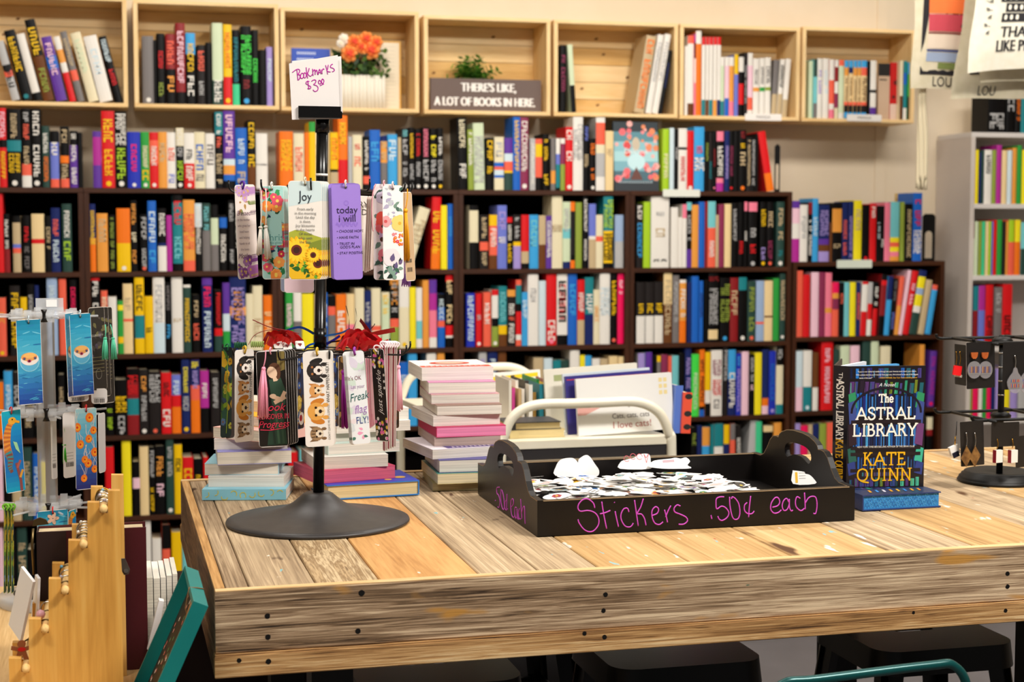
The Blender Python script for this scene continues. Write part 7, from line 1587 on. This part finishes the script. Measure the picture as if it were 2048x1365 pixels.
# ================================================================== tote bags and rope, hung at the upper right
M_can = noise_mat('canvas', 'd8ceb0', 'e0d6bc', 30, .85, .1); M_canw = noise_mat('canvas_light', 'e6dfca', 'ebe5d4', 30, .85, .1)
rail = thing('hanging_rack', 'dark metal rack above the view from which the tote bags hang', 'rack', (3.1, 5.1, 2.72))
for y in (4.9, 5.0, 5.08, 5.16, 5.25, 5.36): MB().tube([(2.6, y, 2.72), (3.9, y, 2.72)], .008, M_iron, 10).build('bar', rail)
for x in (2.62, 3.88):
    MB().tube([(x, 4.88, 2.72), (x, 5.38, 2.72)], .008, M_iron, 8).build('bar', rail); MB().tube([(x, 5.1, 2.72), (x, 5.1, CEIL)], .006, M_iron, 8).build('drop_rod', rail)
def tote(TL, TR, BR, BL, Y, label, m, art, sag=.012, thick=.02):
    P = [at_y(x, y, Y) for (x, y) in (TL, TR, BR, BL)]
    t = thing('tote_bag', label, 'tote bag', tuple((P[2] + P[3]) / 2), 'canvas tote bags hanging at the upper right')
    nu, nv_ = 12, 10; q = MB(); F = []
    def pt(u, v, s):
        p = (P[3] * (1 - u) + P[2] * u) * (1 - v) + (P[0] * (1 - u) + P[1] * u) * v
        e = max(0.0, min(1, 6 * min(u, 1 - u))) * max(0, min(1, 5 * v))
        return p + Vector((.004 * math.sin(v * 9 + Y * 3) * (1 - v * .4), s * (thick * .5 * e) + sag * math.sin(u * 7 + Y) * .5, .003 * math.sin(u * 6)))
    for s in (-1, 1):
        vs = [pt(i / nu, j / nv_, s) for j in range(nv_ + 1) for i in range(nu + 1)]
        q.add(vs, [((j * (nu + 1) + i, j * (nu + 1) + i + 1, (j + 1) * (nu + 1) + i + 1, (j + 1) * (nu + 1) + i) if s < 0 else (j * (nu + 1) + i, (j + 1) * (nu + 1) + i, (j + 1) * (nu + 1) + i + 1, j * (nu + 1) + i + 1)) for j in range(nv_) for i in range(nu)], m, True)
    q.build('body', t)
    for s in (-1, 1):
        a = pt(.3, 1, s); b_ = pt(.7, 1, s); h = MB(); h.ribbon(smooth([a, a + Vector((.01, 0, .10)), Vector(((a.x + b_.x) / 2, Y + s * .003, 2.708)), b_ + Vector((-.01, 0, .10)), b_], 6), .025, m, side=(1, 0, 0)); h.build('handle', t)
    if art:
        q = MB(); c = (P[0] + P[1] + P[2] + P[3]) / 4
        def place(): q.v = [v for v in q.v]
        W_ = (P[1] - P[0]).length; H_ = (P[0] - P[3]).length; q.M = Matrix.Identity(4)
        art(q, W_, H_)
        out = []
        for v in q.v:
            u_, v_ = v.x / W_ + .5, v.y / H_ + .5; out.append(pt(u_, v_, -1) + Vector((0, -.0015 - v.z, 0)))
        q.v = out; q.build('print', t)
    return t
INK = mat('1f1d22', .7)
def R4(q, x0, x1, y0, y1, h, m, n=8):
    for k in range(n):
        a, b_ = x0 + (x1 - x0) * k / n, x0 + (x1 - x0) * (k + 1) / n; q.flat([(a, y0), (b_, y0), (b_, y1), (a, y1)], h, m)
def art_stack(q, W, H):
    x0, x1 = -W * .36, W * .30
    y = -H * .335
    R4(q, x0 - .02, x1 + .02, y - .05 * H, H * .5, .0002, INK)
    for (h, c, a, b_) in ((.06, '7c8a4c', .05, .0), (.085, '9cacc8', .0, .0), (.025, '3c4c84', .0, 0), (.125, 'e8d8c4', .0, .04), (.02, '8a3c40', 0, 0), (.15, 'c84a58', .0, .08), (.33, 'f07a3c', 0, .03)):
        R4(q, x0 + a, x1 - b_, y, y + h * H - .003, .0004, mat(c, .7)); y += h * H
    q.text('BETH', x0 + .09, H * .30, .06, .0010, INK)
    q.flat([(x1 - .13, H * .02), (x1 + .01, H * .02), (x1 + .01, H * .5), (x1 - .02, H * .5)], .0010, mat('2a1c18', .7))
    for k, c in enumerate(('c8a030', '4c5a94', 'b8c83c', 'd87838')): q.flat([(x1 - .10 + k * .022, H * .07 + k * .03), (x1 + .005, H * .07 + k * .03), (x1 + .005, H * .12 + k * .03), (x1 - .085 + k * .022, H * .12 + k * .03)], .0014 + k * 1e-4, mat(c, .7))
    q.text('LOUIS', -W * .14, -H * .445, .05, .0006, INK, sx=.8)
def art_stack2(q, W, H):
    R4(q, -W * .33, W * .34, -H * .30, H * .4, .0002, INK); R4(q, -W * .36, W * .1, -H * .08, -H * .02, .0004, mat('9aa860', .7)); R4(q, -W * .30, W * .2, -H * .02, H * .06, .0004, mat('d8c8a8', .7))
    for k in range(7): q.line2([(-W * .25 + k * .02, -H * .27), (-W * .2 + k * .025, -H * .12)], .003, .0004, mat('8a8478', .7))
    q.text('LOU', -W * .1, -H * .44, .05, .0006, INK, sx=.8)
def art_people(q, W, H):
    for d_ in (-.0016, 0, .0016): q.text('THAN I', -.002 + d_, -H * .17, .056, .0006, INK, sx=.85); q.text('LIKE PEOPLE', .012 + d_, -H * .295, .058, .0006, INK, sx=.66)
    for k, (dx, w_) in enumerate(((0, .15), (.012, .13), (-.01, .15))):
        y = -H * .075 + k * .036; R4(q, -.085 + dx, -.085 + dx + w_, y, y + .031, .0006, INK); 
        for j in range(3): q.disc(-.07 + dx + j * .022, y + .016, .006, .0008, mat('efe8d6', .8), 10, .010)
        q.flat([(.01 + dx, y + .004), (.01 + dx + w_ * .36, y + .006), (.01 + dx + w_ * .36, y + .025), (.01 + dx, y + .027)], .0009, mat('d8d4cc', .8))
    for k in range(5): q.line2([(-W * .40 + k * .006, H * .12 - k * .03), (-W * .33, H * .10 - k * .028)], .002, .0006, INK); q.leaf(-W * .36, H * .10 - k * .028, .018, 2.4 if k % 2 else .8, .0006, mat('6a6860', .8))
def art_words(q, W, H): q.text('BOOKS FIRST', 0, -H * .33, .03, .0006, INK, sx=.9, shear=.2) if False else [q.line2([(-W * .3 + k * .018, -H * .36), (-W * .3 + k * .018 + .010, -H * .345)], .004, .0006, INK) for k in range(10)]
tote((1832, -60), (2022, -60), (2016, 184), (1820, 177), 5.25, 'canvas tote with a printed stack of orange, pink and blue books', M_can, art_stack)
tote((1935, -40), (2125, -40), (2075, 196), (1900, 199), 5.16, 'canvas tote hanging behind, its printed dark emblem half hidden', M_can, art_stack2)
tote((1952, -60), (2140, -60), (2140, 158), (1958, 166), 5.08, 'canvas tote showing only its lower edge behind the worded one', M_can, art_words)
tote((1958, -84), (2150, -84), (2142, 128), (1932, 147), 5.0, 'pale canvas tote printed THAN I LIKE PEOPLE at the upper right corner', M_canw, art_people)
# macrame rope
tp = at_y(1843, 170, 5.30); bp_ = at_y(1842, 372, 5.30)
rp = thing('macrame_rope', 'cream macrame rope hanging below the tote bags', 'rope', tuple(bp_)); gz = random.Random(4); M_rope = mat('dccfb0', .85)
for k in range(14):
    a_ = 2 * PI * k / 14; rr = .014 * (.4 + .6 * gz.random()); 
    P = [Vector((tp.x + rr * .7 * math.cos(a_), 5.30 + rr * .7 * math.sin(a_), 2.71)), Vector((tp.x + rr * math.cos(a_), 5.30 + rr * math.sin(a_), tp.z)), Vector((bp_.x + rr * 1.3 * math.cos(a_ + .4), 5.30 + rr * math.sin(a_), (tp.z + bp_.z) / 2)), Vector((bp_.x + rr * 1.1 * math.cos(a_ + .8), 5.30 + rr * math.sin(a_), bp_.z + gz.uniform(-.02, .03)))]
    MB().tube(smooth(P, 5), .0048, M_rope, 6).build('strand', rp)
MB().tube([(tp.x, 5.25, 2.711), (tp.x, 5.30, 2.711)], .005, M_iron, 8).build('hook_rod', rp)
# ================================================================== things in and under the crates
def zc(i): return CRZ[i][0] + .0165
YC = CR_Y + .02
# blue book, bouquet planter, cream page panel in the third crate
def facebook(px, yt, i, Y, col, label, th=.018, art=None, tilt=0.0, zbase=None, name='book', cat='displayed book'):
    x0, x1 = at_y(px[0], 200, Y).x, at_y(px[1], 200, Y).x; z0 = zbase if zbase is not None else zc(i); z1 = at_y((px[0] + px[1]) / 2, yt, Y).z
    t = thing(name, label, cat, ((x0 + x1) / 2, Y + th / 2, z0), None); Rm = Matrix.Translation((0, Y, z0)) @ Matrix.Rotation(-tilt, 4, 'X') @ Matrix.Translation((0, -Y, -z0))
    q = MB(); q.M = Rm; m = mat(col, .4, 0, .4)
    q.box(x0, x1, Y, Y + .002, z0, z1, m); q.box(x0, x1, Y + th - .002, Y + th, z0, z1, m); q.box(x0, x0 + .0015, Y + .002, Y + th - .002, z0, z1, m); q.build('cover', t)
    q = MB(); q.M = Rm; q.box(x0 + .0015, x1 - .003, Y + .002, Y + th - .002, z0 + .002, z1 - .003, M_page); q.build('page_block', t)
    if art:
        q = MB(); q.M = Rm @ frame(((x0 + x1) / 2, Y, (z0 + z1) / 2), (1, 0, 0), (0, 0, 1)); art(q, x1 - x0, z1 - z0); q.build('cover_print', t)
    return t
def a_blue(q, W, H):
    for r_ in range(2):
        for k in range(9 - r_): q.flat([(-W * .36 + k * .009, H * (.40 - r_ * .10)), (-W * .36 + k * .009 + .006, H * (.40 - r_ * .10)), (-W * .36 + k * .009 + .006, H * (.44 - r_ * .10)), (-W * .36 + k * .009, H * (.44 - r_ * .10))], .0006, mat('c8d4ec', .5))
facebook((584, 661), 97, 2, 6.70, '1446b4', 'bright blue book facing out behind the handwritten price card', .02, a_blue)
def a_page(q, W, H):
    for k in range(16): q.line2([(-W * .40, H * (.42 - k * .055)), (W * .36, H * (.42 - k * .055))], .0016, .0006, mat('cfc4ac', .7))
    q.flat([(W * .46, -H * .5), (W * .5, -H * .5), (W * .5, H * .5), (W * .46, H * .5)], .0006, mat('e0a83c', .5)); q.flat([(-W * .5, H * .48), (W * .46, H * .48), (W * .46, H * .5), (-W * .5, H * .5)], .0007, mat('e0a83c', .5))
facebook((716, 802), 82, 2, 6.72, 'e9dcc0', 'cream printed page panel with gold edge behind the rose bouquet', .016, a_page)
pa, pb = at_y(672, 180, 6.635), at_y(771, 180, 6.635); zt_ = at_y(720, 150, 6.635).z; pc = Vector(((pa.x + pb.x) / 2, 6.665, zc(2)))
bq = thing('flower_bouquet', 'bouquet of orange roses in a white ridged planter in the third crate', 'bouquet', tuple(pc))
q = MB(); n = 13; M_pl = mat('e9e2d2', .7)
for k in range(n):
    x = pa.x + (pb.x - pa.x) * (k + .5) / n; q.tube([(x, 6.64 + .003 * (k % 2), zc(2)), (x, 6.64 + .003 * (k % 2), zt_)], .0078, M_pl, 10)
q.box(pa.x, pb.x, 6.64, 6.69, zc(2), zt_ - .004, M_pl); q.build('planter', bq)
gf = random.Random(17); LG = [mat(c, .6) for c in ('2c4a1c', '3c5a20', '1c3414', '4c6a28')]
q = MB()
for k in range(140):
    a_ = gf.uniform(0, 2 * PI); e = gf.uniform(-.1, 1.1); r_ = gf.uniform(.03, .11); c = Vector((pc.x + .006 + r_ * math.cos(a_) * 1.1, 6.665 + r_ * math.sin(a_) * .5, zt_ + .012 + r_ * e * .95))
    q.M = frame(c, (gf.uniform(-1, 1), gf.uniform(-.4, .4), gf.uniform(-1, 1)), (gf.uniform(-1, 1), gf.uniform(-1, 1), gf.uniform(-.2, 1))); q.leaf(-.016, 0, .036, 0, 0, gf.choice(LG), .30)
q.M = Matrix.Identity(4)
for k in range(9): q.tube([(pc.x + (k - 4) * .008, 6.665, zt_ - .01), (pc.x + (k - 4) * .011, 6.665, zt_ + .07)], .0018, LG[2], 5)
q.build('foliage', bq)
def rose(x, y, r, cols, Y=6.635):
    c = at_y(x, y, Y); q = MB()
    def petal(p, rr, m): q.ball(tuple(p), rr, m, 10, 6)
    petal(c, r * .8, mat(cols[2], .6))
    for (n_, rad, rr, fw, col) in ((7, .72, .46, .12, cols[2]), (5, .42, .42, .42, cols[1]), (3, .20, .32, .68, cols[0])):
        for k in range(n_):
            a_ = 2 * PI * k / n_ + rad * 5; petal(c + Vector((math.cos(a_) * r * rad, -r * fw, math.sin(a_) * r * rad)), r * rr, mat(col, .6))
    q.build('rose', bq)
ORR = ('e6462a', 'ee6e2c', 'f29448')
for (x, y, r) in ((698, 108, .032), (741, 101, .036), (708, 84, .028), (732, 78, .028), (752, 85, .026), (722, 94, .024)): rose(x, y, r, ORR)
rose(687, 78, .020, ('f4e8d0', 'f6ecd8', 'f8f2e4')); rose(681, 87, .016, ('f0e0c0', 'f6ecd8', 'f8f2e4'))
# taupe sign and fern in the fourth crate
M_sign = mat('6f5f59', .7, 0, .2)
c0, c1 = at_y(861, 185, 6.62), at_y(1083, 185, 6.62); z1 = at_y(970, 158, 6.62).z
sgn_ = thing('box_sign', 'taupe wooden sign reading There\'s like a lot of books in here', 'sign', ((c0.x + c1.x) / 2, 6.63, zc(3)))
MB().cbox(c0.x, c1.x - .002, 6.62, 6.645, zc(3), z1, M_sign, .001).build('panel', sgn_)
q = MB(); q.M = frame(((c0.x + c1.x) / 2, 6.62, (zc(3) + z1) / 2), (1, 0, 0), (0, 0, 1)); hh = z1 - zc(3); mw = mat('f4eee6', .6)
q.text("THERE'S LIKE,", .010, hh * .22, .052, .0006, mw, sx=.78); q.text('A LOT OF BOOKS IN HERE.', -.006, -hh * .22, .052, .0006, mw, sx=.70)
for dx in (.0026, -.0026, .0013, -.0013): q.text("THERE'S LIKE,", .010 + dx, hh * .22, .052, .0007, mw, sx=.78); q.text('A LOT OF BOOKS IN HERE.', -.006 + dx, -hh * .22, .052, .0007, mw, sx=.70)
q.build('lettering', sgn_)
pc = at_y(942, 190, 6.71); pl = thing('potted_plant', 'small bright green fern behind the taupe sign', 'plant', (pc.x, 6.71, zc(3)))
MB().lathe([(.001, 0), (.035, 0), (.045, .105), (.040, .11), (.001, .105)], mat('e0d8cc', .6), (pc.x, 6.71, zc(3)), 20).build('pot', pl)
FG = [mat(c, .6) for c in ('4c8c28', '6cae38', '34681c', '8cc04c')]; q = MB(); gf = random.Random(23)
for k in range(46):
    a_ = gf.uniform(0, 2 * PI); L0 = gf.uniform(.09, .165); el = gf.uniform(.45, 1.4); b0 = Vector((pc.x, 6.71, zc(3) + .112)); d = Vector((math.cos(a_) * math.cos(el), math.sin(a_) * math.cos(el) * .6, math.sin(el) * .95))
    P = [b0 + d * L0 * s / 6 - Vector((0, 0, .025 * (s / 6) ** 2)) for s in range(7)]; q.M = Matrix.Identity(4); q.tube(P, .0009, FG[2], 4)
    for s in range(2, 7):
        for sd in (-1, 1):
            q.M = frame(P[s], (d.cross(Vector((0, 1, .3))) * sd + d * .5), (gf.uniform(-.3, .3), -1, gf.uniform(-.2, .6))); q.leaf(0, 0, .026, 0, 0, gf.choice(FG), .38)
q.build('fronds', pl)
# tilted books in the seventh crate
def a_tan(q, W, H):
    q.flat([(-W * .5, H * .28), (W * .5, H * .28), (W * .5, H * .5), (-W * .5, H * .5)], .0006, mat('1a1614', .5)); q.flat([(-W * .4, H * .20), (W * .2, H * .20), (W * .2, H * .225), (-W * .4, H * .225)], .0006, mat('5a4c40', .5))
facebook((1756, 1780), 127, 6, 6.63, 'c8ab90', 'tan and black book facing out in the seventh crate', .012, a_tan)
def a_red(q, W, H): q.disc(W * .1, H * .15, W * .25, .0006, mat('5a0c0c', .5)); q.disc(-W * .1, -H * .1, W * .2, .0006, mat('5a0c0c', .5)); q.flat([(-W * .5, -H * .5), (W * .5, -H * .5), (W * .5, -H * .22), (-W * .5, -H * .22)], .0007, mat('dcc0b0', .5))
facebook((1780, 1797.5), 125, 6, 6.625, 'c01414', 'red card book facing out at the right of seventh crate', .010, a_red)
# face-out novel on top of the fourth case
def a_face(q, W, H):
    bands_ = ('28343c', '5a8c98', '8cc0c8', 'a8d4d8', '7cb0bc', '4a6c78', '30363c')
    for k, c in enumerate(bands_): q.flat([(-W / 2, H * (.5 - (k + 1) / 7)), (W / 2, H * (.5 - (k + 1) / 7)), (W / 2, H * (.5 - k / 7)), (-W / 2, H * (.5 - k / 7))], .0004, mat(c, .4))
    g_ = random.Random(77); 
    for k in range(46): q.petals(g_.choice((-1, 1)) * W * g_.uniform(.12, .46), H * g_.uniform(-.35, .47), g_.uniform(.006, .016), .0006 + k * 4e-6, mat(g_.choice(('ee6a70', 'f08a8c', 'd84a4c', 'e88a5c', 'f4b0a8')), .5), 6, .9)
    q.disc(0, .18 * H, W * .09, .0010, mat('c8b8a0', .5), 14, H * .1); q.disc(0, -.08 * H, W * .20, .0010, mat('c4e4e8', .5), 16, H * .12); q.flat([(0, -.15 * H), (W * .14, -.34 * H), (-W * .14, -.34 * H)], .0011, mat('6a4038', .5))
    q.text('Delicious', 0, .075 * H, .034, .0014, mat('f4f2ee', .4), sx=.85); q.text('Lips', 0, -.055 * H, .034, .0014, mat('f4f2ee', .4)) if False else None
    for k in range(15): q.flat([(-W * .40 + k * .0105, -H * .385), (-W * .40 + k * .0105 + .007, -H * .385), (-W * .40 + k * .0105 + .0035, -H * .35)], .0014, mat('b8ccd4', .4))
facebook((1230, 1319), 243, 0, CASE_Y + .02, '2c363c', 'face-out novel with teal flowery cover on top of fourth bookcase', .022, a_face, .08, LV[0] + .0005)
# bookends
def bookend(px, yt, zb_, label):
    Y = CASE_Y + .05; x0, x1 = at_y(px[0], 340, Y).x, at_y(px[1], 340, Y).x; z1 = at_y(px[0], yt, Y).z; q = MB(); w_ = x1 - x0; H_ = z1 - zb_
    t = thing('bookend', label, 'bookend', ((x0 + x1) / 2, Y, zb_), 'black metal bookends'); m = mat('12100f', .4, .3)
    arch = [(w_ * .22, .012), (w_ * .22, H_ * .55)] + [(w_ * .5 + w_ * .28 * math.cos(PI - PI * s / 8), H_ * .55 + w_ * .28 * math.sin(PI * s / 8)) for s in range(1, 8)] + [(w_ * .78, H_ * .55), (w_ * .78, .012)]
    out = [(0, 0), (w_, 0), (w_, H_ - .012), (w_ - .012, H_), (.012, H_), (0, H_ - .012)]
    vs, fs = hole_prism(out, [arch], 0, .0015, m); q.M = Matrix(((1, 0, 0, x0), (0, 0, 1, Y), (0, 1, 0, zb_), (0, 0, 0, 1))); q.add(vs, fs, m); q.build('upright_plate', t)
    MB().box(x0, x1, Y, Y + .12, zb_, zb_ + .0015, m).build('foot_plate', t)
bookend((1549, 1560), 288, LV[0] + .0003, 'black metal bookend at the right end on top of fifth bookcase')
bookend((1847, 1873), 428, LVF[0] + .0003, 'black arched metal bookend at the right end of the short bookcase')
# shelf labels
def shelf_label(px, py, Y, txt, label, col='efe9e2', th=.002):
    a, b_ = at_y(px[0], py[0], Y), at_y(px[1], py[1], Y); q = MB(); t = thing('shelf_label', label, 'label', ((a.x + b_.x) / 2, Y, b_.z), 'white shelf labels')
    q.M = frame(((a.x + b_.x) / 2, Y, (a.z + b_.z) / 2), (1, 0, 0), (0, 0, 1)); q.prism(rrect(b_.x - a.x, a.z - b_.z, .005, 3), -th, 0, mat(col, .5)); q.build('card', t)
    if txt: q = MB(); q.M = frame(((a.x + b_.x) / 2, Y, (a.z + b_.z) / 2), (1, 0, 0), (0, 0, 1)); q.text(txt, 0, 0, (a.z - b_.z) * .62, .0006, mat('6a625c', .6), sx=1.0); q.build('lettering', t)
shelf_label((1490, 1563), (227, 242), CR_Y - .0045, 'MANGA', 'white MANGA label on the sixth crate\'s lower edge'); shelf_label((1694, 1763), (228.5, 243.5), CR_Y - .0045, 'MANGA', 'white MANGA label on the seventh crate\'s lower edge')
shelf_label((1326, 1400), (379, 394), CASE_Y - .0045, '', 'blank whitish label on the top edge of the fifth bookcase', 'e4e6da'); shelf_label((1674, 1744), (520.5, 536), CASE_Y - .0045, '', 'blank greenish label on the short bookcase\'s top edge', 'd4dccc')
# tan index card behind the books on the short case
a, b_ = at_y(1790, 387, 6.70), at_y(1832, 405, 6.70); q = MB(); q.box(a.x, b_.x, 6.70, 6.702, LVF[0] + .0005, a.z, mat('c8a868', .7)); q.build('divider_card', None, 'tan divider card standing behind books on the short bookcase', 'card', loc=((a.x + b_.x) / 2, 6.70, LVF[0]))

# ================================================================== cream book cart behind the table
M_cart = noise_mat('cream_enamel', 'e6dec6', 'ece5d0', 10, .35, .01, .5)
KX0, KX1, KY0, KY1 = 1.009, 1.487, 4.0, 5.1; SH = -.065   # the far end sits a little to the left
ct = thing('book_cart', 'cream metal book cart with arched tube ends behind the table', 'book cart', (1.22, 4.55, 0))
def kx(x, y): return x + SH * (y - KY0) / (KY1 - KY0)
for Y in (KY0, KY1):
    x0, x1 = kx(KX0, Y), kx(KX1, Y); zt_ = 1.143; r_ = .0135
    q = MB(); q.tube(smooth([(x0, Y, .08), (x0, Y, .60), (x0, Y, 1.0), (x0 + .008, Y, 1.06), (x0 + .035, Y, 1.115), (x0 + .095, Y, zt_ - .001), (x0 + .20, Y, zt_), (x1 - .20, Y, zt_), (x1 - .10, Y, zt_ - .001), (x1 - .038, Y, 1.112), (x1 - .008, Y, 1.055), (x1, Y, 1.0), (x1, Y, .60), (x1, Y, .08)], 5), r_, M_cart, 12); q.build('arched_end_tube', ct)
    for x in (x0, x1): MB().lathe([(.001, -.03), (.03, -.03), (.034, -.01), (.034, .01), (.03, .03), (.001, .03)], mat('2a2826', .5), (x, Y, .0345), 16).build('caster', ct)
ZK = 1.045
for z, nm in ((ZK, 'top_shelf'), (.70, 'middle_shelf'), (.36, 'bottom_shelf')):
    q = MB(); vs = [(kx(KX0, KY0) + .0, KY0, z - .02), (kx(KX1, KY0), KY0, z - .02), (kx(KX1, KY1), KY1, z - .02), (kx(KX0, KY1), KY1, z - .02)]
    q.add(vs + [(v[0], v[1], z) for v in vs], [(3, 2, 1, 0), (4, 5, 6, 7), (0, 1, 5, 4), (1, 2, 6, 5), (2, 3, 7, 6), (3, 0, 4, 7)], M_cart); q.build(nm, ct)
MB().box(KX0 + .012, KX1 - .012, KY0 + .004, KY0 + .008, .12, ZK - .021, mat('262324', .6)).build('chalkboard_panel', ct)  # lower part added to cover the lit shelves with under-table darkness
MB().box(KX0 + .012, KX1 - .012, KY0 - .004, KY0 + .004, ZK - .055, ZK - .051, mat('b8a88c', .6)).build('panel_trim', ct)
# picture books on the cart
GK = 'picture books on the cream cart'
def cartbook(x0, x1, y, z1, th, col, label, art=None, tilt=0.0, lean=0.0, pages=True, z0=None):
    z0 = z0 if z0 is not None else ZK + .0006
    t = thing('picture_book', label, 'picture book', ((x0 + x1) / 2, y + th / 2, z0), GK); m = mat(col, .35, 0, .5)
    Rm = Matrix.Translation((0, y, z0)) @ Matrix.Rotation(-tilt, 4, 'X') @ Matrix.Rotation(0, 4, 'Y') @ Matrix.Translation((0, -y, -z0)); c = Vector(((x0 + x1) / 2, y, z0))
    if lean: Rm = Rm @ Matrix.Translation((x0 if lean > 0 else x1, 0, z0)) @ Matrix.Rotation(-lean, 4, 'Y') @ Matrix.Translation((-(x0 if lean > 0 else x1), 0, -z0))
    q = MB(); q.M = Rm; q.box(x0, x1, y, y + .002, z0, z1, m); q.box(x0, x1, y + th - .002, y + th, z0, z1, m); q.box(x0, x0 + .002, y + .002, y + th - .002, z0, z1, m); q.build('cover', t)
    q = MB(); q.M = Rm; q.box(x0 + .002, x1 - .003, y + .002, y + th - .002, z0 + .003, z1 - .003, M_page); q.build('page_block', t)
    if art: q = MB(); q.M = Rm @ frame(((x0 + x1) / 2, y, (z0 + z1) / 2), (1, 0, 0), (0, 0, 1)); art(q, x1 - x0, z1 - z0); q.build('cover_print', t)
def a_cats(q, W, H):
    q.text('Cats, cats, cats', W * .05, -H * .20, .020, .0005, mat('4a4040', .5), sx=.9); q.text('I love cats!', W * .06, -H * .36, .026, .0005, mat('a8483c', .5), sx=1.0)
    q.flat([(-W * .5, H * .02), (-W * .2, H * .02), (-W * .42, -H * .14), (-W * .5, -H * .14)], .0004, mat('e0a8a0', .6)); q.line2([(-W * .04, H * .02), (W * .04, -H * .05)], .003, .0005, mat('8a8480', .5))
    for r_ in range(3):
        for k in range(2): q.flat([(W * (.36 + .05 * k), H * (.42 - r_ * .11)), (W * (.395 + .05 * k), H * (.42 - r_ * .11)), (W * (.395 + .05 * k), H * (.35 - r_ * .11)), (W * (.36 + .05 * k), H * (.35 - r_ * .11))], .0004, mat('f0dc9c', .5))
X = lambda x, y: at_y(x, 820, y).x
Zc = lambda x, y, Y: at_y(x, y, Y).z
cartbook(X(1158, 4.06), X(1349, 4.06), 4.06, Zc(1250, 757, 4.06), .014, 'efeeec', 'large white cats picture book facing out at the cart\'s near end', a_cats, .05, .045)
def a_pur(q, W, H): q.line2([(-W * .48, H * .44), (W * .48, H * .44)], .003, .0005, mat('c03c4c', .5))
cartbook(X(1137, 4.10), X(1308, 4.10), 4.10, Zc(1220, 752, 4.10), .012, '3a3488', 'violet blue picture book just behind the white cats book', a_pur, .05, .05)
cartbook(X(1132, 4.14), X(1306, 4.14), 4.14, Zc(1215, 747, 4.14), .010, 'dfe8f0', 'pale blue white picture book behind the violet one', None, .05, .05)
def a_grn(q, W, H):
    q.flat([(-W * .40, H * .30), (-W * .05, H * .30), (-W * .05, H * .40), (-W * .40, H * .40)], .0005, mat('a8b07c', .5)); q.flat([(.05 * W, H * .30), (W * .44, H * .30), (W * .44, H * .40), (.05 * W, H * .40)], .0005, mat('98a468', .5))
cartbook(X(1095, 4.20), X(1281, 4.20), 4.20, Zc(1190, 738, 4.20), .012, 'efe9da', 'cream picture book with green panels, tallest behind the cats book', a_grn, .05, .05)
def a_dots(q, W, H):
    for v in (.40, -.02, -.34): q.disc(W * .1, v * H, W * .42, .0005, mat('2c2a28', .5), 12, H * .07)
cartbook(X(1347, 4.05), X(1362, 4.05), 4.05, Zc(1355, 772, 4.05), .21, '5a7cd0', 'periwinkle blue book spine at the cart\'s right side', None, 0, -.05)
cartbook(X(1363, 4.04), X(1381, 4.04), 4.04, Zc(1370, 786, 4.04), .20, 'ee5a40', 'coral book spine with black dots beside the cart', a_dots, 0, -.05)
gk = random.Random(31); xs = 1000; cols = ('e8e0d0', 'd84a9c', 'efe8dc', 'c8a878', 'e4dcd0', '3a3430', 'e8e4da', 'a8803c', '2c9a50', '1f7c8c', 'e8c42c', 'e0d8c8', '8a4a60', 'd8d0c0', '9a8a4c', '5a6a84', 'e8ded0', 'c86a5c')
CN2 = ('cream', 'pink', 'white', 'tan', 'ivory', 'black', 'off-white', 'ochre', 'green', 'teal', 'yellow', 'oat', 'plum', 'stone', 'khaki', 'slate', 'pearl', 'salmon')
x = 1018; 
for k, c in enumerate(cols):
    w_ = gk.uniform(5, 9); Y = 4.22 + .02 * (k % 3)
    if x + w_ > 1136: break
    cartbook(X(x, Y), X(x + w_, Y), Y, Zc(x, gk.uniform(758, 785), Y), .16, c, '%s spined picture book standing in the row on the cart' % CN2[k]); x += w_ + .6
def a_yel(q, W, H): q.flat([(-W * .5, H * .30), (W * .45, H * .34), (W * .45, H * .44), (-W * .5, H * .40)], .0005, mat('f0cc1c', .5))
cartbook(X(986, 4.62), X(1085, 4.62), 4.62, Zc(1030, 746, 4.62), .012, 'eeece6', 'white picture book with a yellow stripe at the cart\'s left', a_yel, .05, .05)
for k, (z0, th, c, lab) in enumerate(((ZK + .0006, .022, 'd8c48c', 'fat yellowed book lying flat at the cart\'s near left'), (ZK + .0232, .020, '3c3a3c', 'dark grey covered book lying on the yellowed one'))):
    t = thing('picture_book', lab, 'picture book', (X(1060, 4.12), 4.13, z0), GK); a, b_ = X(1012 - 6 * k, 4.1), X(1122 - 8 * k, 4.1)
    q = MB(); m = mat(c, .5); q.box(a, b_, 4.06, 4.18, z0, z0 + .002, m); q.box(a, b_, 4.06, 4.18, z0 + th - .002, z0 + th, m); q.box(a, a + .025, 4.058, 4.06, z0, z0 + th, m); q.build('cover', t)
    MB().box(a + .002, b_ - .003, 4.061, 4.178, z0 + .002, z0 + th - .002, page_m('e2cc94')).build('page_block', t)
